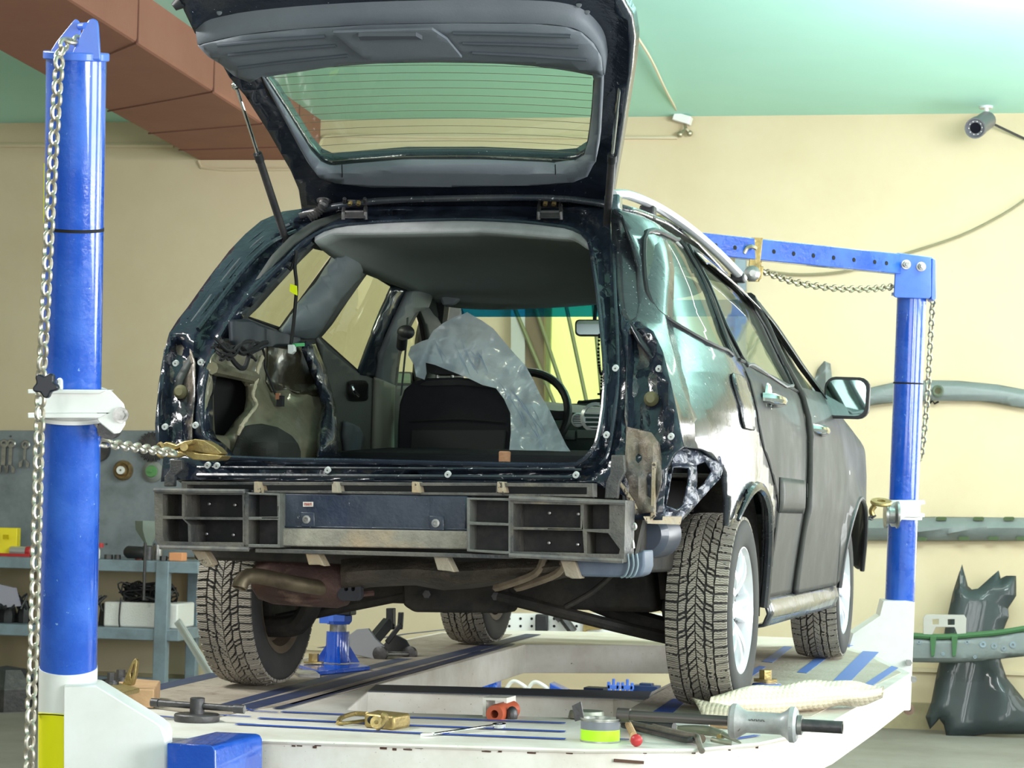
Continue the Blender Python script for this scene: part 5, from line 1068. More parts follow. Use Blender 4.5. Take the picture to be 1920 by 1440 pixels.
for k in range(5):      # broad paired spokes
    for s in (-1, 1):
        a = 2*PI*k/5; prof = []
        for t in range(7):
            r = lerp(.045, .190, t/6); w = lerp(.20, .155, t/6); an = a+s*lerp(.22, .19, t/6); x = .050+.026*math.sin(PI*t/6*.85)+.012*t/6
            prof.append((r, an, x, lerp(.022, .016, t/6)))
        A = []; 
        for r, an, x, hw in prof:
            c = V((0, math.cos(an), math.sin(an))); tt = V((0, -math.sin(an), math.cos(an)))
            A.append([c*r+tt*hw*.9+V((x-.012, 0, 0)), c*r+tt*hw*.6+V((x+.008, 0, 0)), c*r-tt*hw*.6+V((x+.008, 0, 0)), c*r-tt*hw*.9+V((x-.012, 0, 0)), c*r-tt*hw*.7+V((x-.03, 0, 0)), c*r+tt*hw*.7+V((x-.03, 0, 0))])
        vs = [[b.bm.verts.new(p) for p in q] for q in A]
        for q1, q2 in zip(vs, vs[1:]):
            for i in range(6): b.bm.faces.new((q1[i], q1[(i+1) % 6], q2[(i+1) % 6], q2[i]))
        b.bm.faces.new(vs[0]); b.bm.faces.new(vs[-1])
P_['spokes'] = obj('spokes', b, m_silver, proto, ang=45)
b = MB(); b.lathe([(0, .070), (.028, .068), (.032, .06), (.062, .055), (.07, .03), (.06, 0), (0, 0)], (0, 0, 0), (1, 0, 0), 28)
P_['hub'] = obj('hub', b, m_silver, proto)
b = MB()
for k in range(5): a = 2*PI*(k+.5)/5; p = V((.052, .050*math.cos(a), .050*math.sin(a))); b.cyl(p, p+V((.012, 0, 0)), .009, n=6)
P_['wheel_nut'] = obj('wheel_nut', b, m_dsteel, proto)
b = MB(); b.lathe([(0, .02), (.125, .02), (.128, -.05), (.13, -.09), (.10, -.10), (.04, -.10), (.035, -.16), (0, -.16)], (0, 0, 0), (1, 0, 0), 36); P_['brake_drum'] = obj('brake_drum', b, m_under, proto)
b = MB(); b.lathe([(.06, -.055), (.165, -.04), (.178, -.084), (.199, -.090), (.199, -.094), (.175, -.088), (.160, -.05), (.06, -.06)], (0, 0, 0), (1, 0, 0), 36, closed=True); P_['wheel_back'] = obj('wheel_back', b, mat('wheel_back_brown', (.07, .055, .04), .6, .3, ((.14, .10, .07), 8, .2, .2)), proto)
for nm, loc, fl in (('wheel', (0, 0, RO+.0055), False), ('wheel', (-1.560, 0, RO+.0055), True), ('wheel', (0, 2.577, RO+.0055), False), ('wheel', (-1.560, 2.577, RO+.0055), True)):
    w = wheel_parts(nm, loc, fl)
    for k_, o_ in P_.items():
        c = o_.copy(); C.objects.link(c); c.parent = w
        if k_ == 'tyre' : pass
for o_ in list(P_.values()): bpy.data.objects.remove(o_)
bpy.data.objects.remove(proto)
# plastic film over the front seat
def film(x, y):
    q = V((x*.011+y*.004, y*.006-x*.004, 3.)); n = (abs(mnoise.noise(q*1.5))-.2)*.05+(abs(mnoise.noise(V((x*.035+y*.02, y*.016-x*.008, 1.))))-.2)*.035+abs(mnoise.noise(V((x*.09+y*.03, y*.05-x*.03, 5.))))*.012
    return WY(x, y, .96+n+.10*max(0, (x-900)/160)*-1+.0006*(700-y))
FO = [(765, 665), (770, 650), (790, 640), (803, 636), (812, 620), (832, 605), (850, 595), (866, 590), (876, 585), (884, 590), (905, 602), (925, 616), (945, 640), (962, 660), (985, 685), (1000, 712), (1012, 738), (1030, 768), (1045, 800), (1062, 835), (1077, 857), (1020, 855), (954, 852), (958, 810), (957, 775), (945, 748), (930, 728), (905, 722), (880, 710), (850, 698), (815, 684), (798, 680), (800, 700), (796, 712), (780, 706), (776, 684)]
b = MB(); b.sheet(FO, [], 5.5, film)
rn = random.Random(6)
for k in range(26):
    x0 = rn.uniform(800, 1010); y0 = interp(x0, [790, 860, 920, 1010], [640, 625, 680, 770])+rn.uniform(0, 45); L_ = rn.uniform(18, 60); dx = rn.uniform(.35, .8)
    pts = [(x0+L_*t*dx, y0+L_*t+rn.uniform(-1.5, 1.5)) for t in (0, .25, .5, .75, 1)]
    if all(inpoly(x, y, FO) for x, y in pts): b.tube(smooth([film(x, y)-V((0, .001, 0)) for x, y in pts], 3), [.0006+.0028*math.sin(PI*i/12) for i in range(13)], 6)
if 1:
    pass
 
o = obj('plastic_film', b, mat('milky_film', (.70, .83, 1.), .2, alpha=.90, coat=1., bump=(16, 1.)), None, ang=180); tag(o, 'milky white plastic film draped over the black front seat', 'plastic film')
nt = MATS['milky_film'].node_tree; pr_ = nt.nodes['Principled BSDF']; tl = nt.nodes.new('ShaderNodeBsdfTranslucent'); tl.inputs[0].default_value = (.75, .82, .88, 1); ms = nt.nodes.new('ShaderNodeMixShader'); ms.inputs[0].default_value = .62
nt.links.new(pr_.outputs[0], ms.inputs[1]); nt.links.new(tl.outputs[0], ms.inputs[2]); nt.links.new(ms.outputs[0], nt.nodes['Material Output'].inputs[0])
b = MB(); c = WY(946, 866, -.78); b.lathe([(0, 0), (.017, 0), (.0175, .028), (.015, .031), (0, .031)], V((c.x, c.y, c.z)), (0, 0, 1), 18); tag(obj('wooden_plug', b, mat('brown_wood', (.28, .14, .07), .7, bump=(60, .4)), bev=.001), 'small brown wooden plug standing on the tailgate sill', 'wooden plug')
# ================================================================ PULLING BENCH (platform, top at z = 0)
def Z0(x, y): return WZ(x, y, 0)
PLO = [(200, 1372), (310, 1379), (600, 1390), (900, 1399), (1100, 1405), (1300, 1404), (1420, 1393), (1500, 1376), (1562, 1352), (1640, 1306), (1708, 1262), (1636, 1226), (1560, 1205), (1500, 1196), (1300, 1188), (880, 1180), (820, 1186), (640, 1222), (415, 1258), (265, 1290), (120, 1322)]
PH1 = [(650, 1331), (690, 1334), (1160, 1348), (1185, 1336), (1210, 1318), (1150, 1306), (690, 1297)]
PH2 = [(705, 1284), (1220, 1297), (1330, 1245), (1395, 1215), (1250, 1210), (985, 1208), (850, 1245)]
pf = thing('alignment_bench', 'dusty white steel car body pulling bench with blue slots, under the car', 'workshop bench', (-.6, 1., 0))
b = MB(); b.prism([tuple(p) for p in PLO], (0, 0, -.13), lambda x, y: Z0(x, y)-V((0, 0, .0005)), [PH1, PH2]); obj('bench_frame', b, m_whited, pf, bev=.003)
# gritty top faces of the two runways
LRW = [(268, 1292), (415, 1260), (640, 1225), (830, 1188), (960, 1190), (850, 1238), (700, 1284), (640, 1300), (520, 1325), (470, 1331), (410, 1345), (300, 1330), (240, 1318)]
b = MB(); b.prism(LRW, (0, 0, .002), lambda x, y: Z0(x, y)+V((0, 0, .0005))); obj('left_runway', b, m_grit, pf)
b = MB(); b.prism([(1168, 1338), (1245, 1293), (1400, 1216), (1550, 1208), (1630, 1232), (1690, 1262), (1600, 1305), (1520, 1345), (1400, 1352), (1250, 1352)], (0, 0, .002), lambda x, y: Z0(x, y)+V((0, 0, .0005))); obj('right_runway', b, mat('pale_grit_top', (.52, .46, .39), .7, .0, ((.36, .29, .21), 3.5, .05, .2), bump=(60, .4)), pf)
def strip(pts, w, m, name='slot', z=.0028):
    b = MB(); P = [Z0(*p) for p in pts]; b.tube([p+V((0, 0, z-.001)) for p in P], w/2, 6, flat=.06 if False else .12, up=(0, 0, 1)) if False else None
    for A, B2 in zip(P, P[1:]): b.bar(A+V((0, 0, z)), B2+V((0, 0, z)), w, .001)
    return obj(name, b, m, pf, label=None)
m_slot = mat('slot_blue', (.016, .032, .095), .6, dirt=((.05, .055, .09), 14, .1, .2))
m_slotb = mat('slot_bright_blue', (.01, .06, .36), .5, dirt=((.1, .15, .4), 14, -.1, .2))
for pts, w in (([(268, 1297), (330, 1283), (414, 1264)], .08), ([(395, 1333), (470, 1312), (640, 1266), (760, 1236)], .06), ([(455, 1330), (560, 1303), (690, 1268), (850, 1228), (1000, 1190)], .075), ([(520, 1330), (640, 1297), (760, 1264), (960, 1208)], .03), ([(545, 1322), (700, 1278), (900, 1222)], .015), ([(600, 1216), (760, 1190), (850, 1180)], .03)):
    strip(pts, w, m_slot)
for pts, w in (([(528, 1336), (760, 1346), (1060, 1357)], .024), ([(485, 1348), (760, 1361), (1060, 1373)], .026), ([(443, 1359), (760, 1375), (1060, 1387)], .026), ([(410, 1342), (470, 1345)], .012), ([(1110, 1386), (1180, 1388)], .014), ([(1370, 1388), (1420, 1380)], .02), ([(290, 1343), (330, 1347)], .014), ([(455, 1329), (475, 1334), (520, 1337)], .01)):
    strip(pts, w, m_slotb)
m_lb = mat('pale_blue_gap', (.10, .20, .55), .5)
for P in ([(1428, 1242), (1470, 1213), (1486, 1214), (1448, 1244)], [(1556, 1284), (1618, 1222), (1648, 1224), (1582, 1292)], [(1494, 1262), (1534, 1232), (1552, 1234), (1512, 1264)], [(1402, 1262), (1424, 1250), (1436, 1252), (1410, 1270)], [(1600, 1298), (1672, 1250), (1684, 1254), (1612, 1304)], [(1500, 1216), (1580, 1208), (1600, 1212), (1520, 1222)]):
    b = MB(); b.prism(P, (0, 0, .001), lambda x, y: Z0(x, y)+V((0, 0, .003))); obj('slot', b, m_lb, pf)
b = MB(); b.prism([(1225, 1336), (1262, 1312), (1290, 1314), (1262, 1338)], (0, 0, .001), lambda x, y: Z0(x, y)+V((0, 0, .003))); obj('slot', b, m_slotb, pf)
b = MB(); b.prism([(705, 1285), (1222, 1298), (1215, 1312), (690, 1297)], (0, 0, .003), lambda x, y: Z0(x, y)); obj('cross_tube_top', b, mat('slate_dirty_top', (.075, .085, .11), .6), pf)
# chips of paint on the front lip
b = MB(); random.seed(8)
for k in range(26):
    x = random.uniform(330, 1480); y = interp(x, [310, 600, 900, 1100, 1300, 1420, 1500], [1379, 1390, 1399, 1405, 1404, 1393, 1376]); p = Z0(x, y); b.box(p+V((0, -.0012, -.006-random.random()*.01)), (random.uniform(.008, .03), .002, random.uniform(.003, .007)))
for x0, x1, yy in ((1152, 1208, 1424),): b.bar(Z0(x0, 1405)+V((0, -.003, -.028)), Z0(x1, 1405)+V((0, -.003, -.034)), .003, .008)
tag_ = obj('paint_chip', b, mat('rust_chip', (.09, .045, .03), .8), pf); tag_['kind'] = 'stuff'
b = MB(); b.tube([Z0(x, y)+V((0, -.004, -.004)) for x, y in PLO[:9]], .006, 6); obj('front_lip', b, m_whited, pf)
for (x, y, w) in ((1097, 1236, .085), (500, 1300, .1), (1420, 1290, .1)):
    p = Z0(x, y); b = MB(); b.box((p.x, p.y+.2, (-.13+ZF)/2), (w, w, -.13-ZF)); obj('support_post', b, m_blued, pf)
# square tube with the orange pipe end in the gap
b = MB(); b.prism([(905, 1308), (950, 1309), (950, 1352), (905, 1351)], (0, .10, 0), lambda x, y: WY(x, y, -.62), [[(911, 1313), (945, 1314), (945, 1348), (911, 1347)]]); obj('square_tube', b, m_whited, pf)
t = thing('orange_pipe', 'orange red pipe end lying in the square tube in the bench gap', 'pipe', WY(925, 1345, -.7))
b = MB(); b.lathe([(.012, 0), (.026, 0), (.028, .02), (.028, .16), (.012, .16)], WY(927, 1339, -.70), (.04, 1, .0), 20, closed=True); obj('pipe_body', b, m_orange, t)
b = MB(); b.ball(WY(960, 1340, -.66), .018, 10, (1, 1, 1.4)); obj('rubber_end', b, m_dsteel, t)
b = MB(); b.lathe([(0, 0), (.055, 0), (.05, .02), (0, .024)], Z0(1095, 1349)+V((0, .03, .003)), (0, 0, 1), 24); tag(obj('lid', b, mat('olive_lid', (.25, .27, .22), .4, .4)), 'flat olive lid lying behind the green and grey tin', 'lid')
b = MB(); b.prism([(1072, 1323), (1089, 1315), (1095, 1348), (1078, 1353)], (.0, .006, 0), lambda x, y: WY(x, y, -1.15)); tag(obj('square_plate', b, m_dsteel, bev=.001), 'small square steel plate standing on edge left of the tin', 'metal plate')

# ================================================================ chains
def link_mesh(L, W, r, n=7):
    b = MB(); pts = []; R = W/2-r; s = L/2-W/2
    for k in range(7): a = -PI/2+PI*k/6; pts.append(V((0, R*math.sin(a)*-1 if False else R*math.cos(a+PI/2)*-1, 0)) if False else V((s+R*math.cos(a), R*math.sin(a), 0)))
    for k in range(7): a = PI/2+PI*k/6; pts.append(V((-s+R*math.cos(a), R*math.sin(a), 0)))
    b.tube(pts, r, n, closed=True); return b
def chain(name, label, pts, pitch, W, r, m, group=None, start_roll=0., keep=None):
    P = smooth(pts, 12); acc = [0]
    for A, B2 in zip(P, P[1:]): acc.append(acc[-1]+(B2-A).length)
    t = thing(name, label, 'chain', P[-1] if P[-1].z < P[0].z else P[0], group); o0 = ORG[t.name]
    proto = obj('link', link_mesh(pitch+2.2*r, W, r), m, None); base = ORG[proto.name]
    mesh = proto.data; bpy.data.objects.remove(proto)
    # origin shift done by obj(): mesh centre is at local (0,0,+r)
    for v in mesh.vertices: v.co += base
    s = pitch/2; k = 0; up = V((0.1, -1, .05)).normalized()
    while s < acc[-1] and k < 98:
        i = max(j for j in range(len(acc)) if acc[j] <= s); i = min(i, len(P)-2); tt = (s-acc[i])/(acc[i+1]-acc[i]); p = P[i].lerp(P[i+1], tt); d = (P[i+1]-P[i]).normalized()
        y = (up-d*up.dot(d)).normalized(); z = d.cross(y); an = start_roll+(PI/2 if k % 2 else 0); yy = y*math.cos(an)+z*math.sin(an); zz = d.cross(yy)
        o = bpy.data.objects.new('link', mesh); C.objects.link(o); o.parent = t
        o.matrix_local = Matrix(((d.x, yy.x, zz.x, p.x-o0.x), (d.y, yy.y, zz.y, p.y-o0.y), (d.z, yy.z, zz.z, p.z-o0.z), (0, 0, 0, 1)))
        s += pitch; k += 1
    return t
def cylhit(x, y, p0, ax, r):
    q = ray(x, y); ax = ax.normalized(); w = CP-p0; a = q-ax*q.dot(ax); c = w-ax*w.dot(ax)
    A, B2, Cc = a.dot(a), 2*a.dot(c), c.dot(c)-r*r; D = B2*B2-4*A*Cc
    return CP+q*((-B2-math.sqrt(max(0, D)))/(2*A))

# ================================================================ LEFT TOWER
T0 = WD(143, 113, 5.25); T1 = WD(128, 1250, 5.50); AX = (T1-T0).normalized(); R1 = .0722
TF = T0+AX*((ZF-T0.z)/AX.z)
tw = thing('pulling_tower', 'tall blue pulling tower with white collar and white base, in front at the left', 'pulling tower', (TF.x, TF.y, ZF), 'pulling towers of the bench')
b = MB(); b.cyl(T0, T1, R1, n=48); obj('blue_column', b, m_blue, tw, ang=30)
b = MB(); b.cyl(T1, TF, R1+.0015, n=48); obj('white_foot', b, m_white, tw)
yb_ = T0+AX*((WD(140, 427, 5.3)-T0).dot(AX)); b = MB(); b.cyl(yb_, yb_+AX*.008, R1+.001, n=48); obj('black_band', b, m_blk, tw)
b = MB(); b.cyl(T0-AX*.0, T0-AX*.02, R1+.007, n=40); obj('top_flange', b, m_bluel, tw, bev=.003)
def TP(x, y, d): return WD(x, y, d)
for poly, d in (([(88, 106), (97, 92), (104, 80), (136, 40), (141, 35), (147, 38), (150, 50), (151, 106)], 5.27), ([(130, 112), (135, 100), (160, 46), (166, 37), (174, 34), (182, 38), (184, 48), (188, 113)], 5.19)):
    b = MB(); b.prism(poly, FW*.014, lambda x, y: TP(x, y, d)); obj('fin_plate', b, m_bluel, tw, bev=.003)
b = MB(); b.cyl(TP(147, 50, 5.30), TP(162, 49, 5.19), .009); obj('chain_pin', b, m_bluel, tw)
b = MB(); b.prism([(82, 306), (90, 303), (90, 420), (81, 420)], FW*.004, lambda x, y: TP(x, y, 5.34)); obj('yellow_tag', b, m_yel, tw)
# gusset and blue arm at the base
b = MB(); b.prism([(176, 1284), (296, 1358), (307, 1367), (312, 1380), (312, 2400), (120, 2400), (120, 1284)], FW*.10, lambda x, y: WD(x, y, 5.42)); obj('base_gusset', b, m_white, tw, bev=.006)
b = MB(); b.prism([(313, 1393), (392, 1397), (400, 1400), (404, 1408), (404, 1560), (313, 1560)], (0, .30, 0), lambda x, y: WY(x, y, -1.88)); obj('base_arm', b, m_blue, tw, bev=.012)
# sticker on the foot
SK = [(72, 1336), (134, 1340), (137, 1346), (133, 1560), (72, 1560)]
b = MB(); b.sheet(SK, [], 8, lambda x, y: cylhit(x, y, T1, AX, R1+.003)); obj('warning_sticker', b, m_yel, tw, sol=.0006)
b = MB(); b.tube([cylhit(x, y, T1, AX, R1+.0042) for x, y in smooth([(72, 1339), (100, 1340), (128, 1343), (134, 1347), (134, 1360), (132, 1450), (130, 1560)], 4)], .0014, 5); obj('sticker_border', b, m_blk, tw)
# collar
cz = T0+AX*((WD(135, 757, 5.4)-T0).dot(AX)); hh = .036
b = MB(); b.lathe([(R1+.002, -hh), (R1+.018, -hh), (R1+.018, -hh+.010), (R1+.010, -hh+.012), (R1+.010, hh-.012), (R1+.018, hh-.010), (R1+.018, hh), (R1+.002, hh)], cz, -AX, 48, closed=True); col = obj('collar', b, m_white, tw, bev=.001)
b = MB(); b.prism([(70, 732), (205, 731), (209, 734), (231, 757), (235, 772), (234, 796), (224, 812), (213, 814), (198, 802), (183, 790), (180, 776), (72, 776)], FW*.012, lambda x, y: WD(x, y, 5.27)); b.prism([(180, 731), (205, 731), (231, 757), (235, 790), (213, 812), (195, 790)], FW*.012, lambda x, y: WD(x, y, 5.38)); obj('collar_plate', b, m_white, col, bev=.003)
b = MB()
for y0, y1 in ((730, 738), (774, 784)): b.prism([(52, y0), (200, y0+1), (186, y1), (52, y1)], FW*.10, lambda x, y: WD(x, y, 5.262))
obj('collar_flange', b, m_white, col, bev=.002)
b = MB(); p = WD(227, 778, 5.265); b.cyl(p, p-FW*.004, .019, n=20); b.cyl(p-FW*.004, p-FW*.014, .012, n=6); obj('pulley_bolt', b, m_steel, col)
b = MB(); p = WD(203, 804, 5.30); b.lathe([(0, 0), (.026, 0), (.026, .008), (.018, .018), (.018, .032), (.026, .042), (.026, .05), (0, .05)], p, FW, 24); obj('pulley', b, m_dsteel, col)
b = MB(); b.prism([(104, 730), (105, 712), (112, 707), (117, 712), (117, 731)], FW*.02, lambda x, y: WD(x, y, 5.30)); obj('knob_arm', b, m_white, col, bev=.004)
b = MB(); kc = WD(84, 722, 5.02); n_ = 30; pr0 = []
for k in range(n_): a = 2*PI*k/n_; rr0 = .026+.0055*math.cos(5*a+1.2); pr0.append(kc+RT*math.cos(a)*rr0+UP*math.sin(a)*rr0)
b.hexa(pr0, [p+FW*.028 for p in pr0]); b.cyl(kc+FW*.02, WD(104, 716, 5.30), .007); obj('star_knob', b, mat('knob_black', (.008, .010, .018), .4), col, bev=.005)
chain('hanging_chain', 'long steel chain hanging in front of the left blue tower', [WD(150, 76, 5.22), WD(143, 78, 5.20), WD(127, 78, 5.17), WD(114, 95, 5.14), WD(110, 130, 5.12), WD(100, 280, 5.12), WD(91, 450, 5.12), WD(84, 590, 5.12), WD(78, 700, 5.14), WD(74, 800, 5.14), WD(70, 950, 5.10), WD(67, 1050, 5.08), WD(63, 1200, 5.05), WD(57, 1350, 5.0), WD(52, 1500, 5.0)], .0298, .034, .0052, m_chain, 'chains of the pulling towers', start_roll=.35)
chain('pulling_chain', 'short taut chain from the left collar pulley to the brass clamp', [WD(188, 790, 5.36), WD(184, 812, 5.40), WD(190, 828, 5.42), WD(207, 832, 5.44), WD(250, 838, 5.55), WD(295, 845, 5.68), WD(330, 849, 5.75)], .026, .030, .0055, m_chain, 'chains of the pulling towers', start_roll=.7)
# pulling clamp
cl = thing('pulling_clamp', 'brass coloured toothed pulling clamp gripping the left rear body flange', 'clamp', WY(360, 858, -.95))
def cp(poly, Y, d, name, m=m_brass, par=cl): b = MB(); b.prism(poly, (0, d, 0), lambda x, y: WY(x, y, Y)); return obj(name, b, m, par, bev=.003)
cp([(332, 842), (338, 832), (365, 823), (385, 826), (405, 838), (416, 850), (408, 853), (380, 850), (362, 846), (345, 852), (334, 850)], -1.0, .05, 'upper_jaw')
cp([(340, 846), (352, 845), (372, 850), (400, 852), (417, 854), (410, 862), (385, 864), (362, 862), (348, 854)], -1.02, .07, 'lower_jaw')
cp([(304, 832), (312, 828), (330, 834), (342, 828), (362, 824), (358, 832), (336, 840), (318, 846), (306, 842)], -1.03, .03, 'clamp_arm')
cp([(306, 848), (320, 850), (338, 846), (348, 852), (330, 858), (312, 857)], -1.04, .03, 'clamp_arm')
b = MB(); b.tube(smooth([WY(302, 832, -1.02), WY(308, 845, -1.03), WY(304, 856, -1.02), WY(296, 850, -1.0), WY(296, 838, -1.0)], 4, True), .006, 8, closed=True); obj('shackle', b, m_brass, cl)
b = MB(); b.cyl(WY(345, 838, -1.06), WY(345, 838, -.98), .012, n=12); obj('pivot_bolt', b, m_brass, cl)

# ================================================================ RIGHT TOWER with perforated arm
D2 = 10.4
S0 = WD(1709.5, 556, D2); S1 = WD(1687, 1127, D2); AX2 = (S1-S0).normalized(); SF = S0+AX2*((-.30-S0.z)/AX2.z); R2 = .0705
tr = thing('pulling_tower', 'blue pulling tower behind the car, with a perforated arm on top and a white base', 'pulling tower', (SF.x, SF.y, ZF), 'pulling towers of the bench')
b = MB(); b.cyl(S0-AX2*.0, S1, R2, n=40); obj('blue_column', b, m_blue, tr)
b = MB(); b.cyl(S1, SF, R2+.001, n=40); obj('white_foot', b, m_white, tr)
p = S0+AX2*((WD(1700, 717, D2)-S0).dot(AX2)); b = MB(); b.cyl(p, p+AX2*.008, R2+.0015, n=40); obj('black_band', b, m_blk, tr)
b = MB(); b.prism([(1680, 478), (1682, 474), (1746, 482), (1746, 556), (1742, 560), (1680, 558), (1676, 555)], FW*.015, lambda x, y: WD(x, y, D2-.10)); b.prism([(1748, 484), (1754, 487), (1755, 560), (1750, 565), (1746, 560)], FW*.12, lambda x, y: WD(x, y, D2-.09)); b.prism([(1684, 474), (1748, 482), (1748, 556), (1684, 556)], FW*.015, lambda x, y: WD(x, y, D2+.10)); hbk = obj('head_bracket', b, m_bluel, tr, bev=.003)
b = MB(); b.cyl(S0-AX2*.0, S0-AX2*.015, .098, n=36); obj('top_flange', b, m_blue, tr)
for x, y in ((1699, 496), (1727, 500)):
    b = MB(); q = WD(x, y, D2-.101); b.cyl(q, q-FW*.004, .023, n=18); b.cyl(q-FW*.004, q-FW*.022, .016, n=6); b.cyl(q-FW*.022, q-FW*.036, .009, n=10); obj('bracket_bolt', b, m_steel, hbk)
A1, A2 = WD(1715, 499, D2), WD(1215, 447.5, D2-1.03)
b = MB(); b.bar(A1, A2, .055, .096); arm = obj('perforated_arm', b, m_blue, tr, bev=.004)
ad = (A2-A1).normalized(); an_ = ad.cross(V((0, 0, 1))).normalized()
if an_.dot(FW) > 0: an_ = -an_
for x in (1269, 1305, 1342, 1378, 1451, 1488, 1525, 1563, 1601, 1640, 1662):
    t_ = (x-1715)/(1215-1715); q = WP(x, interp(x, [1215, 1715], [447.5, 499]), A1+an_*.0276, an_); b = MB(); b.cyl(q, q+an_*.0015, .0105, n=14); obj('arm_hole', b, m_blk, arm)
b = MB(); b.prism([(1657, 1127), (1662, 1127), (1700, 1127), (1715, 1130), (1707, 1288), (1702, 1292), (1640, 1288), (1600, 1270), (1592, 1215), (1600, 1188), (1650, 1155)], FW*.12, lambda x, y: WD(x, y, D2-.1)); bp2 = obj('base_plate', b, m_white, tr, bev=.006)
for x, y in ((1703, 1242), (1712, 1273)):
    b = MB(); q = WD(x, y, D2-.11); b.cyl(q, q-FW*.02, .016, n=6); obj('base_bolt', b, m_steel, bp2)
b = MB(); b.tube([WD(1701, 1290, D2), WD(1703, 1325, D2)], .010, 6); b.lathe([(.01, -.008), (.026, -.008), (.026, .008), (.01, .008)], WD(1704, 1330, D2), FW, 14, closed=True); obj('chain_end', b, mat('rusty_hook', (.2, .12, .09), .7), bp2)
cz = S0+AX2*((WD(1692, 955, D2)-S0).dot(AX2)); h2 = .045
b = MB(); b.lathe([(R2+.002, -h2), (R2+.02, -h2), (R2+.02, -h2+.012), (R2+.010, -h2+.014), (R2+.010, h2-.014), (R2+.02, h2-.012), (R2+.02, h2), (R2+.002, h2)], cz, -AX2, 40, closed=True); c2 = obj('collar', b, m_white, tr)
b = MB(); b.prism([(1675, 938), (1734, 938), (1735, 945), (1726, 947), (1726, 962), (1734, 963), (1734, 970), (1697, 970), (1690, 975), (1683, 988), (1672, 988), (1665, 970), (1668, 945)], FW*.03, lambda x, y: WD(x, y, D2-.10)); obj('collar_plate', b, m_white, c2, bev=.003)
b = MB(); b.lathe([(0, 0), (.065, 0), (.065, .012), (.04, .02), (.04, .045), (.065, .055), (.065, .065), (0, .065)], WD(1659, 965, D2-.12), V((1, .25, 0)), 24); obj('pulley', b, m_steel, c2)
b = MB(); b.lathe([(.02, 0), (.048, 0), (.052, .008), (.048, .016), (.02, .016)], WD(1652, 945, D2-.2), V((.1, -.3, 1)), 24, closed=True); b.tube(smooth([WD(1640, 948, D2-.2), WD(1634, 958, D2-.2), WD(1638, 970, D2-.2)], 4), .013, 8); tag(obj('brass_hook', b, m_brass), 'brass chain hook resting against the white collar of the rear tower', 'hook')
chain('anchor_chain', 'short dark chain from the brass hook to the front of the car', [WD(1640, 968, D2-.2), WD(1625, 974, D2-.25), WD(1606, 979, D2-.3)], .022, .026, .005, m_dsteel, 'chains of the pulling towers')
chain('hanging_chain', 'yellowish steel chain hanging down behind the rear blue tower', [WD(1746, 550, D2), WD(1749, 560, D2), WD(1747, 600, D2+.05), WD(1742, 690, D2+.08), WD(1737, 770, D2+.08), WD(1731, 830, D2+.08), WD(1726, 860, D2+.08)], .0285, .036, .0055, m_chainy, 'chains of the pulling towers', start_roll=.6)
chain('arm_chain', 'yellowish chain slung under the perforated blue arm', [WD(1428, 506, 9.85), WD(1448, 515, 9.9), WD(1495, 530, 10.0), WD(1560, 540, 10.1), WD(1620, 542, 10.2), WD(1662, 539, 10.3), WD(1680, 536, 10.35)], .0262, .038, .0062, m_chainy, 'chains of the pulling towers', start_roll=.5)
hk = thing('arm_hook', 'brass coloured sliding hook block clipped over the perforated blue arm', 'hook block', WD(1415, 505, 9.75))
b = MB(); b.prism([(1409, 447), (1430, 447), (1430, 452), (1424, 505), (1421, 528), (1403, 528), (1404, 500)], FW*.01, lambda x, y: WD(x, y, 9.72)); b.prism([(1411, 447), (1434, 448), (1424, 528), (1406, 528)], FW*.01, lambda x, y: WD(x, y, 9.84)); b.prism([(1409, 445), (1431, 446), (1431, 449), (1409, 448)], FW*.12, lambda x, y: WD(x, y, 9.72)); obj('strap_plate', b, m_brass, hk, bev=.002)
b = MB(); b.tube(smooth([WD(1417, 466, 9.70), WD(1410, 462, 9.68), WD(1401, 465, 9.68), WD(1395, 475, 9.68)], 4), .009, 8); obj('lock_pin', b, m_chainy, hk)
b = MB(); b.lathe([(0, 0), (.036, 0), (.036, .012), (.022, .02), (0, .02)], WD(1410, 513, 9.72), -FW, 22); b.lathe([(0, .021), (.016, .021), (.016, .03), (0, .03)], WD(1410, 513, 9.72), -FW, 8); obj('hook_pulley', b, m_steel, hk)
b = MB(); b.prism([(1421, 497), (1432, 500), (1428, 522), (1420, 528)], FW*.03, lambda x, y: WD(x, y, 9.76)); obj('grab_hook', b, m_brass, hk, bev=.003)

# ================================================================ JACKS
bj = thing('bench_jack', 'blue screw jack on a blue base plate under the rear axle', 'jack', Z0(632, 1256)+V((0, 0, .003)))
c = Z0(632, 1252)+V((0, 0, .003))
b = MB(); b.hexa([Z0(556, 1254)+V((0, 0, .003)), Z0(600, 1268)+V((0, 0, .003)), Z0(694, 1258)+V((0, 0, .003)), Z0(650, 1246)+V((0, 0, .003))], [p+V((0, 0, .018)) for p in (Z0(556, 1254), Z0(600, 1268), Z0(694, 1258), Z0(650, 1246))]); obj('base_plate', b, m_blue, bj, bev=.003)
b = MB(); b.lathe([(0, .018), (.052, .018), (.046, .04), (.044, .13), (.044, .135), (0, .135)], c, (0, 0, 1), 28); obj('jack_body', b, m_blue, bj)
b = MB()
for a in (0, PI/2, PI, 3*PI/2): d = V((math.cos(a+.5), math.sin(a+.5), 0)); b.hexa([c+d*.04+V((0, 0, .018)), c+d*.085+V((0, 0, .018)), c+d*.045+V((0, 0, .08)), c+d*.04+V((0, 0, .08))], [p+d.cross(V((0, 0, 1)))*.008 for p in (c+d*.04+V((0, 0, .018)), c+d*.085+V((0, 0, .018)), c+d*.045+V((0, 0, .08)), c+d*.04+V((0, 0, .08)))])
obj('body_rib', b, m_blue, bj)
b = MB(); b.cyl(c+V((0, 0, .135)), c+V((0, 0, .165)), .032); obj('screw', b, m_steel, bj)
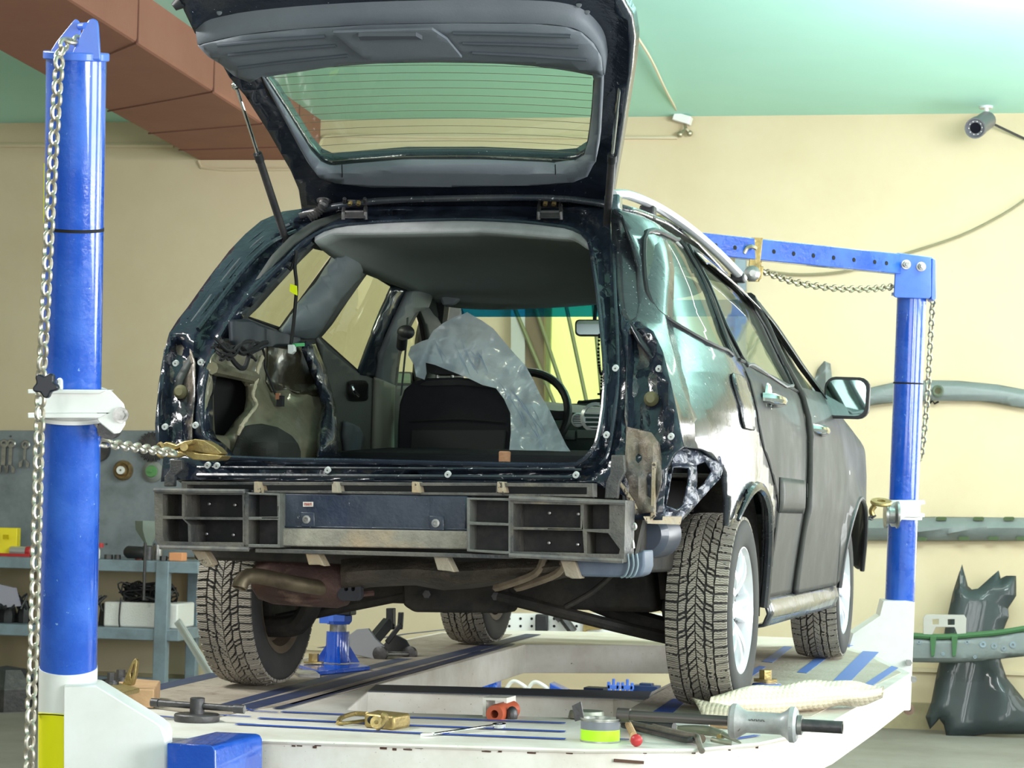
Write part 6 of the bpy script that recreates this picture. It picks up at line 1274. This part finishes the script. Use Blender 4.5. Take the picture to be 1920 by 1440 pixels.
b = MB(); b.lathe([(.0, .162), (.045, .162), (.055, .175), (.055, .195), (.03, .2), (0, .2)], c, (0, 0, 1), 8); b.box(c+V((-.04, -.03, .18)), (.04, .03, .03)); obj('head_nut', b, m_bluel, bj)
b = MB(); b.box(c+V((.01, 0, .215)), (.10, .07, .035)); obj('head_saddle', b, m_blkpl, bj, bev=.004)
b = MB(); q = Z0(588, 1254)+V((-.0, 0, .021)); b.cyl(q, q+V((0, 0, .006)), .038, n=24); b.cyl(q+V((0, 0, .006)), q+V((0, 0, .036)), .020, n=6); obj('base_bolt', b, m_brass, bj)
b = MB(); q = Z0(570, 1266); b.hexa([Z0(545, 1262), Z0(560, 1271), Z0(600, 1272), Z0(590, 1264)], [p+V((0, 0, .014)) for p in (Z0(545, 1262), Z0(560, 1271), Z0(600, 1272), Z0(590, 1264))]); tag(obj('steel_shim', b, m_steel), 'flat steel shim plate at the corner of the blue jack base', 'shim')
fj = thing('trolley_jack', 'grey and black trolley jack standing behind the blue jack', 'jack', Z0(715, 1236))
Yj = Z0(715, 1236).y
def jp(poly, dy, d, name, m): b = MB(); b.prism(poly, (0, d, 0), lambda x, y: WY(x, y, Yj+dy)); return obj(name, b, m, fj, bev=.003)
m_jg = mat('jack_grey', (.33, .34, .37), .35, .3)
jp([(655, 1190), (668, 1180), (690, 1178), (704, 1198), (718, 1210), (722, 1230), (714, 1238), (700, 1236), (664, 1228), (655, 1215)], -.02, .02, 'side_frame', m_jg)
jp([(726, 1200), (742, 1190), (760, 1200), (770, 1218), (768, 1232), (722, 1222), (716, 1212)], .18, .02, 'side_frame', mat('jack_dark', (.06, .06, .065), .4))
for x, y, dy in ((711, 1226, -.04), (766, 1226, .16)): b = MB(); b.lathe([(0, 0), (.018, 0), (.030, .004), (.030, .026), (.018, .03), (0, .03)], WY(x, y, Yj+dy), (0, 1, 0), 22); obj('jack_wheel', b, m_dsteel, fj)
b = MB(); b.cyl(WY(712, 1226, Yj), WY(766, 1226, Yj+.17), .009); obj('wheel_axle', b, m_steel, fj)
b = MB(); b.bar(WY(690, 1212, Yj+.05), WY(730, 1165, Yj+.12), .05, .04); b.bar(WY(725, 1205, Yj+.1), WY(752, 1170, Yj+.12), .03, .02); b.bar(WY(733, 1180, Yj+.12), WY(733, 1140, Yj+.12), .04, .03); b.bar(WY(750, 1180, Yj+.12), WY(752, 1148, Yj+.12), .02, .02); obj('lifting_arm', b, m_blkpl, fj, bev=.003)

# ================================================================ TOOLS ON THE BENCH FRONT
f1 = thing('pressing_disc_tool', 'black steel disc tool with a cross bar standing at the front left corner', 'tool', Z0(369, 1352))
c = Z0(369, 1352)
b = MB(); b.lathe([(0, 0), (.063, 0), (.064, .003), (.064, .018), (.061, .021), (0, .021)], c, (0, 0, 1), 40); obj('disc', b, m_dsteel, f1)
b = MB(); b.lathe([(0, .021), (.021, .021), (.021, .064), (.018, .066), (0, .066)], c, (0, 0, 1), 24); obj('boss', b, m_dsteel, f1)
pa, pb_ = WY(284, 1317, c.y), WY(458, 1330, c.y); d = (pb_-pa).normalized(); b = MB(); b.cyl(pa+d*.01, pb_-d*.01, .0095, n=16); b.cyl(pa, pa+d*.022, .0125, n=16); b.cyl(pb_-d*.03, pb_, .0125, n=16); obj('cross_bar', b, m_dsteel, f1)
b = MB(); b.cyl(pb_, pb_+d*.001, .0105); obj('bar_end', b, m_steel, f1)
b = MB(); q = [Z0(178, 1328), Z0(288, 1330), Z0(300, 1312), Z0(215, 1304)]; q = [p+V((0, 0, .004)) for p in q]; b.hexa(q, [p+V((0, 0, .055)) for p in q]); tag(obj('wood_block', b, m_wood, bev=.004), 'pale wooden block lying behind the left tower base', 'wood block')
bpz = thing('bolted_plate', 'olive steel plate with two big bolts and an upright slotted tab', 'steel plate', Z0(220, 1300)+V((0, 0, .056)))
def bz(x, y, z=.075): return WZ(x, y, z)
b = MB(); q = [bz(172, 1288), bz(215, 1300), bz(262, 1288), bz(215, 1276)]; q = [V((p.x, p.y, .058)) for p in q]; b.hexa(q, [p+V((0, 0, .014)) for p in q]); obj('plate', b, m_brass, bpz, bev=.002)
for x, y in ((209, 1283), (226, 1277)):
    b = MB(); p = bz(x, y, .072); b.cyl(p, p+V((0, 0, .008)), .022); b.cyl(p+V((0, 0, .008)), p+V((0, 0, .012)), .018); b.cyl(p+V((0, 0, .012)), p+V((0, 0, .034)), .0135, n=6); obj('plate_bolt', b, m_dsteel, bpz)
b = MB(); yy = bz(240, 1284, .07).y; b.prism([(228, 1285), (238, 1262), (248, 1240), (254, 1234), (257, 1240), (254, 1265), (248, 1285)], (0, .018, 0), lambda x, y: WY(x, y, yy), [[(244, 1262), (251, 1246), (251, 1258), (246, 1272)]]); obj('slotted_tab', b, m_brass, bpz, bev=.002)
gc = thing('brass_clamp', 'brass plated clamp body with a hook, lying on the blue slots', 'clamp', Z0(730, 1366))
c = Z0(742, 1366)
b = MB(); b.hexa([Z0(682, 1364), Z0(738, 1370), Z0(770, 1364), Z0(705, 1357)], [V((p.x, p.y, .040)) for p in (Z0(682, 1364), Z0(738, 1370), Z0(770, 1364), Z0(705, 1357))]); obj('clamp_body', b, m_brass, gc, bev=.008)
b = MB(); b.tube(smooth([Z0(634, 1360)+V((0, 0, .006)), Z0(640, 1354)+V((0, 0, .012)), Z0(665, 1350)+V((0, 0, .018)), Z0(688, 1352)+V((0, 0, .02))], 4), .007, 8); b.tube(smooth([Z0(634, 1360)+V((0, 0, .006)), Z0(650, 1361)+V((0, 0, .008)), Z0(684, 1358)+V((0, 0, .01))], 4), .005, 8); obj('hook_arm', b, m_brass, gc)
b = MB(); yc = Z0(700, 1372).y; b.lathe([(.006, 0), (.017, 0), (.017, .012), (.006, .012)], WY(706, 1355, yc), V((.3, -1, .2)), 20, closed=True); b.tube(smooth([WY(706, 1366, yc), WY(716, 1358, yc), WY(724, 1345, yc), WY(716, 1340, yc)], 4), .009, 8); obj('jaw_ring', b, m_brass, gc)
b = MB(); b.ball(WY(696, 1350, yc), .011, 10); obj('dark_plug', b, m_blk, gc)
wr_ = thing('ring_spanner', 'long polished ring spanner lying on the front of the bench', 'spanner', Z0(870, 1380))
b = MB(); A, B2 = Z0(812, 1380)+V((0, 0, .005)), Z0(926, 1368)+V((0, 0, .012)); b.bar(A, B2, .012, .006); obj('shank', b, m_chrome, wr_, bev=.002)
b = MB(); b.lathe([(.011, 0), (.019, 0), (.019, .010), (.011, .010)], Z0(936, 1368)+V((0, 0, .007)), (0, -.1, 1), 24, closed=True); obj('ring_head', b, m_chrome, wr_)
b = MB(); q = Z0(812, 1380); 
for s in (-1, 1): b.bar(q+V((0, .0, .005)), q+V((-.032, .012*s, .003)), .009, .007)
obj('open_jaw', b, m_chrome, wr_)
tn = thing('tin_can', 'short round tin, lime green below and grey above, on the bench edge', 'tin', Z0(1125, 1388))
c = Z0(1125, 1390); rt = .0535
b = MB(); b.lathe([(0, 0), (rt, 0), (rt, .004), (rt-.002, .005), (rt-.002, .058), (rt+.001, .059), (rt+.001, .063), (rt-.003, .063), (rt-.003, .056), (0, .056)], c, (0, 0, 1), 48); obj('tin_body', b, mat('tin_metal', (.42, .43, .40), .3, .7), tn)
b = MB(); b.lathe([(rt-.0015, .004), (rt-.0008, .004), (rt-.0008, .033), (rt-.0015, .033)], c, (0, 0, 1), 48, closed=True); obj('lime_label', b, m_lime, tn)
b = MB(); b.lathe([(rt-.0015, .033), (rt-.0008, .033), (rt-.0008, .055), (rt-.0015, .055)], c, (0, 0, 1), 48, closed=True); obj('grey_label', b, mat('grey_label', (.17, .18, .21), .4), tn)
sd = thing('red_handle_tool', 'long dark steel tool with a round red handle end beside the tin', 'tool', Z0(1193, 1392))
b = MB(); b.ball(Z0(1193, 1400)+V((0, 0, .0165)), .0165, 18); obj('red_knob', b, m_red, sd)
b = MB(); b.tube([Z0(1188, 1390)+V((0, 0, .016)), Z0(1178, 1372)+V((0, 0, .02))], .010, 10); obj('handle_neck', b, m_wood, sd)
def bent(name, pts, r, m, lb, cat): b = MB(); b.tube(smooth(pts, 5), r, 10); return tag(obj(name, b, m), lb, cat)
def zz_(x, y, z): return Z0(x, y)+V((0, 0, z))
bent('pry_bar', [zz_(1168, 1368, .012), zz_(1230, 1383, .012), zz_(1285, 1396, .012), zz_(1302, 1395, .014), zz_(1312, 1392, .014)], .008, m_dsteel, 'dark steel pry bar with a flattened end, beside the red handle', 'pry bar')
bent('bent_lever', [zz_(1165, 1362, .014), zz_(1225, 1376, .015), zz_(1285, 1391, .018), zz_(1305, 1396, .022), WY(1311, 1394, Z0(1305, 1402).y), WY(1316, 1408, Z0(1305, 1404).y-.02)], .0085, mat('worn_bar', (.30, .28, .24), .5, .5, ((.15, .12, .1), 20, .2, .2)), 'worn steel lever whose bent tip hangs over the bench edge', 'lever')
bent('rusty_pin', [zz_(1225, 1374, .013), zz_(1265, 1384, .013), zz_(1316, 1395, .013)], .012, mat('rusty_bar', (.25, .19, .15), .7, .4, ((.12, .08, .06), 30, .2, .2)), 'thick rusty pin lying between the lever and the pincers', 'pin')
bent('flat_bar', [zz_(1190, 1363, .01), zz_(1264, 1370, .01)], .013, m_dsteel, 'short dark round bar behind the rusty pin', 'bar')
pc = thing('locking_pliers', 'olive grey locking pliers with a long beak lying on the bench edge', 'pliers', Z0(1330, 1395))
b = MB(); b.tube(smooth([zz_(1272, 1376, .016), zz_(1305, 1380, .018), zz_(1335, 1384, .018), zz_(1355, 1390, .016)], 5), [.007, .008, .010, .011, .012, .013, .013, .014, .014, .014, .013, .012, .011, .010, .010, .010][:16], 10); obj('handle', b, mat('olive_steel', (.27, .28, .21), .45, .6), pc)
b = MB(); b.tube(smooth([zz_(1340, 1386, .020), zz_(1362, 1391, .016), zz_(1388, 1397, .006)], 5), [.016, .016, .015, .014, .012, .010, .009, .008, .007, .005, .003], 10, flat=.7); b.tube(smooth([zz_(1335, 1395, .012), zz_(1350, 1397, .010), zz_(1372, 1398, .006)], 4), .007, 8); obj('beak', b, mat('olive_steel', (.27, .28, .21)), pc)
b = MB(); b.cyl(zz_(1350, 1390, .014)-V((0, .02, 0)), zz_(1350, 1390, .014)+V((0, .02, 0)), .007); obj('rivet', b, m_brass, pc)
b = MB(); q = [Z0(1298, 1362), Z0(1380, 1368), Z0(1392, 1360), Z0(1312, 1355)]; b.hexa(q, [p+V((0, 0, .018)) for p in q]); tag(obj('wood_strip', b, m_wood, bev=.002), 'small brown wooden strip lying under the slide hammer rod', 'wood strip')
b = MB(); q = [Z0(1262, 1360), Z0(1330, 1366), Z0(1334, 1360), Z0(1268, 1355)]; b.hexa(q, [p+V((0, 0, .012)) for p in q]); tag(obj('white_block', b, m_white, bev=.002), 'small white plastic block beside the wooden strip', 'block')
# slide hammer
sh = thing('slide_hammer', 'large slide hammer with a spool shaped steel weight lying on the bench', 'slide hammer', Z0(1400, 1378))
def HY(x, y): return WY(x, y, -1.13)
h0, h1 = HY(1158, 1340), HY(1580, 1364); hd = (h1-h0).normalized(); HL = (h1-h0).length
def hx(x): return h0+hd*((x-1158)/(1580-1158)*HL)
b = MB(); b.cyl(hx(1158), hx(1500), .0135, n=18); b.cyl(hx(1158), hx(1182), .0185, n=18); obj('rod', b, mat('brown_steel', (.11, .095, .09), .4, .7), sh)
b = MB(); b.lathe([(.014, 0), (.040, 0), (.047, .006), (.047, .018), (.036, .032), (.0285, .045), (.0285, .135), (.036, .148), (.047, .160), (.047, .172), (.040, .178), (.014, .178)], hx(1372), hd, 36, closed=True); sw_ = obj('sliding_weight', b, mat('weight_grey', (.40, .42, .43), .4, .3, ((.2, .18, .16), 9, .0, .2), spots=((.12, .1, .09), 50, .0)), sh)
b = MB(); b.cyl(hx(1498), hx(1506), .026, n=24); b.cyl(hx(1484), hx(1498), .018, n=6); obj('stop_collar', b, m_steel, sh)
b = MB(); b.lathe([(.009, 0), (.0165, 0), (.0165, (hx(1580)-hx(1506)).length), (.010, (hx(1580)-hx(1506)).length), (.010, .03)], hx(1506), hd, 24); obj('end_tube', b, m_dsteel, sh)
b = MB(); wm = hx(1425); nx = (CP-wm); nx = (nx-hd*nx.dot(hd)).normalized(); sn = hd.cross(nx)
random.seed(21)
for k in range(9):
    p = wm+hd*(.0048*(k-4.2))+nx*.0288+V((0, 0, .006)); b.box(p, (.0012, .001, .0052), None); b.box(p+hd*.0014+V((0, 0, .002*(1 if k % 2 else -1))), (.0028, .001, .001))
obj('stamped_lettering', b, m_blk, sw_)
# bubble wrap roll: folded sheet
def bw(u, v, layer=0):
    # u along the fold (left 0 .. right 1), v around the flattened loop
    a = 2*PI*v; A = zz_(1335, 1345, .036); B2 = zz_(1655, 1326, .040); c = A.lerp(B2, u)
    hgt = interp(u, [0, .1, .35, .6, .85, 1], [.028, .040, .050, .045, .033, .018]); wid = interp(u, [0, .2, .5, .8, 1], [.07, .10, .12, .10, .06])
    e = V((-.05, 1, 0)).normalized(); w_ = .004*math.sin(u*23+v*9)+.005*math.sin(v*21+u*5)
    return c+e*(wid*math.cos(a))+V((0, 0, (hgt+w_)*math.sin(a)+.004*math.sin(u*12)))+V((0, 0, .012*u))
m_bub = mat('bubble_wrap', (.66, .58, .44), .35, coat=.3)
nt = m_bub.node_tree; vo = nt.nodes.new('ShaderNodeTexVoronoi'); vo.inputs['Scale'].default_value = 75; vo.inputs['Randomness'].default_value = .15; tcv = nt.nodes.new('ShaderNodeTexCoord'); nt.links.new(tcv.outputs['Object'], vo.inputs['Vector']); bb_ = nt.nodes.new('ShaderNodeBump'); bb_.inputs['Strength'].default_value = 1.; bb_.inputs['Distance'].default_value = .004; bb_.invert = True; nt.links.new(vo.outputs['Distance'], bb_.inputs['Height']); nt.links.new(bb_.outputs['Normal'], nt.nodes['Principled BSDF'].inputs['Normal'])
bwt = thing('bubble_wrap', 'folded cream bubble wrap lying on the right front corner of the bench', 'bubble wrap', zz_(1480, 1345, 0))
b = MB(); b.grid(bw, 40, 26); bmesh.ops.remove_doubles(b.bm, verts=b.bm.verts[:], dist=1e-5); obj('outer_layer', b, m_bub, bwt, ang=180)
b = MB(); b.grid(lambda u, v: (lambda p, q: p.lerp(q, v))(zz_(lerp(1296, 1340, u*.3), 1340, .052-.03*u), zz_(lerp(1318, 1470, u), lerp(1352, 1358, u), .008+.010*math.sin(u*PI)))+V((0, -.03*math.sin(PI*v), .02*math.sin(PI*v))), 14, 6); obj('folded_flap', b, m_bub, bwt, ang=180, sol=.003)
b = MB(); b.lathe([(0, 0), (.05, 0), (.055, .008), (.05, .014), (0, .016)], zz_(1438, 1290, .003), (0, 0, 1), 28); bl_ = obj('anchor_washer', b, m_blue, None); tag(bl_, 'blue washer disc under the brass nut beside the bubble wrap', 'washer')
b = MB(); p = zz_(1435, 1288, .019); b.cyl(p, p+V((0, 0, .01)), .042, n=26); b.cyl(p+V((0, 0, .01)), p+V((0, 0, .042)), .024, n=6); tag(obj('brass_nut', b, m_brass), 'large brass hexagon nut on the blue washer by the right rear wheel', 'nut')

# ================================================================ RIGHT WALL: hung body parts
def wsheet(name, lb, cat, poly, off, m, sol=.012, cell=12, f=None, holes=()):
    b = MB(); b.sheet(poly, holes, cell, lambda x, y: WW(x, y, off+(f(x, y) if f else 0))); o = obj(name, b, m, None, sol=sol, ang=60, bev=0); return tag(o, lb, cat)
t = thing('roof_bow', 'arched grey roof bow hung high on the wall behind the rear tower', 'body part', WW(1850, 740, .08))
PB = [(1600, 742), (1635, 727), (1676, 718), (1745, 714), (1797, 715), (1871, 722), (1935, 734), (1935, 768), (1871, 756), (1837, 751), (1745, 750), (1676, 754), (1635, 759), (1600, 770)]
ring = rrect(1750, 724, 1767, 742, 8)
b = MB(); b.sheet(PB, [ring], 10, lambda x, y: WW(x, y, .06+.03*math.sin(min(1, pdist(x, y, PB)/12)*PI/2))); obj('bow_panel', b, m_prim, t, sol=.01, ang=60)
b = MB(); b.tube([WW(x, y, .10) for x, y in ring], .010, 6, closed=True); obj('hole_rim', b, mat('dark_primer', (.10, .13, .09), .6), t)
b = MB(); b.tube([WW(x, y, .05) for x, y in [(1740, 760), (1748, 751), (1752, 757), (1760, 753)]], .007, 5); obj('wall_hook', b, m_blk, t)
t = thing('bumper_reinforcement', 'straight grey bumper bar with dark green clips hung low on the wall', 'body part', WW(1800, 990, .08))
PB = [(1590, 975), (1750, 970), (1935, 972), (1935, 1013), (1700, 1013), (1590, 1012)]
b = MB(); b.sheet(PB, [], 10, lambda x, y: WW(x, y, .05+.05*math.sin(min(1, pdist(x, y, PB)/14)*PI/2)+(.02 if 986 < y < 1000 else 0))); obj('bar_panel', b, m_prim, t, sol=.01)
for x, y in ((1765, 973), (1835, 973), (1892, 973), (1728, 1011), (1807, 1010), (1863, 1010), (1915, 1010)):
    b = MB(); b.prism(rrect(x-10, y-4, x+10, y+3, 3), WN*-.02, lambda x, y: WW(x, y, .105)); obj('clip', b, mat('moss_green', (.05, .08, .03), .7), t)
t = thing('cross_member', 'curved grey cross member with green edge trim in front of the dark fender', 'body part', WW(1800, 1240, .55))
PB = [(1690, 1192), (1760, 1196), (1830, 1192), (1935, 1178), (1935, 1228), (1850, 1237), (1800, 1242), (1690, 1240)]
b = MB(); b.sheet(PB, [], 9, lambda x, y: WW(x, y, .52+.03*math.sin(min(1, pdist(x, y, PB)/10)*PI/2))); obj('member_panel', b, m_prim, t, sol=.01)
b = MB(); b.tube([WW(x, y, .55) for x, y in smooth([(1690, 1190), (1760, 1194), (1830, 1190), (1880, 1185), (1935, 1176)], 4)], .018, 8); obj('edge_trim', b, m_green, t)
for x in (1748, 1788): b = MB(); b.prism([(x-4, 1193), (x+8, 1193), (x+4, 1230), (x-2, 1232)], WN*-.02, lambda x, y: WW(x, y, .575)); obj('green_strap', b, m_green, t, bev=.003)
for x, y, r in ((1723, 1204, .012), (1813, 1204, .012), (1843, 1208, .02), (1864, 1211, .018), (1882, 1216, .016), (1899, 1209, .02), (1768, 1226, .01), (1828, 1232, .01)): b = MB(); b.lathe([(r*.4, 0), (r, 0), (r, .008), (r*.4, .008)], WW(x, y, .553), WN, 14, closed=True); obj('hole_rim', b, m_greyb, t)
b = MB(); b.prism([(1731, 1189), (1731, 1158), (1736, 1152), (1808, 1153), (1812, 1160), (1811, 1190), (1795, 1190), (1790, 1176), (1755, 1176), (1748, 1190)], WN*-.015, lambda x, y: WW(x, y, .56), [[(1748, 1161), (1760, 1161), (1760, 1171), (1748, 1171)], [(1777, 1161), (1790, 1161), (1790, 1172), (1777, 1172)]]); obj('top_bracket', b, mat('bare_grey', (.42, .41, .38), .5, .3), t, bev=.002)
FP = [(1804, 1058), (1814, 1099), (1822, 1106), (1834, 1104), (1872, 1070), (1876, 1085), (1887, 1080), (1905, 1080), (1905, 1117), (1890, 1140), (1891, 1157), (1881, 1181), (1876, 1239), (1887, 1271), (1920, 1312), (1950, 1330), (1960, 1376), (1920, 1376), (1852, 1376), (1808, 1382), (1777, 1391), (1770, 1359), (1761, 1347), (1744, 1367), (1736, 1344), (1747, 1315), (1758, 1257), (1764, 1233), (1773, 1175), (1787, 1111)]
wsheet('car_fender', 'dark green grey car fender standing upright against the wall', 'fender', FP, 0, m_fender, .006, 9, lambda x, y: .18+(y-1058)/330*.16+.05*math.sin(min(1, pdist(x, y, FP)/24)*PI/2)+.02*math.sin((x-1740)*.05+y*.01))
PP = [(1518, 760), (1524, 720), (1534, 692), (1546, 677), (1556, 682), (1560, 720), (1566, 790), (1572, 836), (1590, 838), (1592, 846), (1572, 850), (1566, 870), (1555, 860), (1540, 800)]
wsheet('pillar_panel', 'grey pressed pillar panel hung on the wall behind the door mirror', 'body part', PP, .06, m_prim, .01, 9, lambda x, y: .03*math.sin(x*.2))
# perforated plate and oddments beyond the bench
t = thing('perforated_plate', 'white perforated steel plate against the wall beyond the bench', 'metal plate', WW(1090, 1195, .5))
b = MB(); A = [(945, 1150), (1260, 1150), (1260, 1200), (945, 1200)]; b.prism(A, WN*-.03, lambda x, y: WW(x, y, .5)); obj('plate', b, m_white, t)
b = MB()
for i in range(15):
    for j in range(2): q = WW(955+i*21, 1160+j*14, .501); b.cyl(q, q+WN*.002, .009, n=10)
o = obj('plate_hole', b, m_blk, t); o['kind'] = 'stuff'
b = MB(); b.tube([WW(1050, 1152, .55), WW(1075, 1185, .56)], .03, 8); b.tube([WW(1056, 1158, .56), WW(1046, 1148, .56)], .045, 8); tag(obj('air_hose_gun', b, m_dsteel), 'dark tool with a thick head lying against the white perforated plate', 'tool')
b = MB(); b.prism([(1095, 1150), (1104, 1150), (1105, 1168), (1122, 1168), (1126, 1160), (1130, 1162), (1128, 1180), (1100, 1182), (1096, 1192), (1092, 1190)], WN*-.03, lambda x, y: WW(x, y, .54)); tag(obj('brass_bracket', b, m_brass, bev=.003), 'brass coloured bracket on the white perforated plate', 'bracket')
b = MB(); b.prism([(1003, 1152), (1026, 1152), (1026, 1186), (1003, 1186)], WN*-.06, lambda x, y: WW(x, y, .57)); tag(obj('black_box', b, m_blkpl, bev=.01), 'small black box in front of the white perforated plate', 'box')
# low rack with blue tools seen through the bench openings
rk = thing('low_rack', 'low white rack for blue tools behind the bench', 'rack', V((*WW(1100, 1300, 1.2).xy, ZF)))
zr = WW(1100, 1310, 1.25).z
b = MB(); P = [V((*WW(x, 1300, o).xy, zr)) for x, o in ((870, 1.4), (1330, 1.4), (1330, .8), (870, .8))]; b.hexa(P, [p-V((0, 0, .04)) for p in P]); obj('rack_top', b, m_whited, rk)
for p in P: b = MB(); pm = p.lerp(sum(P, V((0, 0, 0)))/4, .08); b.bar(pm-V((0, 0, .04)), V((pm.x, pm.y, ZF)), .04, .04, up=(0, 1, 0)); obj('rack_leg', b, m_whited, rk)
def rt_(x, o=1.2): return V((*WW(x, 1300, o).xy, zr+.001))
for i, (x, w, h, rot, nm, lb) in enumerate([(903, .11, .08, .2, 'blue_clamp_block', 'bright blue clamp block at the left end of the low rack'), (928, .05, .10, 0, 'blue_clamp_post', 'upright blue clamp beside the bright blue block on the rack'), (1212, .16, .09, .0, 'blue_tool_case', 'dark blue tool case at the end of the low rack behind the wheel')]):
    b = MB(); c = rt_(x); b.box(c+V((0, 0, h/2)), (w, .1, h), Matrix.Rotation(rot, 3, 'Z')); b.box(c+V((0, 0, h*.9)), (w*.5, .06, h*.5)); b.cyl(c+V((w*.3, -.05, h*.5)), c+V((w*.3, -.075, h*.5)), .015, n=10); tag(obj(nm, b, m_blue if i < 2 else m_blued, bev=.006), lb, 'tool')
b = MB(); q0 = rt_(1030, 1.3); q1 = rt_(1072, 1.3); b.hexa([q0+V((0, 0, .09)), q1+V((0, 0, .03)), q1+V((0, 0, .0)), q0+V((0, 0, .03))], [p-WN*.15 for p in (q0+V((0, 0, .09)), q1+V((0, 0, .03)), q1, q0+V((0, 0, .03)))]); b.box((q0+q1)/2+V((0, 0, .02)), (.1, .08, .04)); tag(obj('blue_ramp', b, m_blue, bev=.006), 'tilted dark blue ramp shaped tool beside the bench post', 'tool')
for k, (x0, lb) in enumerate(((945, 'white hose looped on the left part of the low rack'), (985, 'white hose curled beside the blue ramp on the low rack'))):
    b = MB(); b.tube(smooth([rt_(x0, 1.3)+V((0, 0, .02)), rt_(x0+15, 1.3)+V((0, 0, .09)), rt_(x0+35, 1.3)+V((0, 0, .07)), rt_(x0+50, 1.25)+V((0, 0, .02)), rt_(x0+30, 1.2)+V((0, 0, .015))], 6), .012, 8); tag(obj('white_hose', b, m_white), lb, 'hose')
for k, (x, lb) in enumerate(((1150, 'first blue puller with twin steel legs on the rack'), (1176, 'second blue puller beside the dark blue tool case'))):
    b = MB(); c = rt_(x, 1.3)
    for s in (-1, 1): b.bar(c+V((.02*s, 0, 0)), c+V((.03*s, 0, .11)), .018, .02, up=(0, 1, 0))
    b.bar(c+V((-.04, 0, .08)), c+V((.04, 0, .08)), .02, .025); b.cyl(c, c+V((0, 0, .13)), .009); tag(obj('blue_puller', b, m_bluel, bev=.003), lb, 'puller', 'blue pullers on the low rack')
